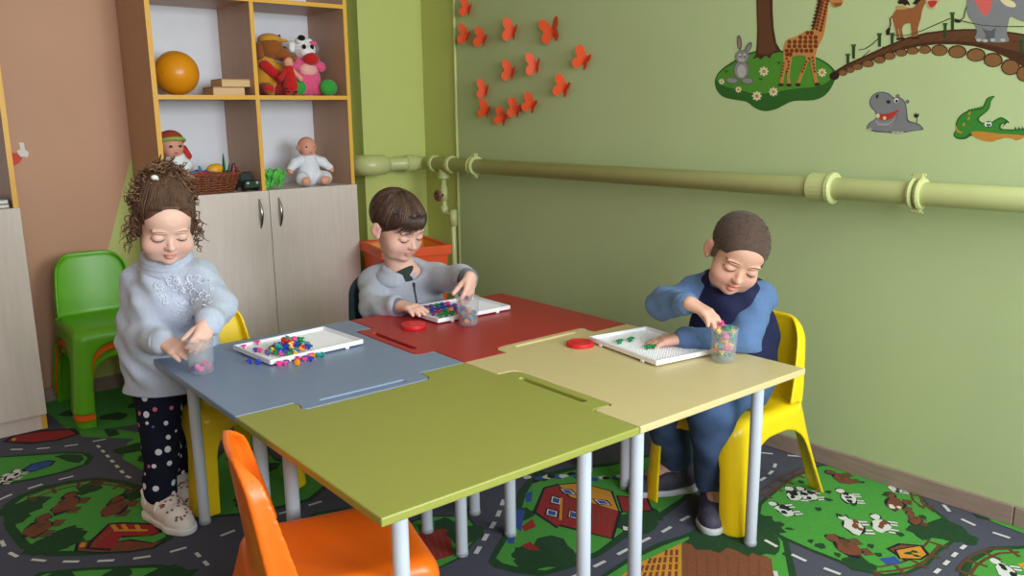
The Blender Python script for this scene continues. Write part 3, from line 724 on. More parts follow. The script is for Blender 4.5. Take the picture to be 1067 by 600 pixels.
# ------------------------------------------------------------------ tables
TC, TTH, TS = (1.3594, 1.788), math.radians(-1.516), 0.6547
m_leg = mat('light_grey_powder_coat', (196, 204, 216), 0.35, 0.02)
m_foot = mat('grey_plastic_foot', (150, 155, 160), 0.5, 0.03)
def table(label, ang, col, edge):
    """local frame: corner at the centre of the group, tab edge along +x (tab towards +y), table body on -y ... notch edge along -y"""
    root = empty('puzzle_edge_table', (TC[0], TC[1], 0), TTH + ang)
    tag(root, label, 'table', 'puzzle edged square tables pushed together')
    s = TS - 0.0015; g = 0.0015
    tab = [(0.146, 0), (0.150, 0.012), (0.149, 0.028), (0.152, 0.046), (0.160, 0.056), (0.175, 0.060), (0.20, 0.061), (0.35, 0.061), (0.492, 0.061), (0.507, 0.057), (0.512, 0.048), (0.506, 0.030), (0.505, 0.012), (0.509, 0.0)]
    sh = lambda t: (t[0], t[1])
    out = [(g, 0.0)] + [(x, y - g) for x, y in tab] + [(s, -g), (s, -s), (g, -s)]
    # the notch in the other edge (x = 0, going back up from -s to 0): the neighbour's tab pushed in, with a hair of clearance
    notch = [(-(x + (0.0015 if x > 0.33 else -0.0015)), y + 0.0015) for x, y in tab][::-1]
    out += [(max(y, g), x) for x, y in notch]
    b = MB(); b.prism(out, 0.502, 0.520)
    m_top = mat(edge, col, 0.38, 0.02, 30, spec=0.45)
    t = b.build('tabletop', m_top, root, bevel=0.003, seg=2)
    # a finger slot along the tab: a shallow groove drawn as a rounded recess
    sl = MB(); n = 8; pts = []
    for k in range(n + 1): a = math.pi / 2 + math.pi * k / n; pts.append((0.218 + 0.0085 * math.cos(a), 0.027 + 0.0085 * math.sin(a)))
    for k in range(n + 1): a = -math.pi / 2 + math.pi * k / n; pts.append((0.445 + 0.0085 * math.cos(a), 0.027 + 0.0085 * math.sin(a)))
    sl.prism(pts, 0.505, 0.53)
    cut = sl.build('slot_cut', m_top); me = cut.data
    dm = t.modifiers.new('slot', 'BOOLEAN'); dm.operation = 'DIFFERENCE'; dm.object = cut; dm.solver = 'EXACT'
    cut.parent = root
    dg = bpy.context.evaluated_depsgraph_get()
    t.modifiers.move(1, 0)
    dg.update(); nm = bpy.data.meshes.new_from_object(t.evaluated_get(dg)); t.modifiers.clear(); t.data = nm; nm.name = 'tabletop'
    bpy.data.objects.remove(cut)
    d = 0.0865
    for x, y in ((d, -d), (s - d, -d), (d, -s + d), (s - d, -s + d)):
        l = MB(); l.lathe([(0.0165, 0.012), (0.0165, 0.502)], (x, y, 0), 20)
        lo = l.build('leg', m_leg, root, smooth=True, bevel=0.001)
        f = MB(); f.lathe([(0.0165, 0.001), (0.0180, 0.003), (0.0180, 0.011), (0.0168, 0.0135)], (x, y, 0), 20); f.build('foot', m_foot, lo, smooth=True)
    return root
table('olive green square play table nearest the camera', math.radians(-90), (152, 155, 74), 'olive_tabletop')
table('cream yellow square play table by the mural wall', math.radians(0), (208, 190, 140), 'cream_tabletop')
table('red square play table farthest back in the group', math.radians(90), (170, 44, 44), 'red_tabletop')
table('blue grey square play table beside the standing girl', math.radians(180), (124, 142, 172), 'blue_grey_tabletop')

# ------------------------------------------------------------------ moulded plastic chairs
def chair_mesh(rim_depth=1.0):
    h = 0.004
    G = SDF((-0.335, -0.225, -0.012), (0.245, 0.225, 0.62), h)
    X = (G.lo[0] + h * np.arange(G.n[0]))[:, None, None]; Y = (G.lo[1] + h * np.arange(G.n[1]))[None, :, None]; Z = (G.lo[2] + h * np.arange(G.n[2]))[None, None, :]
    smax = lambda a, b, k: np.maximum(a, b) + np.maximum(k - np.abs(a - b), 0) ** 2 / (4 * k)
    smin = lambda a, b, k: np.minimum(a, b) - np.maximum(k - np.abs(a - b), 0) ** 2 / (4 * k)
    u = np.clip((0.335 - Z) / 0.335, 0, 1.1)
    AY = np.abs(Y)
    d = smax(X - (0.176 + 0.003 * u), -(X + 0.182 + 0.115 * u ** 1.3), 0.03)
    d = smax(d, AY - (0.158 + 0.030 * u), 0.05)
    top = Z - (0.333 - 0.012 * np.exp(-((X + 0.02) / 0.12) ** 2 - (Y / 0.11) ** 2) - 0.35 * np.maximum(X - 0.12, 0) ** 2 / 0.06 * 0.6)
    d = smax(d, top, 0.035)
    sh = smax(d, -(d + 0.009), 0.004)
    sh = np.maximum(sh, -Z)
    xr = -(0.182 + 0.115 * u ** 1.3) + 0.020 + 0.034 * np.clip(1 - u, 0, 1)
    arch1 = np.where(AY > 0.04, smax(smax(X - (0.082 + 0.012 * u), xr - X, 0.05), Z - 0.262, 0.10), 1.0)
    arch2 = np.where(np.abs(X + 0.03) > 0.07, smax(AY - (0.104 + 0.012 * u), Z - 0.272, 0.10), 1.0)
    sh = smax(sh, -arch1, 0.006); sh = smax(sh, -arch2, 0.006)
    # back rest: curved panel with a rim that turns forward
    v = np.clip((Z - 0.325) / 0.255, -0.2, 1.1)
    xb = -0.172 - 0.030 * v + 0.9 * Y ** 2
    hw = 0.157 - 0.008 * v - 0.022 * v ** 2
    qy = AY - hw + 0.068; qz = Z - 0.582 + 0.068
    d2 = np.sqrt(np.maximum(qy, 0) ** 2 + np.maximum(qz, 0) ** 2) + np.minimum(np.maximum(qy, qz), 0) - 0.068
    d2 = np.maximum(d2, 0.312 - Z)
    slab = smax(d2, np.abs(X - xb) - 0.0045, 0.003)
    fl = 0.004 + rim_depth * (0.020 + 0.030 * np.clip(1 - v, 0, 1)) * np.clip((AY - hw + 0.05) / 0.04, 0, 1)
    rim = smax(np.abs(d2 + 0.005) - 0.005, np.maximum(X - xb - fl, xb - 0.006 - X), 0.003)
    rim = np.maximum(rim, 0.335 - Z)
    G.D = smin(smin(sh, slab, 0.012), rim, 0.008).astype(np.float32)
    V, Q = G.mesh(); V = relax(V, Q, 2, 0.5)
    return V, Q
CHAIRS = {1: chair_mesh(), 0: chair_mesh(0.0)}
def chair(loc, rz, mname, col, label, group, cat='chair', sc=1.0, wings=1, share={}):
    CHV, CHQ = CHAIRS[wings]; mkey = mname + str(wings)
    root = empty('child_chair', loc, rz); tag(root, label, cat, group); root.scale = (sc, sc, 1)
    m = mat(mname, col, 0.33, 0.03, 25, spec=0.5, sss=0.0)
    if mkey not in share:
        c = CHV[CHQ].mean(1); part = np.zeros(len(CHQ), int)
        back = (c[:, 2] > 0.345) & (c[:, 0] < -0.09); leg = (c[:, 2] < 0.27) & ~back
        part[back] = 1
        part[leg] = 2 + (c[leg, 0] > -0.098) * 2 + (c[leg, 1] > 0)
        share[mkey] = []
        for p, n in ((0, 'seat'), (1, 'backrest'), (2, 'leg'), (3, 'leg'), (4, 'leg'), (5, 'leg')):
            share[mkey].append(np_mesh(n, CHV, CHQ[part == p], m, root).data)
    else:
        for me in share[mkey]: link_mesh(me.name.split('.')[0], me, root)
    return root
YEL, GRN, ORG, BLU = (240, 206, 20), (98, 172, 30), (240, 112, 22), (20, 60, 92)
G1 = 'moulded plastic nursery chairs at the tables'
chair((2.085, 1.420, 0), math.radians(178), 'yellow_plastic', YEL, 'yellow moulded plastic chair under the boy in the navy vest', G1)
chair((0.985, 2.575, 0), math.radians(-90), 'yellow_plastic', YEL, 'yellow moulded plastic chair behind the standing girl', G1)
chair((0.762, 1.448, 0), math.radians(-17), 'orange_plastic', ORG, 'orange moulded plastic chair pushed under the olive green table', G1)
chair((1.722, 2.63, 0), math.radians(-90), 'dark_blue_plastic', BLU, 'dark blue moulded plastic chair under the boy in the grey hooded top', G1)
G2 = 'nested plastic chairs stacked against the peach wall'
chair((0.905, 3.612, 0), math.radians(-91), 'green_plastic', GRN, 'green plastic chair at the bottom of the stack by the peach wall', G2, sc=0.93, wings=0)
chair((0.905, 3.600, 0.036), math.radians(-91), 'orange_plastic', ORG, 'orange plastic chair sandwiched between two green ones', G2, sc=0.965, wings=0)
chair((0.905, 3.586, 0.070), math.radians(-91), 'green_plastic', GRN, 'green plastic chair on top of the stack by the peach wall', G2)

# ------------------------------------------------------------------ toy cabinets
m_oak = mat('pale_oak_laminate', (214, 201, 193), 0.42, 0.05, 6, (9, 9, 0.9), bump=0.02)
m_edge = mat('ochre_edge_band', (228, 172, 66), 0.45, 0.03)
m_backp = mat('white_back_panel', (226, 228, 236), 0.5, 0.02)
m_side = mat('warm_oak_laminate', (186, 150, 122), 0.42, 0.05, 6, (9, 9, 0.9), bump=0.02)
m_chrome = mat('brushed_steel', (170, 170, 170), 0.28, 0.02, metal=1.0)
m_dark = mat('dark_gap', (40, 34, 30), 0.8, 0.02)
def panel(b, lo, hi, edges):
    """board with its front edge band in material 1"""
    b.box(lo, hi, 0)
    x0, _, z0 = lo; x1, y0, z1 = hi[0], lo[1], hi[2]
    b.box((x0, y0 - 0.0015, z0), (x1, y0, z1), 1)
def cabinet(name, label, x0, x1, yf, yb, div, zshelves, handles):
    root = empty(name, (x0, yf, 0)); tag(root, label, 'cabinet')
    P = lambda x, y, z: (x - x0, y - yf, z)
    t = 0.018; top = 2.06
    b = MB(); b.m = 0
    bs = MB()
    panel(b, P(x0, yf, 0.0), P(x0 + 0.02, yb, top), 1)
    panel(b, P(x1 - t, yf, 0.0), P(x1, yb, top), 1)
    b.build('side_panel', [m_side, m_edge], root)
    b = MB(); b.box(P(x0 + 0.02, yb - 0.006, 0.87), P(x1 - t, yb - 0.001, top)); b.build('back_panel', m_backp, root)
    b = MB(); panel(b, P(div - 0.009, yf, 0.872), P(div + 0.009, yb - 0.006, top), 1); b.build('divider', [m_side, m_edge], root)
    for z in zshelves:
        b = MB(); panel(b, P(x0 + 0.02, yf, z - 0.009), P(div - 0.009, yb - 0.006, z + 0.009), 1); b.build('shelf', [m_side, m_edge], root)
        b = MB(); panel(b, P(div + 0.009, yf, z - 0.009), P(x1 - t, yb - 0.006, z + 0.009), 1); b.build('shelf', [m_side, m_edge], root)
    b = MB(); b.box(P(x0 + 0.02, yf + 0.001, 0.855), P(x1 - t, yb - 0.006, 0.871)); b.build('worktop', m_oak, root)
    b = MB(); b.box(P(x0 + 0.02, yf + 0.002, 0.0), P(x1 - t, yf + 0.016, 0.06)); b.build('plinth', m_oak, root)
    b = MB(); b.box(P(x0, yf - 0.001, top), P(x1, yb, top + t)); b.build('top_panel', m_oak, root)
    for a, c, hx in ((x0, div + 0.012, div - 0.035), (div + 0.015, x1, div + 0.058)):
        b = MB(); b.box(P(a, yf - 0.019, 0.064), P(c, yf - 0.002, 0.873)); d = b.build('door', m_oak, root, bevel=0.001)
        if handles:
            h = MB(); pts = [P(hx, yf - 0.0185 - 0.022 * math.sin(math.pi * k / 12) , 0.708 + 0.13 * k / 12) for k in range(13)]
            h.tube(pts, [0.0035 + 0.004 * math.sin(math.pi * k / 12) for k in range(13)], 10, flat=0.8); h.build('handle', m_chrome, d, smooth=True)
    return root
cabinet('toy_cabinet', 'tall oak toy cabinet with ochre edges and open cubbies above two doors', 1.168, 2.075, 3.57, 3.925, 1.612, (1.279, 1.688), True)
cabinet('storage_cabinet', 'oak cabinet with grey open shelf cut off by the left of the photo', -0.262, 0.645, 3.58, 3.925, 0.19, (1.288, 1.698), True)

# ------------------------------------------------------------------ heating pipe along the wall
m_pipe = mat('pale_green_gloss_paint', (186, 192, 132), 0.3, 0.03, 8, bump=0.05, bscale=40)
root = empty('heating_pipe', (2.47, 3.0, 0.957)); tag(root, 'pale green painted heating pipe running along the mural wall into the corner', 'pipe')
O = Vector((2.47, 3.0, 0.957))
px, pz, py = 2.47, 0.957, 3.575
def rel(*p): return Vector(p) - O
b = MB(); b.tube([rel(px, YF + 0.02, pz), rel(px, py - 0.05, pz)], 0.034, 20); b.build('pipe_run', m_pipe, root, smooth=True)
b = MB()
pts = [rel(px - 0.05 * 0 + 0.0, py - 0.05, pz)]
for k in range(1, 7):
    a = math.pi / 2 * k / 6; pts.append(rel(px - 0.05 * (1 - math.cos(a)), py - 0.05 + 0.05 * math.sin(a), pz))
pts.append(rel(2.22, py, pz)); b.tube(pts, 0.033, 20); b.build('pipe_return', m_pipe, root, smooth=True)
b = MB(); pts = [rel(2.265, py, pz), rel(2.25, py, pz), rel(2.19, py, pz)]
for k in range(1, 7):
    a = math.pi / 2 * k / 6; pts.append(rel(2.19 - 0.045 * math.sin(a), py + 0.045 * (1 - math.cos(a)), pz))
pts.append(rel(2.145, 3.80, pz)); b.tube(pts, [0.036, 0.048] + [0.051] * 8, 20); b.build('elbow', m_pipe, root, smooth=True)
def ring(y, r, w, nm, axis='y', x=px):
    b = MB(); b.lathe([(0.03, -w), (r - 0.004, -w), (r, -w + 0.004), (r, w - 0.004), (r - 0.004, w), (0.03, w)], rel(x, y, pz), 22, axis=axis); return b.build(nm, m_pipe, root, smooth=False, bevel=0)
ring(py, 0.042, 0.028, 'coupling', 'x', 2.40); ring(3.455, 0.042, 0.012, 'coupling'); ring(3.315, 0.043, 0.014, 'coupling')
ring(1.372, 0.046, 0.034, 'coupling'); ring(1.332, 0.050, 0.010, 'coupling')
def bracket(y):
    b = MB()
    for dy in (-0.012, 0.010): b.lathe([(0.034, -0.007), (0.044, -0.007), (0.047, 0), (0.044, 0.007), (0.034, 0.007)], rel(px, y + dy, pz), 22, axis='y')
    for s in (-1, 1):
        b.box(rel(px - 0.010, y - 0.014, pz + s * 0.044 - 0.008), rel(px + 0.010, y + 0.014, pz + s * 0.044 + 0.014 * (s > 0) + 0.008 * (s < 0)))
        b.tube([rel(px, y - 0.020, pz + s * 0.054), rel(px, y + 0.020, pz + s * 0.054)], 0.004, 8)
    b.tube([rel(px + 0.02, y, pz), rel(XR, y, pz)], 0.009, 8)
    return b.build('bracket', m_pipe, root, smooth=False)
bracket(1.07); bracket(3.135)
b = MB(); b.lathe([(0.024, 0), (0.024, -0.052), (0.030, -0.054), (0.030, -0.070), (0.015, -0.072)], rel(px, 3.385, pz), 18); b.build('tee_branch', m_pipe, root, smooth=False)
b = MB(); bp = [(px, 3.385, 0.90), (px, 3.385, 0.735), (px + 0.002, 3.375, 0.718), (px + 0.005, 3.335, 0.708), (px + 0.006, 3.322, 0.695), (px + 0.006, 3.32, 0.02)]
b.tube([rel(*p) for p in bp], 0.0135, 14)
b.tube([rel(px + 0.006, 3.32, 0.735), rel(px + 0.006, 3.32, 0.655)], 0.019, 14); b.tube([rel(px, 3.385, 0.845), rel(px, 3.385, 0.775)], 0.019, 14); b.tube([rel(px, 3.385, 0.75), rel(px, 3.385, 0.715)], 0.019, 14)
b.build('branch_pipe', m_pipe, root, smooth=True)
m_valve = mat('worn_red_brown_valve', (120, 72, 62), 0.5, 0.2, 60)
b = MB(); c = rel(px - 0.045, 3.365, 0.805)
b.tube([rel(px, 3.38, 0.805), c], 0.007, 10)
for k in range(6):
    a = k * math.pi / 3; b.sphere(c + Vector((-0.006, 0.021 * math.cos(a), 0.021 * math.sin(a))), 0.010, 10, 7)
b.tube([c + Vector((-0.010, 0.02 * math.cos(a * math.pi / 8), 0.02 * math.sin(a * math.pi / 8))) for a in range(17)], 0.007, 8)
b.sphere(c + Vector((-0.008, 0, 0)), 0.011, 10, 7)
b.build('valve_handle', m_valve, root, smooth=True)
# ------------------------------------------------------------------ wall stickers
INK = {'hill': (84, 150, 50), 'hill_dark': (48, 104, 40), 'petal': (236, 228, 190), 'amber': (206, 140, 50), 'bark': (104, 66, 42), 'bark_dark': (76, 46, 30), 'fur': (150, 148, 146),
       'fur_dark': (112, 110, 110), 'fur_light': (190, 188, 184), 'fur_pink': (170, 130, 124), 'white': (235, 235, 230), 'ink': (24, 22, 22), 'nose': (190, 120, 110), 'giraffe': (206, 140, 76),
       'giraffe_dark': (150, 90, 46), 'giraffe_spot': (124, 58, 30), 'mane': (70, 40, 26), 'log_end': (140, 98, 58), 'ink_brown': (48, 34, 26), 'post': (48, 76, 40), 'post_top': (60, 96, 48),
       'pony': (160, 98, 58), 'pony_dark': (110, 66, 40), 'mane_tan': (200, 160, 100), 'muzzle': (206, 176, 140), 'red': (196, 60, 50), 'ele': (134, 136, 140), 'ele_dark': (96, 98, 102),
       'ele_light': (160, 162, 166), 'toe': (190, 190, 180), 'scarf': (222, 104, 100), 'tusk': (232, 220, 170), 'croc': (60, 140, 52), 'croc_dark': (38, 100, 42), 'croc_belly': (206, 140, 58)}
MURALS = {
'island':[('hill_dark','s',[3734,2609,3696,2674,3602,2729,3464,2786,3314,2799,3196,2783,3055,2762,2943,2725,2860,2679,2811,2623,2825,2552,2873,2488,2952,2457,3091,2455,3161,2432,3232,2401,3320,2391,3398,2416,3462,2456,3557,2471,3655,2493,3714,2541]),('hill','s',[3718,2615,3680,2671,3585,2719,3463,2773,3313,2786,3196,2770,3054,2750,2949,2716,2873,2674,2830,2624,2853,2577,2931,2544,3096,2534,3253,2516,3387,2506,3513,2536,3642,2566]),('petal','e',[3311,2655,3297,2654,3311,2647]),('petal','e',[3317,2641,3307,2632,3323,2636]),('petal','e',[3334,2635,3333,2623,3343,2636]),('petal','e',[3352,2642,3361,2634,3358,2647]),('petal','e',[3360,2657,3374,2657,3360,2664]),('petal','e',[3353,2671,3364,2680,3347,2676]),('petal','e',[3337,2676,3337,2688,3328,2676]),('petal','e',[3319,2670,3310,2677,3313,2664]),('amber','e',[3335,2656,3321,2655,3335,2644]),('petal','e',[3660,2600,3651,2599,3660,2595]),('petal','e',[3664,2591,3657,2585,3668,2587]),('petal','e',[3676,2587,3675,2579,3681,2587]),('petal','e',[3687,2591,3694,2586,3691,2595]),('petal','e',[3692,2601,3702,2601,3693,2606]),('petal','e',[3688,2610,3695,2616,3684,2613]),('petal','e',[3677,2614,3677,2621,3671,2613]),('petal','e',[3665,2609,3659,2614,3661,2606]),('amber','e',[3676,2600,3667,2600,3676,2593]),('petal','e',[3515,2540,3506,2539,3515,2535]),('petal','e',[3520,2530,3512,2524,3524,2527]),('petal','e',[3531,2526,3531,2518,3537,2526]),('petal','e',[3543,2531,3550,2525,3548,2534]),('petal','e',[3549,2541,3558,2541,3549,2546]),('petal','e',[3544,2550,3551,2556,3540,2554]),('petal','e',[3533,2554,3533,2562,3527,2554]),('petal','e',[3521,2550,3514,2555,3516,2546]),('amber','e',[3532,2540,3522,2540,3531,2532]),('petal','e',[3356,2493,3342,2492,3356,2485]),('petal','e',[3362,2478,3352,2469,3368,2473]),('petal','e',[3379,2472,3379,2460,3388,2473]),('petal','e',[3397,2479,3407,2470,3404,2484]),('petal','e',[3405,2494,3420,2494,3406,2501]),('petal','e',[3399,2508,3409,2517,3393,2514]),('petal','e',[3382,2514,3382,2526,3373,2514]),('petal','e',[3364,2508,3354,2516,3358,2502]),('amber','e',[3381,2493,3366,2493,3380,2481]),('petal','e',[3230,2518,3217,2517,3230,2511]),('petal','e',[3236,2504,3226,2496,3242,2499]),('petal','e',[3252,2499,3251,2487,3260,2499]),('petal','e',[3269,2505,3278,2497,3275,2510]),('petal','e',[3276,2519,3289,2519,3277,2526]),('petal','e',[3270,2533,3280,2541,3265,2537]),('petal','e',[3254,2538,3255,2549,3246,2538]),('petal','e',[3238,2532,3229,2540,3232,2527]),('amber','e',[3253,2518,3240,2518,3253,2507]),('petal','e',[2885,2629,2873,2628,2884,2623]),('petal','e',[2890,2616,2881,2609,2894,2612]),('petal','e',[2903,2612,2903,2601,2910,2612]),('petal','e',[2918,2618,2925,2611,2923,2622]),('petal','e',[2924,2631,2936,2631,2925,2637]),('petal','e',[2920,2643,2928,2651,2915,2647]),('petal','e',[2906,2648,2906,2658,2899,2647]),('petal','e',[2891,2642,2884,2649,2886,2637]),('amber','e',[2905,2630,2893,2629,2904,2619]),('hill_dark','p',[3659,2681,3639,2674,3620,2679,3632,2661,3648,2662]),('hill_dark','p',[3374,2617,3355,2611,3338,2615,3349,2598,3364,2598]),('hill_dark','p',[3176,2511,3158,2506,3141,2510,3151,2493,3166,2493]),('hill_dark','p',[3239,2718,3221,2712,3204,2716,3214,2699,3229,2700])],
'tree':[('bark_dark','p',[3426,3204,3413,3054,3402,2940,3400,2839,3405,2770,3428,2742,3386,2752,3367,2734,3326,2759,3293,2738,3275,2769,3208,2780,3250,2836,3275,2930,3290,3042,3299,3190]),('bark','p',[3415,3203,3403,3053,3390,2939,3388,2839,3387,2775,3312,2765,3240,2789,3273,2850,3295,2932,3310,3044,3319,3192]),('hill_dark','s',[3613,3263,3539,3330,3361,3356,3171,3283,3111,3204,3191,3160,3349,3159,3516,3196])],
'rabbit':[('fur_dark','e',[3540,2859,3520,2859,3533,2807]),('fur_pink','e',[3540,2855,3531,2855,3536,2821]),('fur_dark','e',[3466,2821,3446,2811,3487,2786]),('fur','e',[3465,2816,3454,2810,3480,2792]),('fur_dark','e',[3515,2673,3450,2670,3512,2608]),('fur','e',[3515,2673,3458,2670,3512,2613]),('fur_light','e',[3512,2666,3477,2665,3509,2622]),('fur_dark','e',[3512,2763,3453,2760,3510,2717]),('fur','e',[3512,2763,3459,2760,3510,2722]),('fur_light','e',[3516,2744,3488,2743,3515,2729]),('fur_dark','e',[3587,2604,3535,2596,3590,2582]),('fur','e',[3588,2605,3543,2598,3590,2588]),('fur_dark','e',[3461,2597,3410,2592,3462,2575]),('fur','e',[3461,2598,3418,2594,3462,2581]),('white','e',[3530,2771,3520,2770,3529,2759]),('white','e',[3492,2769,3483,2768,3492,2757]),('ink','e',[3529,2767,3523,2766,3529,2759]),('ink','e',[3492,2765,3486,2764,3492,2757]),('nose','e',[3515,2753,3507,2753,3514,2749])],
'giraffe':[('giraffe_dark','p',[2968,2900,2957,2964,2944,3033,2935,3091,2933,3149,2959,3146,2966,3059,2976,2978,2985,2943,2988,2896]),('mane','p',[2945,3104,2966,3099,2952,3083,2967,3076,2929,3062]),('mane','p',[2950,3083,2971,3078,2956,3063,2971,3055,2936,3042]),('mane','p',[2954,3062,2975,3058,2961,3042,2975,3034,2942,3021]),('mane','p',[2959,3042,2980,3037,2965,3021,2979,3013,2949,3001]),('mane','p',[2963,3021,2984,3016,2970,3001,2983,2992,2955,2980]),('mane','p',[2968,3000,2989,2995,2975,2980,2987,2971,2962,2960]),('mane','p',[2973,2980,2994,2974,2979,2959,2991,2950,2968,2939]),('mane','p',[2977,2959,2998,2953,2984,2938,2995,2929,2975,2918]),('mane','p',[2982,2938,3003,2932,2988,2917,2999,2908,2982,2897]),('giraffe','s',[2933,3149,2936,3079,2953,2987,2974,2906,3036,2897,3103,2868,3165,2854,3187,2813,3192,2751,3180,2701,3154,2675,3143,2724,3109,2744,3053,2744,3011,2729,2963,2726,2947,2785,2912,2854,2899,2924,2891,3005,2886,3074,2865,3107,2867,3141]),('giraffe','p',[3187,2739,3157,2725,3164,2676,3180,2614,3186,2564,3209,2565,3201,2627,3193,2677]),('giraffe','p',[3177,2738,3125,2735,3136,2674,3137,2612,3126,2560,3151,2561,3155,2613,3164,2676]),('giraffe','p',[3020,2754,2991,2740,3021,2669,3045,2609,3061,2560,3083,2561,3060,2634,3035,2682]),('giraffe','p',[2992,2752,2958,2738,2956,2678,2940,2605,2924,2558,2948,2556,2965,2606,2987,2679]),('mane','e',[3198,2563,3177,2563,3197,2552]),('mane','e',[3137,2559,3117,2558,3136,2548]),('mane','e',[3071,2559,3051,2559,3070,2548]),('mane','e',[2933,2557,2914,2557,2932,2546]),('giraffe_spot','e',[3024,2884,3019,2870,3038,2882]),('giraffe_spot','e',[2994,2882,2983,2870,3004,2874]),('giraffe_spot','e',[3072,2860,3060,2849,3081,2851]),('giraffe_spot','e',[3036,2857,3028,2844,3048,2853]),('giraffe_spot','e',[3000,2855,2995,2841,3013,2853]),('giraffe_spot','e',[2964,2852,2951,2843,2972,2842]),('giraffe_spot','e',[3151,2837,3143,2824,3164,2833]),('giraffe_spot','e',[3112,2835,3110,2821,3127,2835]),('giraffe_spot','e',[3073,2832,3061,2822,3083,2823]),('giraffe_spot','e',[3035,2830,3020,2824,3040,2818]),('giraffe_spot','e',[2998,2827,2983,2821,3002,2815]),('giraffe_spot','e',[2961,2824,2953,2811,2973,2820]),('giraffe_spot','e',[3151,2809,3143,2796,3164,2804]),('giraffe_spot','e',[3112,2807,3111,2793,3127,2807]),('giraffe_spot','e',[3074,2804,3070,2790,3088,2802]),('giraffe_spot','e',[3036,2802,3021,2796,3041,2790]),('giraffe_spot','e',[2998,2799,2983,2794,3002,2788]),('giraffe_spot','e',[2961,2797,2946,2791,2966,2786]),('giraffe_spot','e',[3167,2782,3151,2777,3170,2770]),('giraffe_spot','e',[3130,2780,3122,2767,3143,2775]),('giraffe_spot','e',[3094,2778,3090,2764,3109,2776]),('giraffe_spot','e',[3059,2775,3056,2761,3073,2774]),('giraffe_spot','e',[3024,2773,3009,2767,3029,2762]),('giraffe_spot','e',[2989,2771,2985,2757,3003,2769]),('giraffe_spot','e',[3162,2757,3148,2750,3169,2746]),('giraffe_spot','e',[3139,2756,3126,2746,3148,2746]),('giraffe_spot','e',[2959,2905,2950,2897,2966,2899]),('giraffe_spot','e',[2932,2894,2920,2892,2932,2884]),('giraffe_spot','e',[2955,2925,2943,2923,2956,2916]),('giraffe_spot','e',[2928,2913,2920,2904,2936,2908]),('giraffe_spot','e',[2952,2945,2940,2941,2954,2936]),('giraffe_spot','e',[2924,2933,2913,2928,2927,2924]),('giraffe_spot','e',[2948,2964,2937,2957,2953,2957]),('giraffe_spot','e',[2920,2953,2911,2945,2927,2946]),('giraffe_spot','e',[2944,2984,2932,2983,2943,2975]),('giraffe_spot','e',[2916,2972,2905,2968,2919,2964]),('giraffe_spot','e',[2940,3004,2929,2998,2944,2996]),('giraffe_spot','e',[2912,2992,2902,2986,2917,2984]),('giraffe_spot','e',[2936,3023,2924,3020,2937,3014]),('giraffe_spot','e',[2909,3011,2898,3004,2914,3004]),('giraffe_spot','e',[2932,3043,2925,3033,2940,3039]),('giraffe_spot','e',[2905,3031,2894,3025,2908,3023]),('giraffe_spot','e',[2928,3062,2917,3055,2933,3055]),('giraffe_spot','e',[2901,3050,2889,3048,2902,3041]),('giraffe_spot','e',[2924,3082,2912,3077,2926,3073]),('giraffe_spot','e',[2897,3069,2887,3062,2903,3063]),('giraffe_spot','e',[3164,2731,3155,2728,3167,2724]),('giraffe_spot','e',[3003,2723,2996,2720,3006,2716]),('giraffe_spot','e',[2977,2727,2969,2724,2979,2720]),('giraffe_spot','e',[3183,2701,3176,2699,3185,2696]),('giraffe_spot','e',[3149,2710,3140,2706,3152,2703]),('giraffe_spot','e',[3020,2703,3012,2700,3022,2696]),('giraffe_spot','e',[2971,2705,2964,2702,2974,2698]),('giraffe_spot','e',[3186,2682,3179,2679,3188,2676]),('giraffe_spot','e',[3147,2688,3139,2685,3150,2682]),('giraffe_spot','e',[3027,2683,3019,2680,3029,2676]),('giraffe_spot','e',[2966,2683,2958,2680,2968,2676]),('giraffe_spot','e',[3189,2662,3182,2659,3191,2656]),('giraffe_spot','e',[3149,2667,3140,2664,3152,2661]),('giraffe_spot','e',[3033,2662,3026,2659,3036,2655]),('giraffe_spot','e',[2960,2661,2953,2658,2963,2654]),('giraffe_spot','e',[3192,2642,3185,2640,3194,2636]),('giraffe_spot','e',[3156,2647,3147,2644,3158,2640]),('giraffe_spot','e',[3044,2642,3036,2639,3046,2635]),('giraffe_spot','e',[2955,2639,2947,2636,2957,2632]),('giraffe_spot','e',[3195,2622,3188,2620,3197,2616]),('giraffe','s',[2919,3136,2865,3107,2812,3089,2793,3064,2796,3042,2833,3025,2860,3037,2874,3061,2899,3087]),('giraffe_dark','p',[2861,3053,2796,3049,2805,3031,2840,3028])],
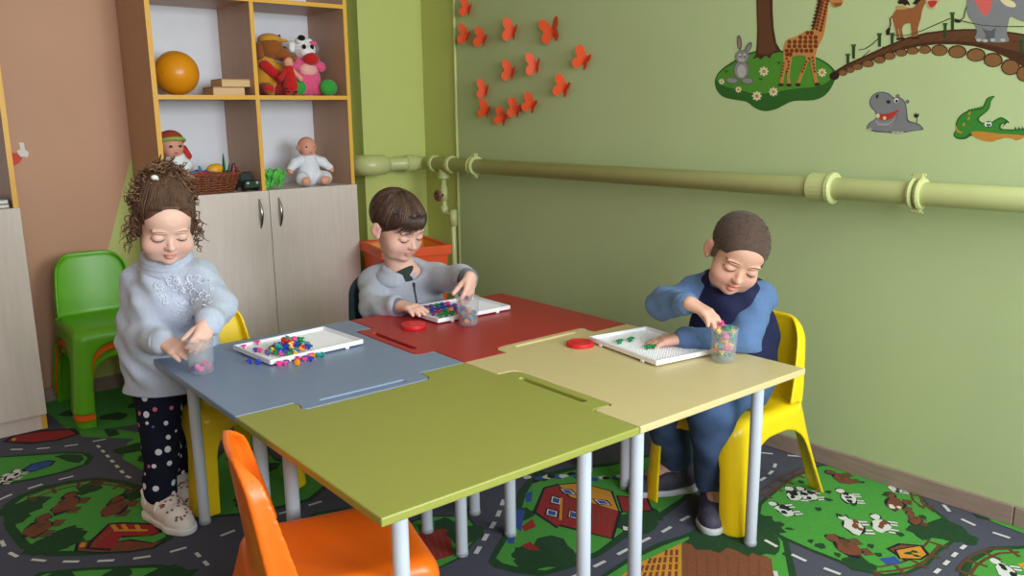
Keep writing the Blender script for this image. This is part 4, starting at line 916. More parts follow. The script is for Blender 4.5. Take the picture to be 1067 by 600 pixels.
'bridge':[('bark_dark','p',[2843,2598,2826,2632,2748,2674,2618,2723,2494,2770,2374,2810,2267,2829,2163,2834,2061,2833,1962,2825,1865,2810,1745,2782,1640,2743,1620,2546,1727,2608,1813,2662,1892,2701,1992,2734,2094,2751,2197,2758,2303,2753,2412,2736,2523,2701,2638,2668,2733,2636,2805,2596]),('bark','p',[2807,2631,2617,2709,2493,2756,2373,2798,2266,2817,2162,2824,2060,2823,1961,2815,1864,2800,1744,2772,1639,2733,1630,2642,1735,2682,1856,2719,1955,2748,2055,2765,2157,2774,2262,2775,2370,2761,2491,2730,2616,2688,2758,2646]),('bark_dark','p',[2663,2694,2595,2748,2598,2751,2665,2697]),('bark_dark','p',[2575,2715,2509,2765,2512,2768,2578,2717]),('bark_dark','p',[2490,2731,2425,2778,2428,2781,2492,2734]),('bark_dark','p',[2406,2745,2343,2787,2346,2790,2408,2748]),('bark_dark','p',[2324,2755,2263,2793,2265,2796,2326,2758]),('bark_dark','p',[2244,2762,2184,2795,2186,2798,2246,2765]),('bark_dark','p',[2166,2766,2107,2794,2109,2797,2168,2769]),('bark_dark','p',[2090,2768,2032,2790,2033,2793,2091,2771]),('bark_dark','p',[2015,2766,1957,2782,1959,2785,2016,2769]),('bark_dark','p',[1941,2762,1885,2772,1886,2775,1942,2765]),('bark_dark','p',[1869,2753,1813,2758,1814,2761,1869,2756]),('bark_dark','p',[1798,2743,1743,2742,1743,2745,1798,2746]),('bark_dark','p',[1728,2732,1674,2723,1674,2726,1728,2735]),('bark_dark','p',[1660,2718,1606,2702,1606,2705,1660,2721]),('bark_dark','e',[2763,2623,2733,2622,2761,2602]),('log_end','e',[2763,2621,2737,2620,2761,2603]),('bark_dark','e',[2714,2638,2687,2637,2713,2618]),('log_end','e',[2714,2636,2691,2635,2713,2619]),('bark_dark','e',[2671,2655,2634,2654,2669,2634]),('log_end','e',[2670,2653,2639,2652,2669,2635]),('bark_dark','e',[2602,2670,2564,2668,2600,2647]),('log_end','e',[2602,2668,2569,2666,2601,2648]),('bark_dark','e',[2531,2691,2494,2689,2529,2666]),('log_end','e',[2531,2688,2499,2687,2529,2668]),('bark_dark','e',[2471,2709,2434,2707,2469,2685]),('log_end','e',[2470,2707,2439,2705,2469,2687]),('bark_dark','e',[2402,2724,2366,2721,2400,2700]),('log_end','e',[2402,2721,2371,2720,2400,2701]),('bark_dark','e',[2334,2731,2298,2729,2332,2708]),('log_end','e',[2334,2729,2303,2727,2332,2709]),('bark_dark','e',[2263,2733,2228,2731,2261,2708]),('log_end','e',[2263,2731,2232,2729,2261,2710]),('bark_dark','e',[2180,2724,2133,2721,2177,2691]),('log_end','e',[2180,2722,2139,2719,2177,2694]),('bark_dark','e',[2080,2710,2029,2707,2076,2673]),('log_end','e',[2080,2708,2036,2706,2077,2677]),('bark_dark','e',[1978,2687,1927,2684,1974,2649]),('log_end','e',[1978,2685,1934,2683,1975,2653]),('bark_dark','e',[1886,2654,1836,2651,1882,2614]),('log_end','e',[1886,2652,1843,2650,1882,2618]),('bark_dark','e',[1794,2612,1746,2609,1790,2568]),('log_end','e',[1794,2610,1752,2608,1790,2573]),('bark_dark','e',[1721,2574,1681,2572,1717,2531]),('log_end','e',[1721,2572,1687,2571,1717,2536]),('bark_dark','e',[1645,2537,1601,2535,1640,2490]),('log_end','e',[1645,2535,1607,2534,1641,2496]),('ink_brown','e',[2820,2605,2787,2604,2818,2580]),('post','p',[2747,2736,2728,2735,2724,2673,2742,2674]),('post_top','p',[2754,2739,2722,2737,2723,2725,2750,2726]),('post','p',[2714,2790,2694,2789,2689,2705,2706,2706]),('post_top','p',[2720,2793,2688,2791,2690,2779,2716,2780]),('post','p',[2553,2845,2534,2844,2529,2767,2545,2768]),('post_top','p',[2559,2848,2529,2846,2530,2834,2555,2836]),('post','p',[2475,2841,2456,2840,2452,2775,2468,2776]),('post_top','p',[2480,2844,2451,2842,2452,2830,2477,2832]),('post','p',[2169,2873,2153,2871,2146,2789,2161,2790]),('post_top','p',[2175,2875,2148,2873,2149,2862,2172,2864]),('post','p',[2134,2928,2118,2926,2110,2832,2125,2833]),('post_top','p',[2140,2930,2113,2928,2114,2917,2137,2919]),('post','p',[1761,2761,1747,2760,1739,2677,1752,2678]),('post_top','p',[1766,2763,1742,2762,1743,2751,1763,2752]),('post','p',[2668,2754,2626,2758,2586,2780,2547,2813,2551,2816,2589,2784,2628,2762,2669,2758]),('post','p',[2464,2826,2374,2819,2289,2839,2206,2869,2135,2895,2137,2899,2209,2873,2290,2843,2375,2823,2465,2830]),('post','p',[2117,2892,2045,2867,1964,2843,1867,2828,1749,2819,1665,2814,1666,2818,1749,2823,1867,2832,1964,2847,2044,2871,2117,2896])],
'pony':[('pony_dark','p',[2474,2941,2490,2927,2483,2894,2490,2868,2482,2866,2475,2893,2482,2925,2468,2935]),('ink_brown','p',[2479,2872,2483,2831,2501,2833,2505,2858,2493,2873]),('pony','s',[2471,2935,2454,2971,2410,2983,2355,2975,2325,3006,2318,3046,2267,3072,2223,3046,2277,3006,2299,2951,2305,2900,2325,2881,2347,2888,2391,2888,2417,2867,2453,2891]),('pony','p',[2465,2914,2425,2900,2431,2857,2418,2808,2433,2806,2447,2859]),('pony','p',[2442,2901,2398,2897,2408,2856,2395,2807,2413,2807,2424,2857]),('pony','p',[2362,2905,2329,2902,2331,2849,2330,2805,2347,2804,2351,2851]),('pony','p',[2338,2903,2304,2910,2315,2859,2310,2806,2327,2805,2328,2860]),('ink_brown','e',[2424,2804,2409,2803,2424,2797]),('ink_brown','e',[2402,2806,2386,2805,2401,2799]),('ink_brown','e',[2336,2803,2321,2802,2335,2796]),('ink_brown','e',[2316,2804,2301,2803,2316,2797]),('ink_brown','s',[2447,3020,2415,3038,2386,3017,2373,2992,2390,3000,2400,2992,2418,3005,2434,3004]),('mane_tan','s',[2457,2985,2439,2998,2400,2987,2382,2974,2432,2972]),('muzzle','s',[2283,3012,2264,3041,2222,3036,2197,3003,2218,2985,2226,2960,2252,2959,2272,2985]),('red','s',[2270,3002,2219,3001,2227,2975,2252,2967]),('ink_brown','p',[2357,2999,2328,3037,2309,3066,2288,3064,2310,3015,2335,2991])],
'elephant':[('ele_dark','p',[2048,2979,2062,2930,2065,2896,2088,2882,2083,2876,2059,2892,2055,2927,2041,2976]),('ink_brown','e',[2094,2879,2076,2875,2094,2869]),('ele','s',[2048,3007,2049,2938,2032,2891,2004,2859,1985,2812,1992,2778,1965,2759,1897,2748,1817,2748,1830,2790,1827,2849,1816,2877,1768,2853,1732,2855,1733,2955,1833,3042,1976,3068]),('ele_dark','p',[1961,2830,1937,2789,1945,2754,1916,2749,1892,2750,1889,2815,1884,2853,1890,2825,1913,2812,1942,2819]),('toe','e',[1971,2766,1957,2765,1970,2757]),('toe','e',[1936,2760,1923,2759,1935,2751]),('toe','e',[1898,2761,1885,2760,1897,2752]),('toe','e',[1846,2757,1833,2756,1845,2748]),('scarf','s',[2018,2999,1969,2999,1924,2975,1923,2935,1942,2893,1965,2905,1998,2953]),('ele','s',[1828,2993,1737,2993,1678,2930,1680,2865,1731,2845,1777,2859,1818,2896]),('tusk','s',[1881,2970,1863,2980,1814,2954,1799,2933,1812,2925,1850,2938])],
'hippo':[('ele_dark','s',[2580,2277,2567,2311,2538,2330,2525,2349,2537,2383,2565,2408,2575,2447,2555,2483,2511,2499,2461,2490,2425,2463,2396,2467,2360,2443,2343,2405,2334,2358,2322,2325,2273,2311,2244,2292,2234,2272,2274,2266,2340,2254,2387,2246,2457,2253,2527,2257]),('ele','s',[2572,2280,2562,2309,2535,2325,2519,2349,2532,2386,2560,2410,2569,2446,2551,2478,2511,2493,2464,2484,2426,2457,2396,2461,2365,2439,2349,2405,2341,2358,2330,2318,2278,2305,2243,2276,2340,2262,2458,2261,2528,2266]),('red','s',[2516,2364,2466,2366,2418,2379,2385,2391,2411,2354,2439,2332,2478,2325,2509,2338]),('tusk','e',[2472,2340,2461,2340,2471,2329]),('tusk','e',[2515,2354,2503,2354,2514,2341]),('ele_light','s',[2528,2330,2491,2311,2437,2316,2403,2344,2421,2301,2470,2287,2510,2296]),('ele_dark','p',[2419,2381,2394,2358,2410,2322,2451,2292,2500,2293,2500,2290,2449,2288,2407,2319,2390,2358,2417,2383]),('ink_brown','e',[2529,2472,2521,2469,2533,2460]),('ink_brown','e',[2456,2437,2443,2436,2455,2426]),('white','e',[2408,2445,2394,2445,2407,2430]),('ink','e',[2406,2441,2398,2441,2405,2432]),('ele_dark','e',[2402,2471,2391,2471,2401,2460]),('fur_pink','e',[2402,2471,2396,2471,2402,2466]),('ele_dark','e',[2340,2437,2329,2437,2339,2426]),('fur_pink','e',[2340,2437,2334,2437,2340,2432]),('ele_dark','p',[2274,2311,2271,2339,2280,2360,2284,2359,2275,2339,2279,2311]),('ink_brown','p',[2292,2344,2296,2367,2284,2358,2284,2374,2277,2358,2266,2369,2268,2348,2279,2341]),('toe','e',[2408,2254,2394,2254,2407,2247]),('toe','e',[2383,2254,2370,2254,2383,2247]),('toe','e',[2359,2254,2346,2254,2358,2247]),('toe','e',[2559,2272,2545,2272,2559,2265])],
'crocodile':[('croc_dark','s',[2058,2243,2048,2275,2051,2311,2033,2352,1997,2378,1955,2391,1922,2395,1908,2421,1894,2451,1858,2459,1874,2433,1880,2390,1906,2360,1929,2336,1914,2316,1872,2311,1833,2336,1809,2342,1770,2316,1790,2307,1809,2303,1807,2281,1746,2277,1694,2281,1629,2278,1619,2252,1689,2239,1774,2233,1846,2215,1906,2227,1958,2240,1990,2221,2034,2221]),('croc','s',[2052,2246,2039,2277,2042,2311,2027,2347,1992,2372,1950,2384,1917,2388,1901,2418,1888,2446,1868,2454,1879,2433,1886,2392,1912,2364,1940,2336,1922,2311,1871,2305,1828,2329,1808,2334,1791,2318,1818,2307,1815,2275,1746,2270,1693,2274,1628,2269,1627,2256,1691,2250,1775,2245,1850,2257,1909,2263,1960,2262,1992,2235,2035,2230]),('croc_belly','s',[1964,2258,1926,2265,1867,2259,1800,2252,1690,2245,1694,2230,1724,2217,1750,2229,1806,2228,1845,2208,1896,2214,1940,2231]),('croc_belly','s',[2046,2302,2039,2275,2011,2257,2028,2255,2047,2270]),('croc_belly','e',[1982,2365,1977,2362,1986,2355]),('croc_belly','e',[1984,2336,1978,2333,1987,2326]),('croc_belly','e',[2007,2302,2001,2300,2010,2292]),('croc_dark','e',[1875,2304,1852,2304,1874,2285]),('white','e',[1886,2304,1875,2304,1885,2291]),('white','e',[1868,2304,1858,2304,1867,2291]),('ink','e',[1881,2301,1876,2301,1880,2294]),('ink','e',[1870,2301,1865,2301,1869,2294]),('tusk','p',[1809,2303,1778,2316,1781,2303,1794,2310,1798,2298,1808,2285]),('croc_dark','p',[1742,2273,1737,2292,1726,2273]),('croc_dark','p',[1724,2273,1719,2292,1709,2273]),('croc_dark','p',[1707,2273,1702,2293,1691,2273]),('croc_dark','p',[1690,2273,1685,2293,1674,2273]),('croc_dark','p',[1673,2273,1668,2293,1657,2273]),('croc_dark','p',[1656,2273,1651,2293,1640,2273]),('croc_dark','p',[1638,2273,1634,2293,1623,2273]),('croc_dark','p',[1992,2379,1987,2389,1978,2384]),('croc_dark','p',[1977,2382,1972,2393,1963,2387]),('croc_dark','p',[1962,2386,1957,2396,1948,2391]),('croc_dark','p',[1947,2389,1942,2400,1933,2394]),('croc_dark','p',[1932,2392,1928,2403,1919,2397])],
}
MLAB = {'island': ('grass_island_sticker', 'green flowery grass island wall sticker under the giraffe'), 'tree': ('tree_sticker', 'brown tree trunk wall sticker rising from the grass island'),
        'rabbit': ('rabbit_sticker', 'grey rabbit wall sticker sitting on the grass island'), 'giraffe': ('giraffe_sticker', 'spotted giraffe wall sticker standing on the grass island'),
        'bridge': ('bridge_sticker', 'brown arched log bridge wall sticker with rope posts'), 'pony': ('pony_sticker', 'brown pony wall sticker walking on the arched bridge'),
        'elephant': ('elephant_sticker', 'grey elephant wall sticker with pink scarf on the bridge'), 'hippo': ('hippo_sticker', 'grey open mouthed hippo wall sticker below the bridge'),
        'crocodile': ('crocodile_sticker', 'green crocodile wall sticker at the right edge of the wall')}
MZ = {'island': 1, 'tree': 2, 'giraffe': 3, 'rabbit': 3, 'bridge': 1, 'pony': 2, 'elephant': 2, 'hippo': 1, 'crocodile': 1}
def sticker_outline(kd, q):
    P = np.array(q, float).reshape(-1, 2) / 2000
    if kd == 'e':
        u, v = P[1] - P[0], P[2] - P[0]
        return [tuple(P[0] + u * math.cos(t) + v * math.sin(t)) for t in np.linspace(0, 2 * math.pi, 13)[:-1]]
    if kd == 'p': return [tuple(p) for p in P]
    o = []; k = len(P)
    for i in range(k):
        a, b_, c, d = P[i - 1], P[i], P[(i + 1) % k], P[(i + 2) % k]
        for t in (0, 1 / 3, 2 / 3): o.append(tuple(0.5 * (2 * b_ + (c - a) * t + (2 * a - 5 * b_ + 4 * c - d) * t * t + (3 * b_ - a - 3 * c + d) * t ** 3)))
    return o
for key, shapes in MURALS.items():
    b = MB(); names = []
    th = 0.0004 * MZ[key]
    # vinyl base: every patch is a thin slab so the sticker has a real thickness
    shapes = [(c, sticker_outline(kd, q)) for c, kd, q in shapes]
    for i, (c, poly) in enumerate(shapes):
        if c not in names: names.append(c)
        x1 = XR - 0.0003 - th - 0.00001 * i
        n = len(poly)
        vs = [(x1, y, z) for y, z in poly] + [(XR - 0.0001, y, z) for y, z in poly]
        b.add(vs, [tuple(range(n))] + [(k, (k + 1) % n, n + (k + 1) % n, n + k) for k in range(n)], names.index(c))
    cy_, cz_ = np.mean([p[0] for _, q in shapes for p in q]), np.mean([p[1] for _, q in shapes for p in q])
    o = b.build(MLAB[key][0], [mat('vinyl_' + c, tuple(v * 0.9 for v in INK[c]), 0.5, 0.04, 40, spec=0.3) for c in names], origin=(XR, cy_, cz_))
    tag(o, MLAB[key][1], 'wall sticker', 'animal wall stickers')
# paper butterflies, folded so their wings stand off the wall
m_bfly = mat('orange_card', (226, 84, 40), 0.55, 0.05, 40)
BLAB = ['topmost orange paper butterfly by the corner conduit', 'orange paper butterfly nearest the conduit in the second row', 'orange paper butterfly second from the conduit in the second row',
        'orange paper butterfly in the middle of the upper row', 'orange paper butterfly with both wings spread flat', 'left orange paper butterfly of the close pair in the middle of the flight',
        'right orange paper butterfly of the close pair in the middle of the flight', 'rightmost orange paper butterfly on the green wall', 'upper orange paper butterfly of the lower left cluster',
        'orange paper butterfly directly under another at the lower left', 'lowest orange paper butterfly on the green wall', 'middle orange paper butterfly of the lowest row',
        'orange paper butterfly at the right end of the lowest row', 'orange paper butterfly between the lowest row and the rightmost one']
WING = [(0.0, 0.10), (0.10, 0.30), (0.30, 0.50), (0.48, 0.52), (0.56, 0.38), (0.50, 0.16), (0.36, 0.02), (0.46, -0.10), (0.48, -0.28), (0.36, -0.44), (0.20, -0.46), (0.08, -0.28), (0.0, -0.14)]
for (y, z, s, tilt, op), lab in zip([(3.2817,1.6859,0.087,-12,0.5),(3.2972,1.5619,0.093,-12,0.5),(3.1734,1.5398,0.091,-14,0.55),(2.96,1.558,0.099,-5,0.5),(2.7095,1.5406,0.103,8,1.0),(2.9729,1.3825,0.093,-3,0.45),(2.8078,1.402,0.094,4,0.45),(2.511,1.4107,0.096,-18,0.7),(3.1619,1.3068,0.089,0,0.4),(3.1536,1.2132,0.089,-14,0.45),(3.0344,1.1769,0.088,-18,0.6),(2.9388,1.2152,0.09,-8,0.6),(2.8344,1.235,0.092,-18,0.6),(2.6297,1.302,0.096,-14,0.7)], BLAB):
    root = empty('paper_butterfly', (XR - 0.004, y, z)); tag(root, lab, 'butterfly decoration', 'orange paper butterflies on the green wall')
    flat = op > 0.9
    root.rotation_euler = (math.radians(-tilt + (0 if flat else 14)), 0, 0)
    for sd, fold, q in ((1, 24 if flat else 60 - 14 * op, 1.05), (-1, 14 if flat else 38 - 20 * op, 1.0 if flat else 0.78)):
        f = math.radians(fold); b = MB(); n = len(WING)
        P = [(-sx * s * q * math.sin(f) - 0.002, sd * sx * s * q * math.cos(f), sz * s * q) for sx, sz in WING]
        P2 = [(p[0] - 0.0007, p[1], p[2]) for p in P]
        b.add(P + P2, [tuple(range(n)), tuple(range(2 * n - 1, n - 1, -1))] + [(k, (k + 1) % n, n + (k + 1) % n, n + k) for k in range(n)])
        b.build('wing', m_bfly, root)
    b = MB(); b.tube([(-0.003, 0, -0.22 * s), (-0.004, 0, 0), (-0.003, 0, 0.2 * s)], [0.0015, 0.0028, 0.0015], 8); b.build('body', m_bfly, root, smooth=True)
# two sticker remnants on the peach wall
for nm, lab, col, y, z, pts in (('sticker_scrap', 'small red sticker scrap on the peach wall', (206, 70, 50), (0.72,1.037), 0, [(-0.024, 0.028), (0.006, 0.026), (0.024, 0.004), (0.012, -0.014), (-0.018, -0.03)]),
                                ('sticker_scrap', 'small white sticker scrap on the peach wall above the red one', (226, 216, 214), (0.75,1.075), 0, [(-0.012, 0.03), (0.006, 0.028), (0.008, 0.0), (0.02, -0.012), (0.014, -0.03), (-0.014, -0.026), (-0.022, -0.005), (-0.008, 0.004)])):
    b = MB(); b.prism(pts, 0, 0.0008, f=lambda x, q, h: (x, -h - 0.0002, q)); o = b.build(nm, mat('scrap_' + str(col[0]) + '_paper', col, 0.6, 0.05)); o.location = (y[0], YO, y[1]); tag(o, lab, 'wall sticker')
# ------------------------------------------------------------------ things on the tables
TZ = 0.520
m_tray = mat('white_glossy_plastic', (238, 238, 242), 0.3, 0.015, 30)
def pegboard(x, y, rot, label):
    root = empty('pegboard_tray', (x, y, TZ), math.radians(rot)); tag(root, label, 'tray', 'white mosaic pegboard trays')
    w, d = 0.1525, 0.112
    b = MB(); b.box((-w + 0.004, -d + 0.004, 0.007), (w - 0.004, d - 0.004, 0.0095))
    # raised pins of the board, a grid of small studs
    nx, ny = 30, 21
    for i in range(nx):
        for j in range(ny):
            px_, py_ = -w + 0.014 + i * (2 * w - 0.028) / (nx - 1), -d + 0.014 + j * (2 * d - 0.028) / (ny - 1); r = 0.0017
            b.add([(px_ - r, py_ - r, 0.0095), (px_ + r, py_ - r, 0.0095), (px_ + r, py_ + r, 0.0095), (px_ - r, py_ + r, 0.0095), (px_ - r * .7, py_ - r * .7, 0.0112), (px_ + r * .7, py_ - r * .7, 0.0112), (px_ + r * .7, py_ + r * .7, 0.0112), (px_ - r * .7, py_ + r * .7, 0.0112)],
                  [(4, 5, 6, 7), (0, 1, 5, 4), (1, 2, 6, 5), (2, 3, 7, 6), (3, 0, 4, 7)])
    b.build('board', m_tray, root)
    b = MB()
    for lo, hi in (((-w, -d), (w, -d + 0.005)), ((-w, d - 0.005), (w, d)), ((-w, -d + 0.005), (-w + 0.005, d - 0.005)), ((w - 0.005, -d + 0.005), (w, d - 0.005))):
        b.box((lo[0], lo[1], 0.005), (hi[0], hi[1], 0.0185))
    b.build('rim', m_tray, root, bevel=0.0012)
    for fx in (-0.095, 0.095):
        for fy in (-1, 1):
            b = MB(); b.box((fx - 0.006, fy * d - 0.003, 0.0003), (fx + 0.006, fy * d + 0.003, 0.008)); b.build('foot', m_tray, root, bevel=0.001)
    return root
T1 = (1.086, 2.240, 3.0); T2 = (1.712, 2.292, -2.0); T3 = (1.845, 1.526, 80.5)
pegboard(*T1, 'white pegboard tray heaped with pegs on the blue grey table')
pegboard(*T2, 'white pegboard tray with finished rows of pegs on the red table')
pegboard(*T3, 'nearly empty white pegboard tray on the cream table')
def alpha_plastic(name, col, a, rough=0.25):
    m = mat(name, col, rough, 0.01); N, L = m.node_tree.nodes, m.node_tree.links
    b = N['Principled BSDF']; out = N['Material Output']
    t = N.new('ShaderNodeBsdfTransparent'); t.inputs[0].default_value = (0.97, 0.97, 0.97, 1)
    x = N.new('ShaderNodeMixShader'); x.inputs[0].default_value = a
    L.new(t.outputs[0], x.inputs[1]); L.new(b.outputs[0], x.inputs[2]); L.new(x.outputs[0], out.inputs['Surface'])
    return m
m_cup = alpha_plastic('frosted_clear_plastic', (222, 226, 230), 0.16)
def cup(x, y, label):
    root = empty('plastic_cup', (x, y, TZ)); tag(root, label, 'cup', 'frosted plastic cups of pegs')
    b = MB(); b.lathe([(0.0, 0.0008), (0.0300, 0.0008), (0.0318, 0.003), (0.0375, 0.094), (0.0366, 0.094), (0.0308, 0.0045), (0.0, 0.0035)], n=32); b.build('cup_wall', m_cup, root, smooth=True)
    b = MB(); b.lathe([(0.0366, 0.0905), (0.0388, 0.0912), (0.0392, 0.0935), (0.0386, 0.0958), (0.0366, 0.0962)], n=32); b.build('rim', m_cup, root, smooth=True)
    return root
CUPS = {'girl': (0.777, 2.195), 'mid': (1.629, 2.118), 'right': (1.890, 1.307)}
cup(*CUPS['girl'], 'nearly empty frosted cup between the standing girl\'s hands'); cup(*CUPS['mid'], 'half full frosted cup in front of the boy in the grey hooded top'); cup(*CUPS['right'], 'brim full frosted cup of pegs at the edge of the cream table')
m_lid = mat('red_lid_plastic', (205, 36, 44), 0.35, 0.03)
for x, y, lab in ((1.476, 2.211, 'red round cup lid lying on the red table'), (1.714, 1.687, 'red round cup lid lying on the cream table beside the tray')):
    root = empty('cup_lid', (x, y, TZ)); tag(root, lab, 'lid', 'red cup lids')
    b = MB(); b.lathe([(0.0, 0.0115), (0.030, 0.0115), (0.032, 0.013), (0.0385, 0.013), (0.0405, 0.011), (0.0410, 0.002), (0.0405, 0.0004), (0.0, 0.0004)], n=36); b.build('lid_shell', m_lid, root, smooth=False, bevel=0.0008)
    b = MB(); b.lathe([(0.018, 0.0115), (0.018, 0.0124), (0.020, 0.0124), (0.020, 0.0115)], n=30, cap=False); b.build('ridge', m_lid, root)
# mosaic pegs: a six lobed flower head on a short stem
PC = {'blue': (36, 66, 176), 'green': (20, 128, 72), 'teal': (24, 158, 148), 'orange': (238, 150, 36), 'yellow': (240, 196, 60), 'pink': (236, 70, 150), 'red': (206, 40, 56), 'purple': (110, 50, 140)}
def peg_mesh():
    b = MB(); n = 24
    o = [(0.0088 * (0.86 + 0.14 * math.cos(6 * a)) * math.cos(a), 0.0088 * (0.86 + 0.14 * math.cos(6 * a)) * math.sin(a)) for a in np.linspace(0, 2 * math.pi, n + 1)[:-1]]
    vs = [(x, y, 0.0) for x, y in o] + [(x, y, 0.0032) for x, y in o] + [(x * .72, y * .72, 0.0048) for x, y in o]
    fs = [tuple(range(n - 1, -1, -1)), tuple(2 * n + k for k in range(n))]
    for q in (0, n): fs += [(q + k, q + (k + 1) % n, q + n + (k + 1) % n, q + n + k) for k in range(n)]
    b.add(vs, fs); b.lathe([(0.0026, -0.008), (0.0032, -0.007), (0.0032, 0.0)], n=8)
    return b
PEG = {}
def peg(c, loc, rot, label, group, s=1.0):
    if c not in PEG:
        o = peg_mesh().build('mosaic_peg', mat('peg_' + c, PC[c], 0.3, 0.03), smooth=False); PEG[c] = o.data
    else: o = link_mesh('mosaic_peg', PEG[c])
    o.location = loc; o.rotation_euler = rot; o.scale = (s, s, s)
    tag(o, label, 'mosaic peg', group); return o
rr = random.Random(5)
def tloc(T, u, v):
    a = math.radians(T[2]); return (T[0] + u * math.cos(a) - v * math.sin(a), T[1] + u * math.sin(a) + v * math.cos(a))
tilt = lambda m=0.5: (rr.uniform(-m, m), rr.uniform(-m, m), rr.uniform(0, 6.28))
hc = ['blue', 'green', 'teal', 'orange', 'green', 'blue', 'purple', 'yellow', 'pink', 'teal', 'blue', 'red']
for i in range(84):        # the heap in the near left of the blue table's tray
    a = rr.uniform(0, 6.28); q = math.sqrt(rr.random()); u = -0.060 + 0.064 * q * math.cos(a); v = -0.048 + 0.050 * q * math.sin(a)
    c = hc[i % len(hc)]; z = TZ + 0.018 + 0.044 * (1 - q) * rr.uniform(0.35, 1)
    x, y = tloc(T1, u, v); peg(c, (x, y, z), tilt(0.9), '%s mosaic peg in the heap on the blue grey table\'s tray' % c, 'pegs heaped on the tray')
for i, (u, v, c) in enumerate(((-0.135, 0.080, 'pink'), (-0.085, 0.092, 'pink'), (-0.128, 0.02, 'blue'), (-0.122, 0.008, 'pink'), (0.018, 0.038, 'green'), (0.028, 0.030, 'green'), (0.012, -0.03, 'pink'), (0.008, 0.048, 'green'))):
    x, y = tloc(T1, u, v); peg(c, (x, y, TZ + 0.0175), tilt(0.15), '%s mosaic peg lying apart from the heap on the blue grey table\'s tray' % c, 'loose pegs on the blue grey table\'s tray')
for i, (u, v, c) in enumerate(((-0.180, -0.045, 'blue'), (-0.168, -0.07, 'blue'), (-0.135, -0.128, 'pink'), (-0.120, -0.135, 'pink'), (-0.112, -0.128, 'purple'), (-0.095, -0.158, 'orange'), (-0.09, -0.145, 'orange'), (-0.062, -0.140, 'pink'), (-0.075, -0.125, 'pink'), (-0.055, -0.130, 'blue'), (-0.048, -0.150, 'blue'), (-0.028, -0.126, 'orange'), (-0.012, -0.130, 'teal'), (-0.006, -0.138, 'teal'), (-0.035, -0.124, 'pink'))):
    x, y = tloc(T1, u, v); peg(c, (x, y, TZ + 0.0085), (math.radians(rr.choice((0, 75, 100))) if i % 3 else 0.1, rr.uniform(-.2, .2), rr.uniform(0, 6)), '%s mosaic peg spilled on the blue grey table in front of the tray' % c, 'pegs spilled on the blue grey table', 1.05)
rows = ['pink', 'blue', 'purple', 'blue', 'red', 'blue', 'pink', 'purple', 'blue', 'green', 'green', 'red', 'green', 'blue', 'orange', 'purple']
k = 0
for j in range(4):
    for i in range(6):
        x, y = tloc(T2, -0.118 + i * 0.0235, -0.075 + j * 0.043); c = ('green', 'green', 'green', 'red', 'red', 'green')[i] if j == 0 else rows[(k * 5 + j) % len(rows)]; k += 1
        for q in ((0, 0), (0.011, 0.012)):
            peg(c, (x + q[0], y + q[1], TZ + 0.0175), (0, 0, rr.uniform(0, 6)), '%s mosaic peg pressed into the pattern on the red table\'s tray' % c, 'pegs set in rows on the red table\'s tray', 1.1)
for u, v, lab in ((0.060, 0.073, 'green mosaic peg nearest the far left corner of the cream table\'s tray'), (0.062, 0.030, 'green mosaic peg at the fingertips on the cream table\'s tray'), (-0.030, 0.040, 'green mosaic peg in the near pair on the cream table\'s tray'), (-0.037, 0.020, 'green mosaic peg in the near pair on the cream table\'s tray')):
    for q in (0, 0.011):
        x, y = tloc(T3, u + q * .3, v - q); peg('green', (x, y, TZ + 0.0175), (0, 0, rr.uniform(0, 6)), lab, 'green pegs on the cream table\'s tray', 1.0)
def fill(key, n, zmax, cols, who):
    x, y = CUPS[key]
    for i in range(n):
        z = 0.014 + (zmax - 0.014) * (i / max(n - 1, 1)); rad = 0.0255 + 0.004 * z / 0.09
        a = rr.uniform(0, 6.28); q = rr.choice((0.3, 0.75, 0.95, 0.95)) * rad * 0.84
        c = cols[rr.randrange(len(cols))]
        o = peg(c, (x + q * math.cos(a), y + q * math.sin(a), TZ + z), tilt(1.2), '%s mosaic peg inside %s' % (c, who), 'pegs inside ' + who, 1.0)
fill('girl', 9, 0.024, ['pink', 'blue', 'teal', 'pink', 'purple', 'red'], 'the cup at the standing girl\'s hands')
fill('mid', 30, 0.050, ['teal', 'green', 'orange', 'blue', 'red', 'teal', 'orange'], 'the half full cup on the red table')
fill('right', 64, 0.092, ['yellow', 'orange', 'green', 'teal', 'pink', 'yellow', 'green', 'purple', 'orange'], 'the full cup on the cream table')

# ------------------------------------------------------------------ toys in the cabinet
SZ1, SZ2 = 0.8715, 1.2885
def sculpt(name, parent, prims, m, h=0.004, k=0.012, op=None):
    """soft part made of blended ellipsoids ('e', c, r[, R]) and limbs ('c', a, b, ra, rb)"""
    pts = []
    for p in prims:
        if p[0] == 'e': r = max(p[2]) if hasattr(p[2], '__len__') else p[2]; pts += [np.array(p[1]) - r, np.array(p[1]) + r]
        else: r = max(p[3], p[4]); pts += [np.minimum(p[1], p[2]) - r, np.maximum(p[1], p[2]) + r]
    G = SDF(np.min(pts, 0) - 0.012, np.max(pts, 0) + 0.012, h)
    for p in prims:
        if p[0] == 'e': G.ell(p[1], p[2], p[3] if len(p) > 3 else None, k)
        else: G.cone(p[1], p[2], p[3], p[4], k)
    V, Q = G.mesh(); return np_mesh(name, V, Q, m, parent)
m_ball = mat('orange_ball_vinyl', (226, 146, 20), 0.28, 0.03, 6)
b = MB(); b.sphere((0, 0, 0), 0.0925, 40, 26); o = b.build('ball', m_ball, smooth=True); o.location = (1.318, 3.705, SZ2 + 0.0925); tag(o, 'large orange ball on the middle shelf of the toy cabinet', 'ball')
bv = MB(); bv.lathe([(0.0, 0.093), (0.004, 0.0928), (0.005, 0.0915)], n=12, axis='y'); bo = bv.build('valve', mat('ball_valve', (190, 120, 20), 0.4), o, smooth=True); bo.rotation_euler = (0, 0, 2.2)
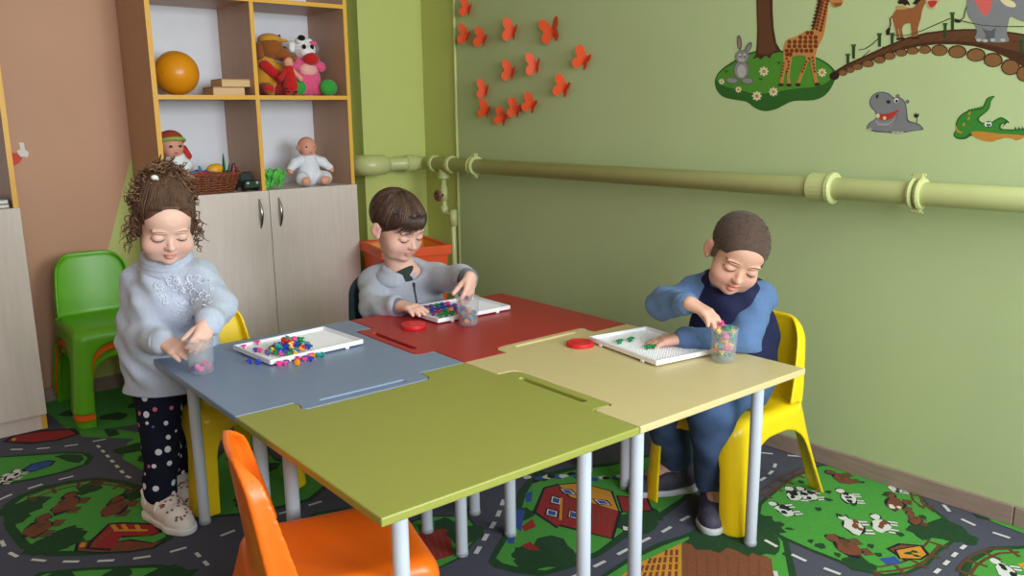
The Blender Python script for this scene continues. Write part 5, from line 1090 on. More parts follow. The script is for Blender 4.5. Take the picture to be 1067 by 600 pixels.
m_box = mat('raw_birch_wood', (214, 178, 132), 0.55, 0.08, 8, (2, 2, 22)); m_boxs = mat('dark_birch_side', (176, 132, 92), 0.6, 0.08, 8, (2, 2, 22))
def wooden_box(loc, rz, w, d, h, label):
    root = empty('wooden_game_box', loc, rz); tag(root, label, 'box', 'flat wooden game boxes')
    b = MB(); b.box((-w / 2, -d / 2, 0.0004), (w / 2, d / 2, h - 0.005)); b.build('box_body', m_box, root, bevel=0.0012)
    b = MB(); b.box((-w / 2 + 0.001, -d / 2 + 0.003, h - 0.005), (w / 2 + 0.001, d / 2 - 0.003, h)); b.build('sliding_lid', m_boxs, root, bevel=0.001)
wooden_box((1.515, 3.700, SZ2), math.radians(-6), 0.135, 0.17, 0.036, 'wider wooden game box lying under the other beside the ball')
wooden_box((1.545, 3.690, SZ2 + 0.0362), math.radians(-4), 0.125, 0.15, 0.034, 'smaller wooden game box on top of the wider one')
# brown plush with a yellow cap
P_ = lambda n, c: mat(n, c, 0.9, 0.12, 90, bump=0.5, bscale=300, spec=0.1, sheen=0.3)
mp = {'brown': P_('brown_plush', (150, 88, 40)), 'yel': P_('ochre_plush', (214, 152, 44)), 'red': P_('red_plush', (196, 34, 34)), 'pink': P_('pink_plush', (232, 92, 140)), 'blush': P_('pale_pink_plush', (240, 176, 170)), 'green': P_('green_plush', (58, 158, 62)),
      'white': P_('white_plush', (236, 234, 236)), 'black': P_('black_plush', (22, 20, 22)), 'skin': P_('cloth_skin', (226, 164, 134)), 'grey': P_('grey_plush', (130, 128, 132))}
x, y = 1.742, 3.735
root = empty('plush_dog', (x, y, SZ2)); tag(root, 'brown plush toy in a yellow cap slumped in the upper right cubby', 'plush toy')
sculpt('torso', root, [('e', (0, 0, 0.07), (0.06, 0.055, 0.075)), ('e', (-0.005, -0.01, 0.13), (0.05, 0.045, 0.05))], mp['yel'])
sculpt('head', root, [('e', (0.02, -0.015, 0.215), (0.056, 0.052, 0.055)), ('e', (0.055, -0.05, 0.185), (0.035, 0.035, 0.03)), ('c', (0.06, -0.06, 0.185), (0.09, -0.095, 0.165), 0.022, 0.014)], mp['brown'])
sculpt('ear', root, [('e', (-0.035, -0.01, 0.195), (0.018, 0.03, 0.045))], mp['brown'])
sculpt('cap', root, [('e', (0.018, -0.008, 0.252), (0.053, 0.050, 0.028)), ('e', (0.062, -0.045, 0.246), (0.03, 0.026, 0.007))], mp['yel'])
sculpt('eye', root, [('e', (0.066, -0.058, 0.213), 0.008)], mp['black'], 0.003); sculpt('badge', root, [('e', (0.066, -0.010, 0.262), (0.008, 0.006, 0.016))], mp['black'], 0.003)
sculpt('arm', root, [('c', (-0.03, -0.045, 0.135), (0.03, -0.075, 0.075), 0.024, 0.022)], mp['red']); sculpt('arm', root, [('c', (0.04, -0.03, 0.13), (0.075, -0.055, 0.09), 0.022, 0.018)], mp['yel'])
for dx in (-0.032, 0.035): sculpt('leg', root, [('c', (dx, -0.02, 0.032), (dx * 1.5, -0.105, 0.030), 0.030, 0.026)], mp['red'])
sculpt('foot', root, [('e', (0.052, -0.115, 0.03), (0.02, 0.018, 0.028))], mp['brown']); sculpt('foot', root, [('e', (-0.05, -0.112, 0.03), (0.02, 0.018, 0.028))], mp['brown'])
# little red rag doll leaning between the two plush toys
root = empty('rag_doll', (1.790, 3.612, SZ2)); tag(root, 'small rag doll in red clothes leaning between the two plush toys', 'doll')
sculpt('head', root, [('e', (0, 0, 0.145), (0.022, 0.02, 0.024))], mp['skin'], 0.003); sculpt('torso', root, [('c', (0.0, 0, 0.12), (0.004, 0, 0.045), 0.020, 0.034)], mp['red'], 0.003)
sculpt('hair', root, [('e', (0, 0.006, 0.157), (0.023, 0.018, 0.015))], mp['red'], 0.003)
for s in (-1, 1):
    sculpt('arm', root, [('c', (s * 0.018, 0, 0.112), (s * 0.046, -0.012, 0.078), 0.010, 0.009), ('e', (s * 0.049, -0.013, 0.073), 0.011)], mp['skin'] if s > 0 else mp['red'], 0.003)
    l = sculpt('leg', root, [('c', (s * 0.014, 0, 0.045), (s * 0.02, -0.012, 0.012), 0.011, 0.011)], mp['red'], 0.003); st = MB()
    for q in range(3): st.lathe([(0.0118, -0.004), (0.0125, 0), (0.0118, 0.004)], (s * (0.015 + 0.002 * q), -0.003 - 0.004 * q, 0.038 - 0.011 * q), 12)
    st.build('stripe', mp['black'], l, smooth=True)
# pink plush clown-dog with green feet
x, y = 1.925, 3.715
root = empty('plush_clown_dog', (x, y, SZ2)); tag(root, 'pink plush toy with white head, red muzzle ball and green feet', 'plush toy')
sculpt('torso', root, [('e', (0, 0, 0.078), (0.070, 0.058, 0.080)), ('e', (0, -0.005, 0.14), (0.05, 0.045, 0.04))], mp['pink'])
sculpt('belly', root, [('e', (-0.004, -0.036, 0.118), (0.045, 0.027, 0.033))], mp['blush'])
sculpt('head', root, [('e', (0.0, 0, 0.212), (0.054, 0.047, 0.046)), ('e', (-0.004, -0.035, 0.200), (0.036, 0.026, 0.026))], mp['white'])
sculpt('nose', root, [('e', (-0.028, -0.034, 0.262), (0.018, 0.016, 0.014))], mp['black'], 0.003)
sculpt('tuft', root, [('e', (-0.024, -0.016, 0.250), (0.026, 0.024, 0.020)), ('e', (0.016, -0.010, 0.250), (0.022, 0.020, 0.016))], mp['white'])
sculpt('muzzle_ball', root, [('e', (0.006, -0.052, 0.168), (0.038, 0.030, 0.030))], mp['red'])
for s in (-1, 1):
    sculpt('ear', root, [('e', (s * 0.058, 0.004, 0.222), (0.020, 0.014, 0.026))], mp['white'] if s < 0 else mp['grey']); sculpt('eye', root, [('e', (s * 0.020 - 0.006, -0.052, 0.222), (0.010, 0.006, 0.012))], mp['black'], 0.003)
sculpt('hair_tuft', root, [('e', (0.030, -0.030, 0.240), (0.020, 0.014, 0.012))], mp['pink'], 0.003)
for s in (-1, 1):
    sculpt('arm', root, [('c', (s * 0.042, -0.005, 0.155), (s * 0.066, -0.025, 0.135), 0.022, 0.024)], mp['pink'])
    l = sculpt('leg', root, [('c', (s * 0.035, -0.02, 0.034), (s * 0.072, -0.055, 0.034), 0.030, 0.026)], mp['pink'])
    sculpt('foot', root, [('e', (s * 0.080 - 0.008, -0.080, 0.038), (0.044, 0.030, 0.0375))], mp['green'])
# lower cubbies -----------------------------------------------------------
m_doll = mat('doll_vinyl', (222, 158, 134), 0.45, 0.05, 30, sss=0.05)
def face(parent, c, s, m_ink):
    for q in (-1, 1):
        b = MB(); b.sphere((c[0] + q * 0.017 * s, c[1] - 0.0405 * s, c[2] + 0.004 * s), (0.0065 * s, 0.003 * s, 0.005 * s), 12, 8); b.build('eye', m_ink, parent, smooth=True)
    b = MB(); b.sphere((c[0], c[1] - 0.042 * s, c[2] - 0.021 * s), (0.008 * s, 0.0035 * s, 0.0032 * s), 12, 8); b.build('mouth', mat('doll_lip', (190, 84, 84), 0.5), parent, smooth=True)
m_inkd = mat('doll_eye', (52, 40, 38), 0.3)
root = empty('baby_doll', (1.292, 3.735, SZ1)); tag(root, 'baby doll in a striped knit cap sitting behind the wicker basket', 'doll')
hd = sculpt('head', root, [('e', (-0.012, 0, 0.205), (0.050, 0.048, 0.056)), ('e', (-0.012, -0.026, 0.188), (0.036, 0.026, 0.034)), ('e', (-0.012, -0.048, 0.196), (0.007, 0.007, 0.006))], m_doll, 0.0035)
face(hd, (-0.012, -0.004, 0.200), 1.15, m_inkd)
sculpt('torso', root, [('c', (0, 0, 0.145), (0, 0, 0.07), 0.045, 0.06), ('e', (0.04, -0.01, 0.12), (0.03, 0.03, 0.03)), ('e', (-0.05, -0.01, 0.12), (0.03, 0.03, 0.03))], mat('white_knit', (232, 236, 238), 0.85, 0.05, 60, bump=0.5, bscale=200))
for s in (-1, 1): sculpt('leg', root, [('c', (s * 0.03, -0.02, 0.04), (s * 0.06, -0.055, 0.036), 0.036, 0.032)], mat('red_knit', (190, 48, 40), 0.85, 0.08, 60, bump=0.5, bscale=200))
cp = sculpt('knit_cap', root, [('e', (-0.010, 0.010, 0.228), (0.0545, 0.050, 0.045))], mat('red_green_knit', (176, 66, 48), 0.9, 0.1, 60, bump=0.5, bscale=200), 0.0035)
b = MB(); b.tube([(-0.012 + 0.053 * math.cos(a), 0.0 + 0.052 * math.sin(a), 0.226 + 0.012 * (-math.sin(a) > 0) * -math.sin(a)) for a in np.linspace(0, 2 * math.pi, 33)], 0.0085, 8, caps=False); b.build('brim', mat('lime_knit', (150, 178, 84), 0.9, 0.1, 60, bump=0.5, bscale=200), cp, smooth=True)
sculpt('ear_flap', root, [('c', (0.042, 0, 0.195), (0.052, -0.004, 0.160), 0.012, 0.018)], mat('red_knit', (190, 48, 40), 0.85))
# wicker basket
m_wick = mat('woven_wicker', (128, 70, 44), 0.55, 0.25, 40)
root = empty('wicker_basket', (1.392, 3.645, SZ1)); tag(root, 'oval brown wicker basket heaped with toys in the lower left cubby', 'basket')
def bell(z): return 0.100 + 0.036 * (z / 0.075) ** 0.8, 0.048 + 0.018 * (z / 0.075) ** 0.8
b = MB()
for lv in range(7):
    z = 0.007 + lv * 0.0105; pts = []; ph = lv % 2 * math.pi
    ax, ay = bell(z)
    for k in range(97):
        a = 2 * math.pi * k / 96; wv = 0.0035 * math.cos(12 * a + ph); pts.append(((ax + wv) * math.cos(a), (ay + wv) * math.sin(a), z + 0.002 * math.sin(24 * a)))
    b.tube(pts, 0.0058, 6, caps=False, flat=0.75)
b.build('weave', m_wick, root, smooth=True)
b = MB()
for k in range(24):
    a = 2 * math.pi * k / 24; b.tube([(bell(z)[0] * math.cos(a), bell(z)[1] * math.sin(a), z) for z in (0.003, 0.03, 0.055, 0.078)], 0.003, 6)
b.build('stake', m_wick, root, smooth=True)
b = MB(); rim = []
for q in range(2):
    pts = [((0.139 + 0.005 * math.cos(16 * a + q * math.pi)) * math.cos(a), (0.068 + 0.005 * math.cos(16 * a + q * math.pi)) * math.sin(a), 0.083 + 0.005 * math.sin(16 * a + q * math.pi)) for a in np.linspace(0, 2 * math.pi, 129)]
    b.tube(pts, 0.0055, 6, caps=False)
b.build('rim', m_wick, root, smooth=True)
b = MB(); b.lathe([(0.0, 0.001), (1.0, 0.001), (1.0, 0.004), (0.0, 0.004)], n=32); o = b.build('base', m_wick, root); o.scale = (0.1, 0.048, 1)
# toys in the basket, each a thing of its own
def soft_toy(name, label, cat, loc, prims, m, h=0.003):
    o = sculpt(name, None, prims, m, h, 0.006); o.location = loc; tag(o, label, cat); return o
plast = lambda n, c: mat(n, c, 0.4, 0.04, 30)
Bz = SZ1 + 0.07
for i, (dx, dz, lab) in enumerate(((-0.075, 0.02, 'blue toy plane with raised fins at the left of the wicker basket'), (-0.005, 0.022, 'blue toy plane in the middle of the wicker basket'))):
    root = empty('toy_plane', (1.392 + dx, 3.645, Bz + dz), 0.4 * i); tag(root, lab, 'toy plane')
    sculpt('fuselage', root, [('c', (-0.034, 0, -0.004), (0.036, 0, 0.002), 0.009, 0.013)], plast('toy_blue', (40, 84, 150)), 0.003)
    b = MB(); b.prism([(-0.01, -0.036), (0.012, -0.040), (0.018, 0), (0.012, 0.040), (-0.01, 0.036), (-0.006, 0)], 0.0, 0.004); b.build('wing', plast('toy_light_blue', (70, 130, 170)), root, bevel=0.001)
    b = MB(); b.prism([(-0.042, 0.0), (-0.020, 0.0), (-0.030, 0.026), (-0.042, 0.030)], -0.002, 0.002, f=lambda x, z, y: (x, y, z)); b.build('tail_fin', plast('toy_light_blue', (70, 130, 170)), root, bevel=0.001)
soft_toy('toy_fruit', 'yellow toy fruit lying on top of the wicker basket', 'toy fruit', (1.424, 3.645, Bz + 0.030), [('e', (0, 0, 0), (0.034, 0.027, 0.026)), ('e', (0.014, 0, 0.006), (0.024, 0.022, 0.020))], plast('toy_yellow', (224, 168, 40)))
root = empty('toy_cactus', (1.474, 3.66, Bz - 0.005)); tag(root, 'upright dark green toy leaves standing in the wicker basket', 'toy plant')
for px_, ax, hh, w in ((0, 0.00, 0.105, 0.011), (0.018, 0.25, 0.062, 0.009), (-0.014, -0.3, 0.060, 0.008)):
    b = MB(); b.tube([(px_ + ax * 0.03 * t, 0, hh * t) for t in (0, .25, .5, .75, .92, 1)], [w * .6, w, w * 1.1, w * .8, w * .4, 0.001], 10, flat=0.5); b.build('leaf', plast('toy_leaf', (18, 110, 72)), root, smooth=True)
root = empty('toy_sword', (1.435, 3.600, Bz + 0.016), -0.15); tag(root, 'red plastic toy sword lying across the front of the wicker basket', 'toy sword')
b = MB(); b.tube([(-0.065, 0, 0.004), (0.05, 0, 0.0), (0.065, 0, -0.002)], [0.008, 0.007, 0.002], 10, flat=0.5); b.build('blade', plast('toy_red', (204, 48, 44)), root, smooth=True)
b = MB(); b.tube([(-0.066, -0.018, 0.004), (-0.066, 0.018, 0.004)], 0.005, 8); b.tube([(-0.066, 0, 0.004), (-0.095, 0, 0.006)], 0.006, 8); b.build('hilt', plast('toy_red', (204, 48, 44)), root, smooth=True)
soft_toy('toy_block', 'orange and red toy piece at the left end of the wicker basket', 'toy', (1.325, 3.622, Bz + 0.008), [('e', (0, 0, 0), (0.034, 0.018, 0.012)), ('e', (0.02, 0, 0.008), (0.014, 0.012, 0.010))], plast('toy_orange', (214, 104, 40)))
soft_toy('toy_figure', 'small dark red toy figure at the right end of the wicker basket', 'toy', (1.508, 3.65, Bz + 0.022), [('c', (0, 0, -0.02), (0.004, 0, 0.012), 0.012, 0.010), ('e', (0.006, 0, 0.024), 0.009), ('c', (0, 0, 0.005), (0.02, -0.006, 0.010), 0.006, 0.005)], plast('toy_maroon', (110, 40, 58)))
# green toy jeep
root = empty('toy_jeep', (1.567, 3.655, SZ1 + 0.0004), math.radians(-86)); tag(root, 'dark green toy jeep parked beside the wicker basket', 'toy car')
m_jeep = plast('jeep_green', (36, 66, 48)); m_rub = mat('toy_rubber', (28, 28, 30), 0.7)
b = MB(); b.box((-0.075, -0.034, 0.016), (0.062, 0.034, 0.045)); b.box((0.062, -0.032, 0.014), (0.070, 0.032, 0.030)); b.build('car_body', m_jeep, root, bevel=0.005)
b = MB(); b.prism([(-0.070, 0.045), (0.012, 0.045), (-0.004, 0.080), (-0.066, 0.080)], -0.030, 0.030, f=lambda x, z, y: (x, y, z)); cb = b.build('cab', m_jeep, root, bevel=0.003)
b = MB(); b.prism([(0.0135, 0.049), (0.0005, 0.076), (-0.001, 0.0755), (0.012, 0.0485)], -0.025, 0.025, f=lambda x, z, y: (x, y, z)); b.build('windscreen', mat('toy_glass', (60, 70, 76), 0.15), cb)
for s in (-1, 1):
    b = MB(); b.lathe([(0.0, 0.064), (0.005, 0.064), (0.006, 0.062)], (0, s * 0.022, 0.036), 12, axis='x'); b.build('headlight', plast('toy_lamp', (200, 200, 190)), root)
    for wx in (-0.048, 0.042):
        b = MB(); b.lathe([(0.008, -0.008), (0.016, -0.008), (0.0175, -0.005), (0.0175, 0.005), (0.016, 0.008), (0.008, 0.008)], (wx, s * 0.031, 0.0175), 16, axis='y'); b.build('wheel', m_rub, root)
# crumpled green bag
G = SDF((-0.07, -0.06, -0.005), (0.07, 0.06, 0.12), 0.003)
for k in range(16):
    a = rr.uniform(0, 6.28); G.ell((0.028 * math.cos(a), 0.022 * math.sin(a), rr.uniform(0.02, 0.075)), (rr.uniform(.012, .03), rr.uniform(.012, .026), rr.uniform(.012, .026)), None, 0.004)
X, Y, Z = [(G.lo[i] + G.h * np.arange(G.n[i])).reshape([-1 if j == i else 1 for j in range(3)]) for i in range(3)]
G.D = np.maximum((G.D + 0.007 * np.sin(125 * X + 60 * Z) * np.sin(140 * Z + 80 * Y) + 0.005 * np.sin(210 * Y - 150 * X + 70 * Z)), 0.001 - Z).astype(np.float32)
V, Q = G.mesh(); o = np_mesh('crumpled_bag', V, Q, mat('green_plastic_film', (96, 190, 84), 0.35, 0.12, 60)); o.location = (1.690, 3.635, SZ1 + 0.0003); tag(o, 'crumpled bright green plastic bag beside the white baby doll', 'bag')
# baby doll in white
root = empty('baby_doll', (1.895, 3.69, SZ1)); tag(root, 'bald baby doll in a white romper sitting in the lower right cubby', 'doll')
m_romp = mat('white_romper', (224, 226, 236), 0.85, 0.04, 60, bump=0.4, bscale=180)
hd = sculpt('head', root, [('e', (0.0, 0, 0.182), (0.044, 0.045, 0.047)), ('e', (-0.004, -0.022, 0.170), (0.034, 0.026, 0.030)), ('e', (-0.004, -0.046, 0.175), (0.006, 0.006, 0.005)), ('e', (0.044, 0, 0.178), (0.007, 0.009, 0.012)), ('e', (-0.044, 0, 0.178), (0.007, 0.009, 0.012))], m_doll, 0.0035)
face(hd, (-0.004, -0.002, 0.178), 1.0, m_inkd)
sculpt('torso', root, [('c', (0.004, 0, 0.118), (0.0, -0.005, 0.055), 0.042, 0.058)], m_romp)
for s, hx, hz in ((1, 0.098, 0.082), (-1, -0.105, 0.085)):
    a = sculpt('arm', root, [('c', (s * 0.035, 0, 0.122), (s * 0.072, -0.010, 0.108), 0.024, 0.022), ('c', (s * 0.072, -0.010, 0.108), (hx, -0.03, hz), 0.022, 0.018)], m_romp)
    sculpt('hand', a, [('e', (hx + s * 0.006, -0.036, hz - 0.010), (0.013, 0.012, 0.015)), ('c', (hx + s * 0.004, -0.04, hz - 0.012), (hx + s * 0.002, -0.05, hz - 0.020), 0.006, 0.004)], m_doll, 0.003)
    l = sculpt('leg', root, [('c', (s * 0.030, -0.015, 0.042), (s * 0.060, -0.055, 0.036), 0.034, 0.030), ('c', (s * 0.060, -0.055, 0.036), (s * 0.050 - 0.01, -0.085, 0.028), 0.028, 0.022)], m_romp)
    sculpt('foot', l, [('e', (s * 0.048 - 0.012, -0.092, 0.027), (0.022, 0.016, 0.020)), ('e', (s * 0.048 - 0.004 + s * 0.01, -0.098, 0.034), (0.010, 0.009, 0.010))], m_doll, 0.003)
# books lying in the cut off cabinet
for k, (c, w, lab) in enumerate((((56, 62, 74), 0.17, 'dark book lying lowest in the cabinet at the left of the photo'), ((150, 168, 196), 0.155, 'pale blue book lying on top of the dark book at the left of the photo'))):
    root = empty('picture_book', (0.535, 3.70, SZ1 + 0.0005 + 0.016 * k), math.radians(4 * k)); tag(root, lab, 'book', 'books lying in the left cabinet')
    b = MB(); b.box((-w / 2 + 0.003, -0.100, 0.002), (w / 2 - 0.003, 0.1, 0.0135)); b.build('pages', mat('book_pages', (228, 224, 214), 0.8, 0.05, 60), root)
    b = MB(); b.box((-w / 2, -0.103, 0.0), (w / 2, 0.103, 0.002)); b.box((-w / 2, -0.103, 0.0135), (w / 2, 0.103, 0.0155)); b.box((-w / 2 - 0.002, -0.103, 0.0), (-w / 2, 0.103, 0.0155)); b.build('cover', mat('book_cover_%d' % k, c, 0.35, 0.05), root, bevel=0.0008)
# orange toy bin standing in the corner
root = empty('toy_bin', (2.20, 3.345, 0), math.radians(-14)); tag(root, 'open orange plastic toy bin standing in the corner behind the seated boy', 'storage bin')
m_bin = mat('orange_bin_plastic', (226, 82, 28), 0.4, 0.04); m_binin = mat('lit_bin_inside', (238, 150, 60), 0.45, 0.05)  # inside walls coloured lighter amber to imitate light falling into the bin
b = MB(); w0, w1, hh, t = 0.135, 0.158, 0.585, 0.005
def sq(w, z): return [(-w, -w, z), (w, -w, z), (w, w, z), (-w, w, z)]
vs = sq(w0, 0.001) + sq(w1, hh) + sq(w1 - t, hh) + sq(w0 - t, 0.008)
b.add(vs, [(3, 2, 1, 0)] + [(k, (k + 1) % 4, 4 + (k + 1) % 4, 4 + k) for k in range(4)], 0)
b.add(vs, [(4 + k, 4 + (k + 1) % 4, 8 + (k + 1) % 4, 8 + k) for k in range(4)], 0); b.add(vs, [(8 + k, 8 + (k + 1) % 4, 12 + (k + 1) % 4, 12 + k) for k in range(4)] + [(12, 13, 14, 15)], 1)
b.build('bin_wall', [m_bin, m_binin], root)
b = MB(); W = 0.172
for lo, hi in (((-W, -W), (W, -w1 + t)), ((-W, w1 - t), (W, W)), ((-W, -w1 + t), (-w1 + t, w1 - t)), ((w1 - t, -w1 + t), (W, w1 - t))): b.box((lo[0], lo[1], hh - 0.004), (hi[0], hi[1], hh + 0.012))
for lo, hi in (((-W, -W), (W, -W + 0.004)), ((-W, W - 0.004), (W, W)), ((-W, -W), (-W + 0.004, W)), ((W - 0.004, -W), (W, W))): b.box((lo[0], lo[1], hh - 0.03), (hi[0], hi[1], hh - 0.002))
b.build('rim', m_bin, root, bevel=0.002)
# ------------------------------------------------------------------ the three children
nv = lambda a: np.array(a, float)
def unit(a): a = nv(a); return a / np.linalg.norm(a)
def head_axes(fwd, up):
    """columns: right, forward, up of a head"""
    f = unit(fwd); u = nv(up); u = unit(u - f * (u @ f)); return np.stack([np.cross(f, u), f, u], 1)
class Head:
    def __init__(s, c, fwd, up, sc): s.c = nv(c); s.R = head_axes(fwd, up); s.s = sc
    def w(s, p): return s.c + s.R @ (nv(p) * s.s)
    def loc(s, V): return (V - s.c) @ s.R / s.s
    def E(s, G, c, r, k=0.012, op='+', R=None): G.ell(s.w(c), nv(r) * s.s, s.R if R is None else s.R @ R, k * s.s, op)
    def Cn(s, G, a, b, ra, rb, k=0.008, op='+'): G.cone(s.w(a), s.w(b), ra * s.s, rb * s.s, k * s.s, op)
def rotx(a): c, q = math.cos(a), math.sin(a); return np.array([[1, 0, 0], [0, c, -q], [0, q, c]])
def rotz(a): c, q = math.cos(a), math.sin(a); return np.array([[c, -q, 0], [q, c, 0], [0, 0, 1]])
def face_field(G, H, chub=1.0, open_mouth=0.0):
    H.E(G, (0, -0.014, 0.030), (0.070, 0.087, 0.070), 0.0)                       # skull
    H.E(G, (0, 0.030, -0.026), (0.0575, 0.052, 0.064), 0.025)                    # face
    H.E(G, (0, 0.040, 0.040), (0.052, 0.042, 0.040), 0.025)                      # brow and forehead
    for q in (-1, 1):
        H.E(G, (q * 0.033 * chub, 0.050, -0.036), (0.028, 0.027, 0.027), 0.018)  # cheek
        H.E(G, (q * 0.030, 0.040, -0.066), (0.022, 0.024, 0.018), 0.018)         # jowl
    H.E(G, (0, 0.060, -0.075), (0.019, 0.019, 0.015), 0.014)                     # chin
    for q in (-1, 1): H.E(G, (q * 0.030, 0.093, 0.000), (0.015, 0.0155, 0.0095), 0.012, '-')   # eye sockets
    for q in (-1, 1):
        H.E(G, (q * 0.0300, 0.0690, -0.0025), (0.0152, 0.0128, 0.0115), 0.003)   # eyelid over the eyeball
        H.E(G, (q * 0.030, 0.077, 0.0165), (0.018, 0.006, 0.0045), 0.008, R=rotz(-q * 0.30)) # brow ridge
    H.Cn(G, (0, 0.0745, 0.000), (0, 0.0905, -0.0235), 0.0055, 0.0080, 0.010)       # nose
    H.E(G, (0, 0.0925, -0.0250), (0.0092, 0.0085, 0.0075), 0.006)
    for q in (-1, 1): H.E(G, (q * 0.0088, 0.0860, -0.0278), (0.0062, 0.0070, 0.0055), 0.004)
    for q in (-1, 1): H.E(G, (q * 0.0048, 0.0915, -0.0328), (0.0026, 0.0042, 0.0022), 0.002, '-')
    H.E(G, (0, 0.0790, -0.0480), (0.0148, 0.0085, 0.0050), 0.005)                # lips
    H.E(G, (0, 0.0785, -0.0575 - open_mouth), (0.0125, 0.0085, 0.0052), 0.005)
    H.E(G, (0, 0.0900, -0.0528 - open_mouth * 0.5), (0.0175, 0.0065, 0.0012 + open_mouth * 0.5), 0.002, '-')
    for q in (-1, 1):                                                            # ears
        Re = rotz(q * 0.5) @ rotx(0.12)
        H.E(G, (q * 0.0745, -0.008, -0.010), (0.0065, 0.0165, 0.0250), 0.006, R=Re)
        H.E(G, (q * 0.0805, -0.002, -0.009), (0.0045, 0.0085, 0.0140), 0.004, '-', R=Re)
        H.E(G, (q * 0.0700, 0.000, -0.028), (0.006, 0.008, 0.009), 0.006)
def surf(G, p, d, n=90, step=None):
    """first point on a sculpted surface met from p along d"""
    step = step or G.h * 0.4; p = nv(p); d = unit(d)
    for i in range(n):
        q = (p + d * step * i - G.lo) / G.h; i0 = np.floor(q).astype(int)
        if np.any(i0 < 0) or np.any(i0 + 1 >= G.n): continue
        fr = q - i0; v = 0.0
        for a in (0, 1):
            for b_ in (0, 1):
                for c in (0, 1): v += G.D[i0[0] + a, i0[1] + b_, i0[2] + c] * (fr[0] if a else 1 - fr[0]) * (fr[1] if b_ else 1 - fr[1]) * (fr[2] if c else 1 - fr[2])
        if v < 0: return p + d * step * i
    return None
def hand(G, wrist, d, palm, s, curl=(0.9, 0.9, 0.9, 0.9), spread=0.12, thumb=(0.5, 0.5), left=False, tuck=0.0):
    """palm, four unequal bent fingers and a thumb from the side of the palm; returns finger tips"""
    w = nv(wrist); d = unit(d); pn = nv(palm); pn = unit(pn - d * (pn @ d)); sd = np.cross(d, pn) * (-1 if left else 1)   # towards the thumb
    k = 0.004 * s; tips = []
    kn = [w + (d * 0.046 + sd * o) * s for o in (0.0165, 0.0058, -0.0050, -0.0150)]
    kn[3] = kn[3] - d * 0.004 * s
    for o, q in zip((0.010, 0.004, -0.003, -0.009), kn): G.cone(w + sd * o * s, q, 0.0105 * s, 0.0082 * s, 0.010 * s)
    for i, (q, ln) in enumerate(zip(kn, (0.038, 0.042, 0.039, 0.031))):
        fd = unit(d + sd * spread * (1.5 - i)); p = q; r0 = 0.0072 - 0.0006 * (i == 3)
        ang = curl[i]; b = (0.42, 0.36, 0.22); acc = 0.0
        for j in range(3):
            acc += ang * b[j] * (1.15 if j == 0 else 1.0)
            e = p + (fd * math.cos(acc) + pn * math.sin(acc)) * ln * (0.46, 0.30, 0.24)[j] * s
            G.cone(p, e, (r0 - 0.0006 * j) * s, (r0 - 0.0006 * (j + 1)) * s, 0.0022 * s); p = e
        tips.append(p)
    t0 = w + (d * 0.012 + sd * 0.013 + pn * 0.003) * s
    td = unit(d * 0.75 + sd * thumb[0] + pn * thumb[1]); t1 = t0 + td * 0.024 * s
    td2 = unit(td + d * 0.35 - sd * 0.25 * thumb[0] + pn * 0.15); t2 = t1 + td2 * 0.019 * s; t3 = t2 + td2 * 0.014 * s
    G.cone(t0, t1, 0.0098 * s, 0.0078 * s, 0.007 * s); G.cone(t1, t2, 0.0076 * s, 0.0070 * s, 0.0022 * s); G.cone(t2, t3, 0.0070 * s, 0.0058 * s, 0.002 * s)
    return tips + [t3]
def folds(G, amp, f=1.0, seed=0.0):
    """soft cloth folds added to a field"""
    X, Y, Z = [(G.lo[i] + G.h * np.arange(G.n[i], dtype=np.float32)).reshape([-1 if j == i else 1 for j in range(3)]) for i in range(3)]
    n = np.sin(38 * f * X + 21 * f * Z + seed + 1.3 * np.sin(17 * f * Y)) * np.sin(33 * f * Y - 26 * f * Z + 2 * seed) + 0.6 * np.sin(71 * f * Z + 37 * f * X + seed) * np.sin(55 * f * Y + 20 * f * X)
    G.D = (G.D + amp * n).astype(np.float32)
SKIN = nv(lin((226, 186, 170)))
def skin_colour(V, H, base, lip=(206, 112, 108), blush=0.5):
    L = H.loc(V); col = np.tile(base, (len(V), 1))
    x, y, z = L.T; front = y > 0.03
    for q in (-1, 1):
        d = np.exp(-(((x - q * 0.034) / 0.020) ** 2 + ((z + 0.034) / 0.018) ** 2)) * front * blush
        col = col * (1 - 0.28 * d[:, None] * nv((0.1, 0.8, 0.7)))
    d = (0.62 * np.clip(1.25 - np.sqrt((x / 0.0148) ** 2 + ((z + 0.053) / 0.0105) ** 2), 0, 0.3) / 0.3) * (y > 0.06)
    col = col * (1 - d[:, None]) + nv(lin(lip)) * d[:, None]
    d = np.exp(-((np.abs(x) - 0.078) / 0.01) ** 2 - ((z + 0.01) / 0.03) ** 2) * 0.3
    return col * (1 - d[:, None] * nv((0.1, 0.5, 0.5)))
m_skin = mat('child_skin', (230, 184, 164), 0.5, 0.03, 25, spec=0.3, sss=0.12, attr='tone')
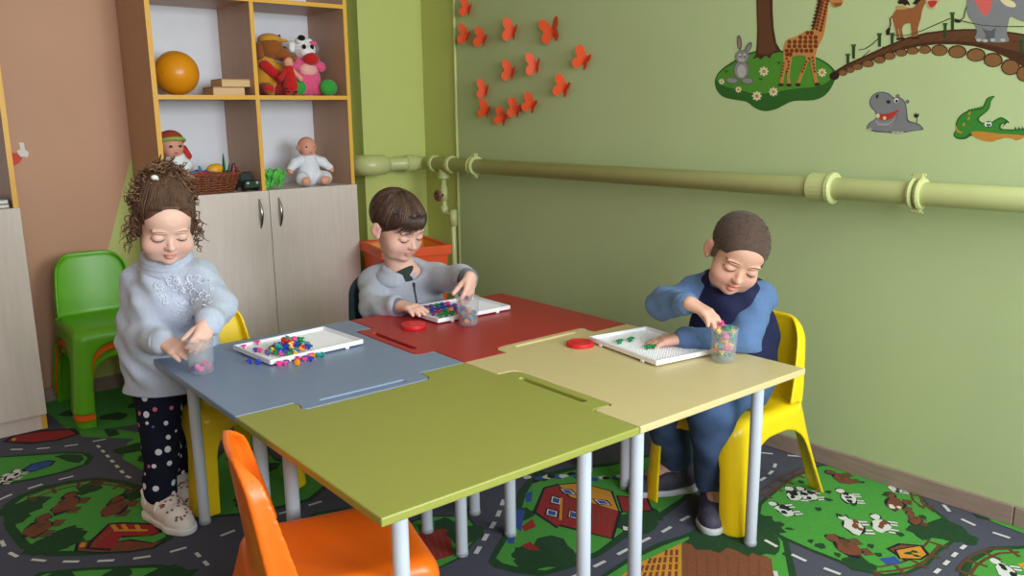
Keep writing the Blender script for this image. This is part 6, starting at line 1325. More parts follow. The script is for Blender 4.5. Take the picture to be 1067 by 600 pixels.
def face_lines(G, H, parent, brow, lash, lid=-0.0095, browz=0.018, bw=0.0030):
    b = MB(); f = H.R[:, 1]
    for q in (-1, 1):
        pts = []
        for t in np.linspace(0, 1, 7):
            x = q * (0.014 + 0.032 * t); z = lid + 0.006 * (2 * t - 1) ** 2 * 0.9 - 0.001 * t
            p = surf(G, H.w((x, 0.12, z)), -f, 160); 
            if p is not None: pts.append(p + f * 0.0006)
        if len(pts) > 2: b.tube(pts, [0.0008 + 0.0015 * math.sin(math.pi * min(k / (len(pts) - 1) * 0.9 + 0.1, 1)) for k in range(len(pts))], 6, flat=0.7)
        for k in range(1, len(pts)):         # lashes
            p = Vector(pts[k]); dd = Vector(H.R @ nv((q * 0.25 * (k / 6 - 0.3), 0.75, -0.6))).normalized()
            b.tube([p, p + dd * 0.0055 * H.s], [0.0007, 0.0003], 4)
    b.build('eyelashes', lash, parent, smooth=True)
    for q in (-1, 1):
        b = MB(); pts = []
        for t in np.linspace(0, 1, 7):
            x = q * (0.012 + 0.036 * t); z = browz + 0.006 * math.sin(math.pi * (0.25 + 0.65 * t)) - 0.004
            p = surf(G, H.w((x, 0.12, z)), -f, 160)
            if p is not None: pts.append(p)
        if len(pts) > 2: b.tube(pts, [bw * H.s * math.sin(math.pi * (0.15 + 0.75 * k / (len(pts) - 1))) for k in range(len(pts))], 6, flat=0.5); b.build('eyebrow', brow, parent, smooth=True)
def wrap(root, name, G, m, it=1, mi=None, flatten=None):
    V, Q = G.mesh(); V = relax(V, Q, it, 0.4); base = root
    while base.parent: base = base.parent
    return np_mesh(name, V - nv(base.location), Q, m, root)
def rel_mb(b, root): b.v = [tuple(nv(p) - nv(root.location)) for p in b.v]; return b
fleece = lambda n, c: mat(n, c, 0.95, 0.07, 130, bump=0.35, bscale=420, spec=0.1, sheen=0.25)

# ---- standing girl
def girl():
    root = empty('person', (0.775, 2.475, 0), 0); tag(root, 'little girl with curly hair and pale blue jumper standing at the blue grey table', 'person', None)
    H = Head((0.788, 2.415, 0.905), (-0.14, -0.95, -0.40), (-0.02, -0.34, 0.92), 1.05)
    shR, shL = nv((0.754, 2.556, 0.724)), nv((0.871, 2.416, 0.739)); elR, wrR = nv((0.717, 2.548, 0.568)), nv((0.729, 2.321, 0.588))
    elL, wrL = nv((0.891, 2.326, 0.664)), nv((0.815, 2.220, 0.646))
    chest, belly, hip = nv((0.818, 2.501, 0.659)), nv((0.804, 2.527, 0.523)), nv((0.803, 2.554, 0.389))
    ankR, ankL = nv((0.722, 2.482, 0.075)), nv((0.818, 2.622, 0.075)); hpR, hpL = hip + nv((-0.044, -0.02, -0.01)), hip + nv((0.045, 0.04, -0.01))
    knR, knL = (hpR + ankR) / 2 + nv((0.0, -0.015, 0.0)), (hpL + ankL) / 2 + nv((0, -0.01, 0))
    G = SDF((0.58, 2.06, 0.0), (1.03, 2.72, 1.02), 0.0029)
    face_field(G, H, 1.12)
    neck = H.w((0, -0.022, -0.085)); G.cone(H.w((0, -0.012, -0.045)), (shR + shL) / 2 + nv((0, 0, 0.0)), 0.046, 0.052, 0.02)
    G.chain([shR, (shR + shL) / 2, shL], [0.040, 0.055, 0.040], 0.03); G.chain([(shR + shL) / 2, chest, belly, hip + nv((0, 0, 0.05))], [0.055, 0.080, 0.085, 0.066], 0.03)
    G.chain([shR, elR, wrR], [0.036, 0.028, 0.0185], 0.012); G.chain([shL, elL, wrL], [0.036, 0.028, 0.0185], 0.012)
    G.chain([hpR, knR, ankR], [0.050, 0.040, 0.030], 0.02); G.chain([hpL, knL, ankL], [0.050, 0.040, 0.030], 0.02)
    for a, q in ((ankR, nv((0.02, -0.09, -0.035))), (ankL, nv((0.02, -0.09, -0.035)))): G.cone(a, a + q, 0.028, 0.022, 0.01)
    cupc = nv((0.777, 2.195, 0.575))
    # right hand holds the cup side, left hand reaches into the cup from above
    hand(G, wrR, nv((0.756, 2.205, 0.569)) - wrR, nv((0.55, 0.25, -0.75)), 1.12, (0.5, 0.55, 0.6, 0.7), 0.10, (0.35, 0.25), left=False)
    hand(G, wrL, nv((0.776, 2.188, 0.603)) - wrL, nv((-0.5, -0.15, -0.6)), 1.08, (0.75, 0.8, 0.85, 0.9), 0.08, (0.45, 0.45), left=True)
    V, Q = G.mesh(); col = skin_colour(V, H, SKIN * nv((1.0, 0.98, 0.98)), (204, 120, 116), 0.7)
    body = np_mesh('body', V - nv(root.location), Q, m_skin, root, col=col)
    m_br = mat('brown_brow_hair', (146, 116, 98), 0.8); m_la = mat('dark_lash', (66, 46, 38), 0.7)
    dm = []
    b0 = len(bpy.data.objects)
    face_lines(G, H, root, m_br, m_la)
    for o in root.children:
        if o.name.startswith('eye'): o.location = -nv(root.location)
    # jumper
    S_ = SDF((0.56, 2.16, 0.30), (1.05, 2.72, 0.86), 0.0035)
    mid = (shR + shL) / 2
    S_.chain([shR, mid, shL], [0.050, 0.066, 0.050], 0.04); S_.chain([mid, chest, belly, hip + nv((0, 0, -0.07))], [0.070, 0.098, 0.106, 0.110], 0.05)
    S_.chain([mid + nv((-0.02, 0, -0.01)), chest + nv((-0.03, 0, 0)), belly + nv((-0.035, -0.01, 0)), hip + nv((-0.035, -0.01, -0.07))], [0.055, 0.082, 0.088, 0.092], 0.05)
    S_.chain([mid + nv((0.02, 0, -0.01)), chest + nv((0.03, 0, 0)), belly + nv((0.035, 0, 0)), hip + nv((0.04, 0, -0.07))], [0.055, 0.085, 0.095, 0.098], 0.05)
    cuR, cuL = elR + (wrR - elR) * 0.93, elL + (wrL - elL) * 0.90
    S_.chain([shR, elR, cuR], [0.054, 0.047, 0.036], 0.022); S_.chain([shL, elL, cuL], [0.052, 0.044, 0.035], 0.022)
    folds(S_, 0.0056, 1.15, 0.7)
    nk = H.w((0, -0.018, -0.092)); ndir = unit(H.w((0, -0.012, -0.04)) - mid)
    S_.put(lambda X, Y, Z: (hip[2] - 0.052) - Z + 0 * X + 0 * Y, (0.5, 2.0, 0.3), (1.1, 2.8, hip[2] - 0.052), 0.004, '-') if False else None
    Zc = (S_.lo[2] + S_.h * np.arange(S_.n[2]))[None, None, :]
    S_.D = np.maximum(S_.D, (hip[2] + 0.006 - Zc)).astype(np.float32)
    jm = fleece('pale_blue_fleece', (184, 193, 213)); sw = wrap(root, 'jumper', S_, jm)
    C_ = SDF((0.62, 2.28, 0.68), (0.98, 2.62, 0.90), 0.0035)        # roll collar
    for t, rr_ in ((0.012, 0.060), (0.030, 0.056), (0.046, 0.054)):
        cc = mid + ndir * (t + 0.035); ax = head_axes(ndir, (0, 0.3, 1)); 
        ring_ = [cc + (ax[:, 0] * math.cos(a) * 1.08 + ax[:, 2] * math.sin(a)) * rr_ for a in np.linspace(0, 2 * math.pi, 41)]
        C_.chain(ring_, [0.013] * 41, 0.004)
    wrap(sw, 'roll_collar', C_, jm).location = -nv((0, 0, 0))
    for cu, wr in ((cuR, wrR), (cuL, wrL)):                            # turned cuffs
        d = unit(wr - cu); K = SDF(cu - 0.07, cu + 0.07, 0.003); ax = head_axes(d, (0, 0.3, 1))
        K.chain([cu - d * 0.006 + (ax[:, 0] * math.cos(a) + ax[:, 2] * math.sin(a)) * 0.028 for a in np.linspace(0, 2 * math.pi, 17)], [0.0105] * 17, 0.006); wrap(sw, 'cuff', K, jm)
    b = MB(); n_ = unit(nv((-0.22, -0.97, 0.05))); rt = unit(np.cross(n_, (0, 0, -1))); 
    hc_ = nv((0.811, 2.376, 0.697))
    lace = mat('white_lace_sequins', (212, 218, 232), 0.5, 0.1, 300, spec=0.7)
    r2 = random.Random(4)
    patch = [];  nt = 40
    for q in (0.0, 0.3, 0.55, 0.8, 1.0):
        for t in np.linspace(0, 2 * math.pi, nt + 1)[:-1]:
            hx = math.sin(t) ** 3; hz = (13 * math.cos(t) - 5 * math.cos(2 * t) - 2 * math.cos(3 * t) - math.cos(4 * t)) / 16
            o_ = hc_ + rt * hx * q * 0.070 + nv((0, 0, 1)) * hz * q * 0.080; p = surf(S_, o_ + n_ * 0.09, -n_, 160); patch.append((p if p is not None else o_) + n_ * 0.0004)
    b.add(patch, [(j * nt + k, j * nt + (k + 1) % nt, (j + 1) * nt + (k + 1) % nt, (j + 1) * nt + k) for j in range(4) for k in range(nt)], 1)
    for k in range(190):
        t = r2.uniform(0, 2 * math.pi); q = math.sqrt(r2.uniform(0.12, 1)); hx = 16 * math.sin(t) ** 3 / 16; hz = (13 * math.cos(t) - 5 * math.cos(2 * t) - 2 * math.cos(3 * t) - math.cos(4 * t)) / 16
        p = surf(S_, hc_ + rt * hx * q * 0.072 + nv((0, 0, 1)) * hz * q * 0.082 - n_ * -0.09, -n_, 160)
        if p is None: continue
        if r2.random() < 0.45: b.sphere(p + n_ * 0.001, (0.0028, 0.0028, 0.0028), 6, 4)
        else:
            a0 = r2.uniform(0, 6.28); rr_ = r2.uniform(0.005, 0.010); e2 = np.cross(n_, rt)
            b.tube([p + n_ * 0.0015 + (rt * math.cos(a0 + a) + e2 * math.sin(a0 + a)) * rr_ * (0.5 + a / 6) for a in np.linspace(0, 4.2, 8)], 0.0016, 5)
    rel_mb(b, root).build('heart_applique', [lace, mat('pale_lace_net', (192, 202, 220), 0.8, 0.1, 200)], sw, smooth=True)
    # trousers
    T_ = SDF((0.60, 2.34, 0.06), (1.0, 2.74, 0.50), 0.0035)
    T_.chain([hpR, hpL], [0.062, 0.062], 0.02); T_.chain([hpR, knR, ankR + nv((0, 0, 0.02))], [0.070, 0.053, 0.048], 0.012); T_.chain([hpL, knL, ankL + nv((0, 0, 0.02))], [0.070, 0.053, 0.048], 0.012)
    folds(T_, 0.003, 0.9, 2.1); wrap(root, 'trousers', T_, dotted())
    for a, dx in ((ankR, 0.022), (ankL, 0.004)): shoe(root, a, (dx, -0.10, 0), 'clog', mat('white_printed_clog', (226, 220, 216), 0.5, 0.05, 40), 1.12, True)
    # hair: pulled back cap, a bun of curls and loose ringlets
    hm = mat('curly_brown_hair', (88, 62, 46), 0.55, 0.25, 60, (1, 1, 0.4), bump=0.6, bscale=160, spec=0.35)
    K = SDF((0.62, 2.22, 0.80), (1.0, 2.68, 1.12), 0.0032)
    H.E(K, (0, -0.020, 0.038), (0.0775, 0.091, 0.0800), 0.0); H.E(K, (0, 0.034, 0.048), (0.0545, 0.0440, 0.040), 0.02); H.E(K, (0, -0.035, 0.095), (0.055, 0.055, 0.035), 0.03)
    H.E(K, (0, 0.097, 0.004), (0.0600, 0.068, 0.080), 0.010, '-'); H.E(K, (0, 0.02, -0.085), (0.10, 0.085, 0.06), 0.01, '-')
    for q in (-1, 1): H.E(K, (q * 0.066, 0.004, 0.0), (0.012, 0.022, 0.034), 0.014)
    V, Q = K.mesh(); L = H.loc(V); ph = np.arctan2(L[:, 0], L[:, 2] + 0.02)
    V = V + (V - H.c) * (0.010 * np.sin(60 * ph + 5 * np.sin(40 * L[:, 1])) * np.clip((0.07 - L[:, 1]) / 0.05, 0, 1))[:, None]
    cap = np_mesh('hair', V - nv(root.location), Q, hm, root)
    b = MB(); r3 = random.Random(12)
    def ringlet(p, d, ln, rad, turns, th, droop=0.0, n=30):
        d = unit(d); ax = head_axes(d, (0.3, 0.2, 1)); pts = []; ph0 = r3.uniform(0, 6.28)
        for k in range(n):
            t = k / (n - 1); a = ph0 + t * turns * 2 * math.pi; e = rad * (0.5 + 0.5 * math.sin(math.pi * min(1, t * 1.2 + 0.15)))
            pts.append(nv(p) + d * ln * t + nv((0, 0, -droop * t * t)) + (ax[:, 0] * math.cos(a) + ax[:, 2] * math.sin(a)) * e)
        b.tube(pts, [th * (1 - 0.6 * (k / (n - 1)) ** 2) for k in range(n)], 5, m=int(r3.random() < 0.45))
    bun = H.w((-0.012, -0.055, 0.112))
    for k in range(150):
        a, z = r3.uniform(0, 6.28), r3.uniform(-0.35, 1); q = math.sqrt(1 - z * z); dv = H.R @ nv((q * math.cos(a), q * math.sin(a), z))
        ringlet(bun + dv * nv((0.030, 0.026, 0.018)), dv + nv((r3.uniform(-.6, .6), r3.uniform(-.6, .6), r3.uniform(-.5, .3))), r3.uniform(0.030, 0.060), r3.uniform(0.006, 0.014), r3.uniform(0.8, 1.8), r3.uniform(0.0022, 0.0040), 0.012)
    for q in (-1, 1):
        for k in range(20 if q < 0 else 17):
            t = r3.random(); p = H.w((q * (0.068 + 0.010 * r3.random()), 0.030 - 0.060 * r3.random(), 0.038 - 0.065 * t))
            ringlet(p, H.R @ nv((q * r3.uniform(0.2, 0.8), r3.uniform(-0.2, 0.35), -1)), r3.uniform(0.030, 0.075), r3.uniform(0.005, 0.011), r3.uniform(1.2, 3), r3.uniform(0.0012, 0.0026), 0.006)
    bw_ = H.w((-0.008, -0.045, 0.115))
    for k in range(170):                                           # hair combed back from the hairline to the bun
        a = math.pi * 2 * k / 170; st = H.R @ nv((math.cos(a) * 0.9, 0.55 + 0.45 * math.sin(a), 0.62 - 0.75 * (abs(math.cos(a)) > 0.75) * r3.random())); o = H.w((0, -0.015, 0.02)); pts = []
        e_ = unit(bw_ - o)
        for t in np.linspace(0.0, 0.92, 8):
            dv = unit(unit(st) * (1 - t) + e_ * t); p = surf(K, o + dv * 0.15, -dv, 150, 0.0012)
            if p is not None and np.linalg.norm(p - o) > 0.055: pts.append(p + dv * (0.001 + 0.002 * r3.random()))
        if len(pts) > 3: b.tube(pts, [0.0022 * (0.4 + 0.6 * math.sin(math.pi * (0.1 + 0.85 * i / (len(pts) - 1)))) for i in range(len(pts))], 4)
    for k in range(110):                                           # loose frizz over the crown and the sides
        a, z = r3.uniform(0, 6.28), r3.uniform(0.0, 0.95); q = math.sqrt(1 - z * z); dv = H.R @ nv((q * math.cos(a), -abs(q * math.sin(a)) * 0.8 + 0.15, z)); o = H.w((0, -0.015, 0.03)); p = surf(K, o + dv * 0.16, -dv, 150, 0.0012)
        if p is not None: ringlet(p, dv + H.R @ nv((r3.uniform(-.7, .7), -0.3, 0.8)), r3.uniform(0.018, 0.036), r3.uniform(0.005, 0.010), r3.uniform(0.7, 1.6), r3.uniform(0.0012, 0.0022), 0.004, 18)
    for k in range(26):                                            # flyaway curls round the crown
        a = r3.uniform(0, 6.28); p = H.w((0.072 * math.cos(a), -0.02 + 0.06 * math.sin(a), 0.075)); dv = H.R @ nv((math.cos(a), math.sin(a) * 0.5, 0.6))
        ringlet(p, dv, r3.uniform(0.02, 0.035), r3.uniform(0.005, 0.010), r3.uniform(1, 2), 0.0012)
    rel_mb(b, root).build('ringlets', [hm, mat('light_brown_curls', (132, 98, 74), 0.55, 0.2, 60, spec=0.35)], cap, smooth=True)
    b = MB(); ax = H.R; cc = H.w((-0.005, -0.020, 0.108)); pts = [cc + (ax[:, 0] * math.cos(a) + (ax[:, 1] * 0.8 - ax[:, 2] * 0.35) * math.sin(a)) * 0.033 for a in np.linspace(0, 2 * math.pi, 25)]
    b.tube(pts, 0.006, 8, caps=False); b.sphere(nv((0.757, 2.363, 1.038)), (0.010, 0.008, 0.007), 10, 7); b.tube([nv((0.757, 2.363, 1.038)), cc], 0.004, 6); rel_mb(b, root).build('hair_tie', mat('white_hair_tie', (225, 225, 228), 0.6), cap, smooth=True)
    return root
def dotted():
    """dark navy cotton with white dots and little coloured bows printed on it"""
    m = mat('navy_dotted_cotton', (26, 28, 44), 0.85, 0.05, 60, spec=0.1); N, L = m.node_tree.nodes, m.node_tree.links; b = N['Principled BSDF']
    src = b.inputs['Base Color'].links[0].from_socket; tc = N.new('ShaderNodeTexCoord')
    for sc, thr, cols, off in ((27, 0.27, [(214, 216, 224)], 0.0), (25, 0.17, [(70, 120, 160), (190, 110, 130)], 7.3)):
        mp = N.new('ShaderNodeMapping'); mp.inputs['Location'].default_value = (off, off, off); L.new(tc.outputs['Object'], mp.inputs['Vector'])
        v = N.new('ShaderNodeTexVoronoi'); v.inputs['Scale'].default_value = sc; v.inputs['Randomness'].default_value = 0.5; L.new(mp.outputs[0], v.inputs['Vector'])
        lt = N.new('ShaderNodeMath'); lt.operation = 'LESS_THAN'; lt.inputs[1].default_value = thr; L.new(v.outputs['Distance'], lt.inputs[0])
        mx = N.new('ShaderNodeMix'); mx.data_type = 'RGBA'; L.new(lt.outputs[0], mx.inputs[0]); L.new(src, mx.inputs[6])
        if len(cols) == 1: mx.inputs[7].default_value = (*lin(cols[0]), 1)
        else:
            rp = N.new('ShaderNodeValToRGB'); rp.color_ramp.interpolation = 'CONSTANT'; rp.color_ramp.elements[0].color = (*lin(cols[0]), 1); rp.color_ramp.elements[1].position = 0.55; rp.color_ramp.elements[1].color = (*lin(cols[1]), 1)
            sp = N.new('ShaderNodeSeparateColor'); L.new(v.outputs['Color'], sp.inputs[0]); L.new(sp.outputs[0], rp.inputs[0]); L.new(rp.outputs[0], mx.inputs[7])
        src = mx.outputs[2]
    L.new(src, b.inputs['Base Color']); return m
def shoe(root, ank, d, kind, m, s=1.0, prints=False):
    d = unit((d[0], d[1], 0)); side = np.cross(d, (0, 0, 1)); a = nv((ank[0], ank[1], 0.0)); up = nv((0, 0, 1)); P = lambda f, q, z: a + (d * f + side * q) * s + up * z * s
    G = SDF(a + nv((-0.2, -0.2, -0.004)), a + nv((0.2, 0.2, 0.13)), 0.003)
    G.chain([P(-0.030, 0, 0.045), P(0.03, 0, 0.040), P(0.085, 0.004, 0.028), P(0.108, 0.004, 0.024)], [0.034 * s, 0.036 * s, 0.034 * s, 0.028 * s], 0.015)
    G.cone(P(-0.032, 0, 0.05), P(-0.028, 0, 0.075), 0.032 * s, 0.030 * s, 0.012)
    Zc = (G.lo[2] + G.h * np.arange(G.n[2]))[None, None, :]
    G.D = np.maximum(G.D, 0.016 - Zc).astype(np.float32)
    up_ = wrap(root, 'shoe', G, m)
    B_ = SDF(a + nv((-0.2, -0.2, -0.004)), a + nv((0.2, 0.2, 0.06)), 0.003)
    B_.chain([P(-0.034, 0, 0.012), P(0.03, 0, 0.012), P(0.085, 0.004, 0.012), P(0.112, 0.004, 0.012)], [0.036 * s, 0.036 * s, 0.038 * s, 0.031 * s], 0.015)
    B_.D = np.maximum(B_.D, np.maximum(0.001 - Zc[:, :, :B_.n[2]], Zc[:, :, :B_.n[2]] - 0.021)).astype(np.float32)
    wrap(up_, 'sole', B_, mat('white_shoe_sole', (222, 222, 222), 0.5, 0.04) if kind != 'dark' else mat('grey_shoe_sole', (190, 192, 198), 0.5, 0.04))
    if kind == 'clog':
        b = MB(); b.tube([P(-0.012, 0.036, 0.055), P(-0.035, 0.030, 0.085), P(-0.058, 0, 0.092), P(-0.035, -0.030, 0.085), P(-0.012, -0.036, 0.055)], 0.006 * s, 8, flat=0.5)
        b.tube([P(0.030, 0.038 * math.cos(t), 0.040 + 0.042 * math.sin(t)) for t in np.linspace(0, math.pi, 11)], 0.0045 * s, 8)
        rel_mb(b, root).build('strap', m, up_, smooth=True)
    if prints:
        b = MB(); r2 = random.Random(int(ank[0] * 1000))
        for k in range(46):
            p = surf(G, P(r2.uniform(0.02, 0.125), r2.uniform(-0.03, 0.03), 0.11), (0, 0, -1), 120)
            if p is not None: b.sphere(p, (0.005, 0.005, 0.0035), 6, 4, m=r2.randrange(3))
        rel_mb(b, root).build('flower_print', [mat('clog_print_mauve', (150, 90, 110), 0.5), mat('clog_print_grey', (90, 86, 92), 0.5), mat('clog_print_rust', (190, 120, 90), 0.5)], up_, smooth=True)
    return up_
def strand_hair(G, H, b, crown, ring, n, r3, th, seg=9, lift=0.0015, spread=0.0):
    """strands combed from the crown over the sculpted hair to its edge"""
    cw = H.w(crown)
    for k in range(n):
        a = 2 * math.pi * k / n + r3.uniform(-0.02, 0.02); e = ring(a); st = H.w(crown) ; pts = []
        t0 = r3.uniform(0.02, 0.45); t1 = r3.uniform(0.85, 1.06)
        for j in range(seg):
            t = t0 + (t1 - t0) * j / (seg - 1)
            ang = e[1] * t; az = e[0] + spread * math.sin(3 * t + k)
            dv = H.R @ nv((math.sin(ang) * math.cos(az), math.sin(ang) * math.sin(az), math.cos(ang)))
            o = H.w((0, -0.015, 0.02)); p = surf(G, o + dv * 0.16, -dv, 160, 0.0012)
            if p is not None: pts.append(p + dv * lift)
        if len(pts) > 3: b.tube(pts, [th * (0.5 + 0.5 * math.sin(math.pi * (0.15 + 0.8 * i / (len(pts) - 1)))) for i in range(len(pts))], 4, m=int(r3.random() < 0.35))

# ---- boy in the grey hooded top
def boy_grey():
    root = empty('person', (1.745, 2.63, 0), 0); tag(root, 'small boy in pale grey hooded top seated at the red table', 'person')
    H = Head((1.659, 2.569, 0.802), (0.14, -0.90, -0.42), (0.05, -0.40, 0.92), 1.18)
    shR, shL = nv((1.629, 2.687, 0.579)), nv((1.782, 2.503, 0.599)); elR, wrR = nv((1.531, 2.547, 0.518)), nv((1.531, 2.363, 0.556))
    elL, wrL = nv((1.770, 2.329, 0.622)), nv((1.684, 2.172, 0.662))
    mid = (shR + shL) / 2; chest, hip = nv((1.718, 2.611, 0.500)), nv((1.745, 2.66, 0.405)); belly = (chest + hip) / 2 + nv((0, -0.01, 0))
    G = SDF((1.42, 2.04, 0.0), (2.02, 2.86, 0.98), 0.0032)
    face_field(G, H, 1.0)
    G.cone(H.w((0, -0.015, -0.045)), mid, 0.046, 0.055, 0.02)
    G.chain([shR, mid, shL], [0.042, 0.055, 0.042], 0.03); G.chain([mid, chest, belly, hip], [0.055, 0.085, 0.09, 0.09], 0.03)
    G.chain([shR, elR, wrR], [0.038, 0.030, 0.0195], 0.012); G.chain([shL, elL, wrL], [0.038, 0.030, 0.0195], 0.012)
    kn, an = [nv((1.665, 2.40, 0.40)), nv((1.825, 2.40, 0.40))], [nv((1.665, 2.44, 0.075)), nv((1.825, 2.44, 0.075))]
    hp = [hip + nv((-0.06, -0.02, -0.0)), hip + nv((0.06, -0.02, -0.0))]
    for i in (0, 1): G.chain([hp[i], kn[i], an[i]], [0.062, 0.045, 0.030], 0.02); G.cone(an[i], an[i] + nv((0, -0.09, -0.035)), 0.028, 0.022, 0.01)
    hand(G, wrR, nv((1.545, 2.252, 0.563)) - wrR, nv((0.05, 0.1, -1)), 1.22, (0.55, 0.6, 0.65, 0.7), 0.12, (0.4, 0.35), left=False)
    hand(G, wrL, nv((1.644, 2.134, 0.606)) - wrL, nv((-0.55, 0.25, -0.5)), 1.22, (0.45, 0.5, 0.55, 0.6), 0.05, (0.20, 0.55), left=True)
    V, Q = G.mesh(); np_mesh('body', V - nv(root.location), Q, m_skin, root, col=skin_colour(V, H, SKIN * nv((0.98, 0.94, 0.93)), (200, 112, 110), 0.5))
    m_br = mat('brown_boy_brow', (92, 66, 50), 0.8); face_lines(G, H, root, m_br, mat('dark_lash', (66, 46, 38), 0.7))
    for o in root.children:
        if o.name.startswith('eye'): o.location = -nv(root.location)
    hz = fleece('heather_grey_fleece', (176, 182, 198)); cfm = fleece('slate_cuff', (112, 118, 138))
    S_ = SDF((1.44, 2.22, 0.34), (2.04, 2.86, 0.86), 0.0038)
    S_.chain([shR, mid, shL], [0.055, 0.070, 0.055], 0.04); S_.chain([mid, chest, belly, hip], [0.072, 0.105, 0.115, 0.118], 0.05)
    for q in (-0.035, 0.035): S_.chain([mid + nv((q * .6, 0, -0.01)), chest + nv((q, 0, 0)), hip + nv((q * 1.2, 0, 0))], [0.060, 0.088, 0.100], 0.05)
    cuR, cuL = elR + (wrR - elR) * 0.78, elL + (wrL - elL) * 0.72
    S_.chain([shR, elR, cuR], [0.057, 0.048, 0.037], 0.024); S_.chain([shL, elL, cuL], [0.057, 0.047, 0.038], 0.024)
    nd = unit(H.w((0, -0.015, -0.03)) - mid); f0 = unit(nv((-0.28, -0.95, 0))); S_.cone(mid + nd * 0.035 + f0 * 0.02, mid + nd * 0.10 + f0 * 0.10, 0.040, 0.085, 0.01, '-')
    folds(S_, 0.0042, 0.85, 1.9)
    Zc = (S_.lo[2] + S_.h * np.arange(S_.n[2]))[None, None, :]; S_.D = np.maximum(S_.D, 0.355 - Zc).astype(np.float32)
    tp = wrap(root, 'hooded_top', S_, hz)
    for cu, wr in ((cuR, wrR), (cuL, wrL)):
        d = unit(wr - cu); K = SDF(cu - 0.08, cu + 0.08, 0.003); K.cone(cu - d * 0.004, cu + d * 0.020, 0.036, 0.031, 0.01); wrap(tp, 'cuff', K, cfm)
    C_ = SDF((1.54, 2.40, 0.58), (1.92, 2.80, 0.86), 0.0036)         # hood lying round the neck
    nd = unit(H.w((0, -0.015, -0.03)) - mid); f0 = unit(nv((-0.28, -0.95, 0))); r0 = unit(np.cross(f0, (0, 0, 1)))
    for k, (rx, ry, off, th) in enumerate(((0.062, 0.062, 0.060, 0.012), (0.068, 0.068, 0.044, 0.014), (0.084, 0.078, 0.030, 0.020))):
        ring_ = [mid + nd * off + r0 * rx * math.sin(a) - f0 * ry * math.cos(a) * 1.0 + nv((0, 0, -0.030 * (1 - math.cos(a)) * 0.5)) for a in np.linspace(-2.8, 2.8, 23)]
        C_.chain(ring_, [th * (0.30 + 0.80 * math.sqrt(max(0, math.cos(a / 2)))) for a in np.linspace(-2.8, 2.8, 23)], 0.014)
    C_.ell(mid - f0 * 0.085 + nv((0, 0, 0.005)), (0.075, 0.045, 0.07), None, 0.03)
    wrap(tp, 'hood', C_, hz)
    b = MB(); pts = []
    for t in np.linspace(-0.05, 0.9, 12):
        p = surf(S_, mid + (chest - mid) * t + f0 * 0.135, -f0, 110, 0.0012)
        if p is not None: pts.append(p + f0 * 0.002)
    if len(pts) > 3: b.tube(pts, 0.0035, 6); b.box(pts[1] - 0.004, pts[1] + nv((0.004, 0.004, 0.012))); rel_mb(b, root).build('zip', mat('dark_zip', (52, 54, 66), 0.5), tp, smooth=False)
    U_ = SDF(mid - 0.1, mid + 0.1, 0.0035); U_.cone(mid - nd * 0.01 + f0 * 0.012, mid + nd * 0.026 + f0 * 0.006, 0.070, 0.058, 0.01); wrap(root, 'undershirt', U_, mat('dark_green_undershirt', (40, 56, 50), 0.8))
    T_ = SDF((1.54, 2.30, 0.07), (1.95, 2.80, 0.52), 0.004)
    T_.chain(hp, [0.088, 0.088], 0.03)
    for i in (0, 1): T_.chain([hp[i], kn[i], an[i] + nv((0, 0, 0.02))], [0.080, 0.062, 0.052], 0.03)
    folds(T_, 0.003, 0.9, 0.4); wrap(root, 'trousers', T_, mat('dark_grey_trousers', (58, 62, 74), 0.9, 0.08, 90, bump=0.3, bscale=300))
    for i in (0, 1): shoe(root, an[i], (0, -1, 0), 'dark', mat('dark_boy_shoe', (50, 56, 74), 0.6, 0.1, 50))
    # straight brown hair with a fringe
    hm = mat('dark_brown_hair', (66, 46, 38), 0.42, 0.2, 70, (1, 1, 0.3), bump=0.3, bscale=120, spec=0.45)
    K = SDF(H.c - 0.17, H.c + 0.19, 0.0032)
    H.E(K, (0, -0.014, 0.034), (0.0760, 0.0900, 0.0770), 0.0); H.E(K, (0, 0.038, 0.047), (0.0575, 0.0475, 0.041), 0.02)
    H.E(K, (0.020, 0.098, -0.018), (0.072, 0.064, 0.070), 0.006, '-'); H.E(K, (0, 0.030, -0.085), (0.12, 0.075, 0.070), 0.008, '-'); H.E(K, (0, -0.06, -0.125), (0.12, 0.09, 0.06), 0.008, '-')
    for q in (-1, 1): H.E(K, (q * 0.080, -0.004, -0.014), (0.018, 0.020, 0.026), 0.004, '-')
    V, Q = K.mesh(); hr = np_mesh('hair', V - nv(root.location), Q, hm, root)
    b = MB(); r3 = random.Random(21)
    def ring(a):
        fy = math.sin(a); base = 1.12 if fy > 0.55 else (1.62 if fy > -0.2 else 1.85)
        return (a, base + 0.10 * math.sin(7 * a))
    strand_hair(K, H, b, (0, -0.02, 0.11), ring, 420, r3, 0.0024, 9, 0.0022)
    for k in range(44):                                              # fringe wisps falling to one side over the forehead
        x = -0.052 + 0.108 * k / 43; ln = 0.012 + 0.030 * (k / 43) ** 1.5 + 0.010 * r3.random(); pts = []
        for t in np.linspace(0, 1, 6):
            p = surf(G, H.w((x + 0.016 * t, 0.14, 0.074 - (0.022 + ln) * t)), -H.R[:, 1], 200, 0.0012)
            if p is not None: pts.append(p + H.R[:, 1] * (0.0125 - 0.008 * t))
        if len(pts) > 3: b.tube(pts, [0.0052 * (1 - 0.85 * i / (len(pts) - 1)) for i in range(len(pts))], 5, flat=0.5)
    rel_mb(b, root).build('hair_strands', [hm, mat('brown_hair_light', (96, 70, 56), 0.4, 0.2, 70, spec=0.5)], hr, smooth=True)
    return root

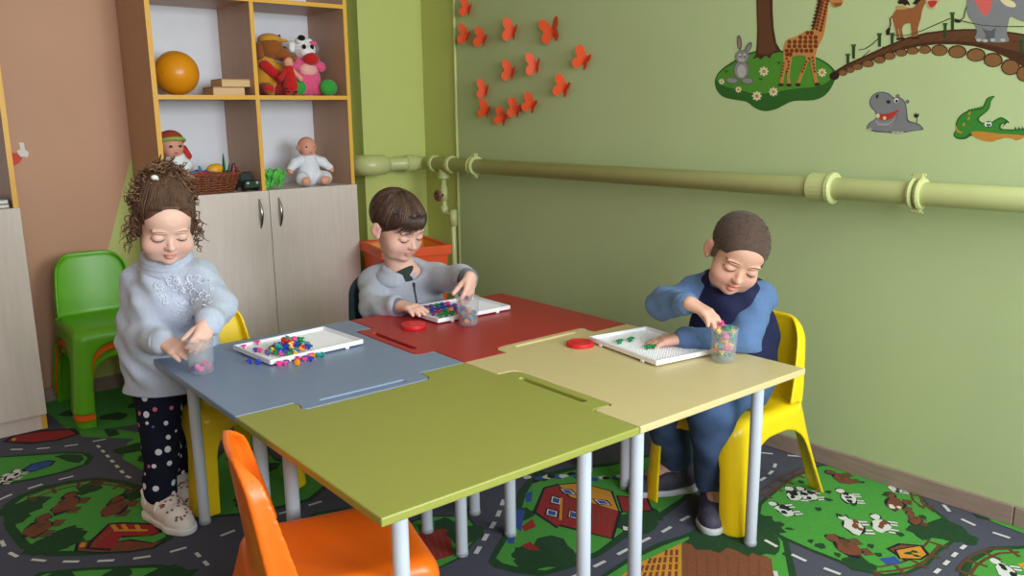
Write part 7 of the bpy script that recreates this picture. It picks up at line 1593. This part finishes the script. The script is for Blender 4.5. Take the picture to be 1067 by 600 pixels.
# ---- boy in the navy vest
def boy_navy():
    root = empty('person', (2.09, 1.42, 0), 0); tag(root, 'boy with cropped hair in navy vest over blue sleeves seated at the cream table', 'person')
    H = Head((2.027, 1.370, 0.800), (-0.62, -0.62, -0.44), (-0.09, -0.53, 0.87), 1.09)
    up0 = H.R
    shR, shL = nv((2.055, 1.491, 0.669)), nv((2.111, 1.350, 0.656)); elR, wrR = nv((1.923, 1.551, 0.635)), nv((1.867, 1.408, 0.671))
    elL, wrL = nv((2.022, 1.334, 0.542)), nv((1.902, 1.457, 0.554))
    mid = (shR + shL) / 2; chest = nv((2.110, 1.430, 0.542)); hip = nv((2.10, 1.42, 0.415)); belly = (chest + hip) / 2
    G = SDF((1.68, 1.16, 0.0), (2.34, 1.80, 0.96), 0.0032)
    face_field(G, H, 0.98, 0.003)
    G.cone(H.w((0, -0.018, -0.045)), mid, 0.046, 0.055, 0.02)
    G.chain([shR, mid, shL], [0.042, 0.058, 0.042], 0.03); G.chain([mid, chest, belly, hip], [0.058, 0.09, 0.095, 0.095], 0.03)
    G.chain([shR, elR, wrR], [0.038, 0.031, 0.0195], 0.012); G.chain([shL, elL, wrL], [0.038, 0.031, 0.0195], 0.012)
    kn, an = [nv((1.872, 1.515, 0.372)), nv((1.888, 1.340, 0.375))], [nv((2.030, 1.565, 0.095)), nv((1.995, 1.395, 0.085))]
    hp = [hip + nv((-0.02, 0.065, 0.0)), hip + nv((-0.02, -0.055, 0.0))]
    for i in (0, 1): G.chain([hp[i], kn[i], an[i]], [0.065, 0.046, 0.031], 0.02)
    fd = [nv((-0.85, 0.45, 0)), nv((-0.75, -0.55, 0))]
    for i in (0, 1): G.cone(an[i], an[i] + unit(fd[i]) * 0.09 + nv((0, 0, -0.04)), 0.028, 0.022, 0.01)
    hand(G, wrR, nv((1.883, 1.328, 0.641)) - wrR, nv((-0.15, 0.25, -1)), 1.25, (0.70, 0.75, 0.85, 0.95), 0.13, (0.4, 0.55), left=False)
    hand(G, wrL, nv((1.845, 1.506, 0.544)) - wrL, nv((-0.1, 0.1, -1)), 1.25, (0.35, 0.35, 0.4, 0.45), 0.10, (0.45, 0.2), left=True)
    V, Q = G.mesh(); np_mesh('body', V - nv(root.location), Q, m_skin, root, col=skin_colour(V, H, SKIN * nv((0.86, 0.76, 0.70)), (188, 96, 92), 0.5))
    m_br = mat('dark_boy_brow', (84, 60, 46), 0.8); face_lines(G, H, root, m_br, mat('dark_lash', (66, 46, 38), 0.7), lid=-0.0085)
    for o in root.children:
        if o.name.startswith('eye'): o.location = -nv(root.location)
    bl = mat('blue_jersey', (88, 116, 158), 0.85, 0.07, 90, bump=0.3, bscale=350, spec=0.15, sheen=0.1); nav = mat('navy_quilted_vest', (30, 34, 66), 0.75, 0.08, 60, bump=0.25, bscale=140, spec=0.2)
    S_ = SDF((1.70, 1.14, 0.50), (2.30, 1.82, 0.86), 0.0036)
    cuR, cuL = elR + (wrR - elR) * 0.80, elL + (wrL - elL) * 0.90
    S_.chain([shR, elR, cuR], [0.051, 0.044, 0.034], 0.024); S_.chain([shL, elL, cuL], [0.051, 0.046, 0.034], 0.024); S_.chain([shR, mid, shL], [0.045, 0.060, 0.045], 0.04)
    nd = unit(H.w((0, -0.018, -0.03)) - mid); S_.cone(mid, mid + nd * 0.035, 0.058, 0.053, 0.02)
    folds(S_, 0.0048, 1.25, 3.0)
    Zc = (S_.lo[2] + S_.h * np.arange(S_.n[2]))[None, None, :]; S_.D = np.maximum(S_.D, 0.522 - Zc).astype(np.float32)
    sh = wrap(root, 'sleeves', S_, bl)
    for cu, wr, el in ((cuR, wrR, elR), (cuL, wrL, elL)):
        d = unit(wr - el); K = SDF(cu - 0.08, cu + 0.08, 0.003); K.cone(cu - d * 0.004, cu + d * 0.010, 0.0355, 0.034, 0.01); K.D = np.maximum(K.D, 0.5225 - (K.lo[2] + K.h * np.arange(K.n[2]))[None, None, :]).astype(np.float32); wrap(sh, 'cuff', K, bl)
    W_ = SDF((1.86, 1.20, 0.36), (2.32, 1.72, 0.86), 0.0038)
    si = shR * 0.86 + mid * 0.14; sj = shL * 0.80 + mid * 0.20
    W_.chain([si, mid + nv((0.01, 0, -0.010)), sj], [0.058, 0.070, 0.056], 0.04); W_.chain([mid + nv((0.0, 0, -0.02)), chest, belly, hip], [0.070, 0.100, 0.106, 0.108], 0.05)
    ax = unit(shL - shR)
    for q in (-0.03, 0.03): W_.chain([mid + ax * q + nv((0, 0, -0.02)), chest + ax * q, hip + ax * q], [0.062, 0.085, 0.09], 0.05)
    W_.cone(mid + nd * 0.03, mid + nd * 0.09, 0.054, 0.062, 0.01, '-')
    folds(W_, 0.0040, 1.0, 5.0); vz = (W_.lo[2] + W_.h * np.arange(W_.n[2]))[None, None, :]; W_.D = np.maximum(W_.D, 0.365 - vz).astype(np.float32)
    wrap(root, 'vest', W_, nav)
    T_ = SDF((1.72, 1.20, 0.08), (2.30, 1.76, 0.55), 0.0038)
    T_.chain(hp, [0.090, 0.090], 0.03)
    for i in (0, 1): T_.chain([hp[i], kn[i], an[i] + nv((0, 0, 0.025))], [0.082, 0.066, 0.056], 0.03)
    folds(T_, 0.0035, 0.9, 1.0); wrap(root, 'jeans', T_, mat('blue_denim', (70, 92, 128), 0.85, 0.28, 14, bump=0.3, bscale=380, spec=0.15))
    for i in (0, 1): shoe(root, an[i], fd[i], 'dark', mat('patterned_sneaker', (62, 60, 76), 0.65, 0.35, 120), 1.1)
    # cropped hair
    hm = mat('cropped_brown_hair', (80, 63, 54), 0.8, 0.14, 260, bump=0.25, bscale=500, spec=0.25, sheen=0.1)
    K = SDF(H.c - 0.17, H.c + 0.18, 0.003)
    H.E(K, (0, -0.015, 0.0315), (0.0722, 0.0893, 0.0722), 0.0); H.E(K, (0, 0.0395, 0.0410), (0.0532, 0.0430, 0.0410), 0.025)
    H.E(K, (0, 0.102, 0.008), (0.066, 0.064, 0.058), 0.004, '-'); H.E(K, (0, 0.040, -0.070), (0.12, 0.078, 0.066), 0.008, '-'); H.E(K, (0, -0.055, -0.125), (0.12, 0.09, 0.065), 0.008, '-')
    for q in (-1, 1): H.E(K, (q * 0.080, -0.006, -0.012), (0.018, 0.020, 0.027), 0.004, '-'); H.E(K, (q * 0.0655, 0.018, 0.000), (0.006, 0.012, 0.020), 0.006)
    V, Q = K.mesh(); hr = np_mesh('hair', V - nv(root.location), Q, hm, root)
    b = MB(); r3 = random.Random(8)
    for k in range(1500):
        a = r3.uniform(0, 6.28); z = r3.uniform(-0.1, 1); q = math.sqrt(1 - z * z); dv = H.R @ nv((q * math.cos(a), q * math.sin(a), z)); o = H.w((0, -0.015, 0.02))
        p = surf(K, o + dv * 0.15, -dv, 110, 0.0016)
        if p is None or np.linalg.norm(p - o) < 0.068: continue
        lp = H.loc(p)
        if lp[1] > 0.045 and lp[2] < 0.068: continue
        gd = unit(dv * 0.55 + H.R @ nv((0.2 * math.cos(a), 0.75, -0.25)) * 0.8); b.tube([p - gd * 0.001, p + gd * 0.0045], [0.0009, 0.0004], 3)
    rel_mb(b, root).build('stubble', hm, hr, smooth=True)
    return root
girl(); boy_grey(); boy_navy()

peg('pink', (1.886, 1.313, 0.627), (1.2, 0.3, 0.4), 'pink mosaic peg held in the fingertips of the boy in the navy vest', 'pegs held in fingers', 1.1)
peg('purple', (1.631, 2.122, 0.606), (1.0, 0.2, 0.4), 'purple mosaic peg held in the fingertips of the boy in the grey hooded top', 'pegs held in fingers', 1.1)
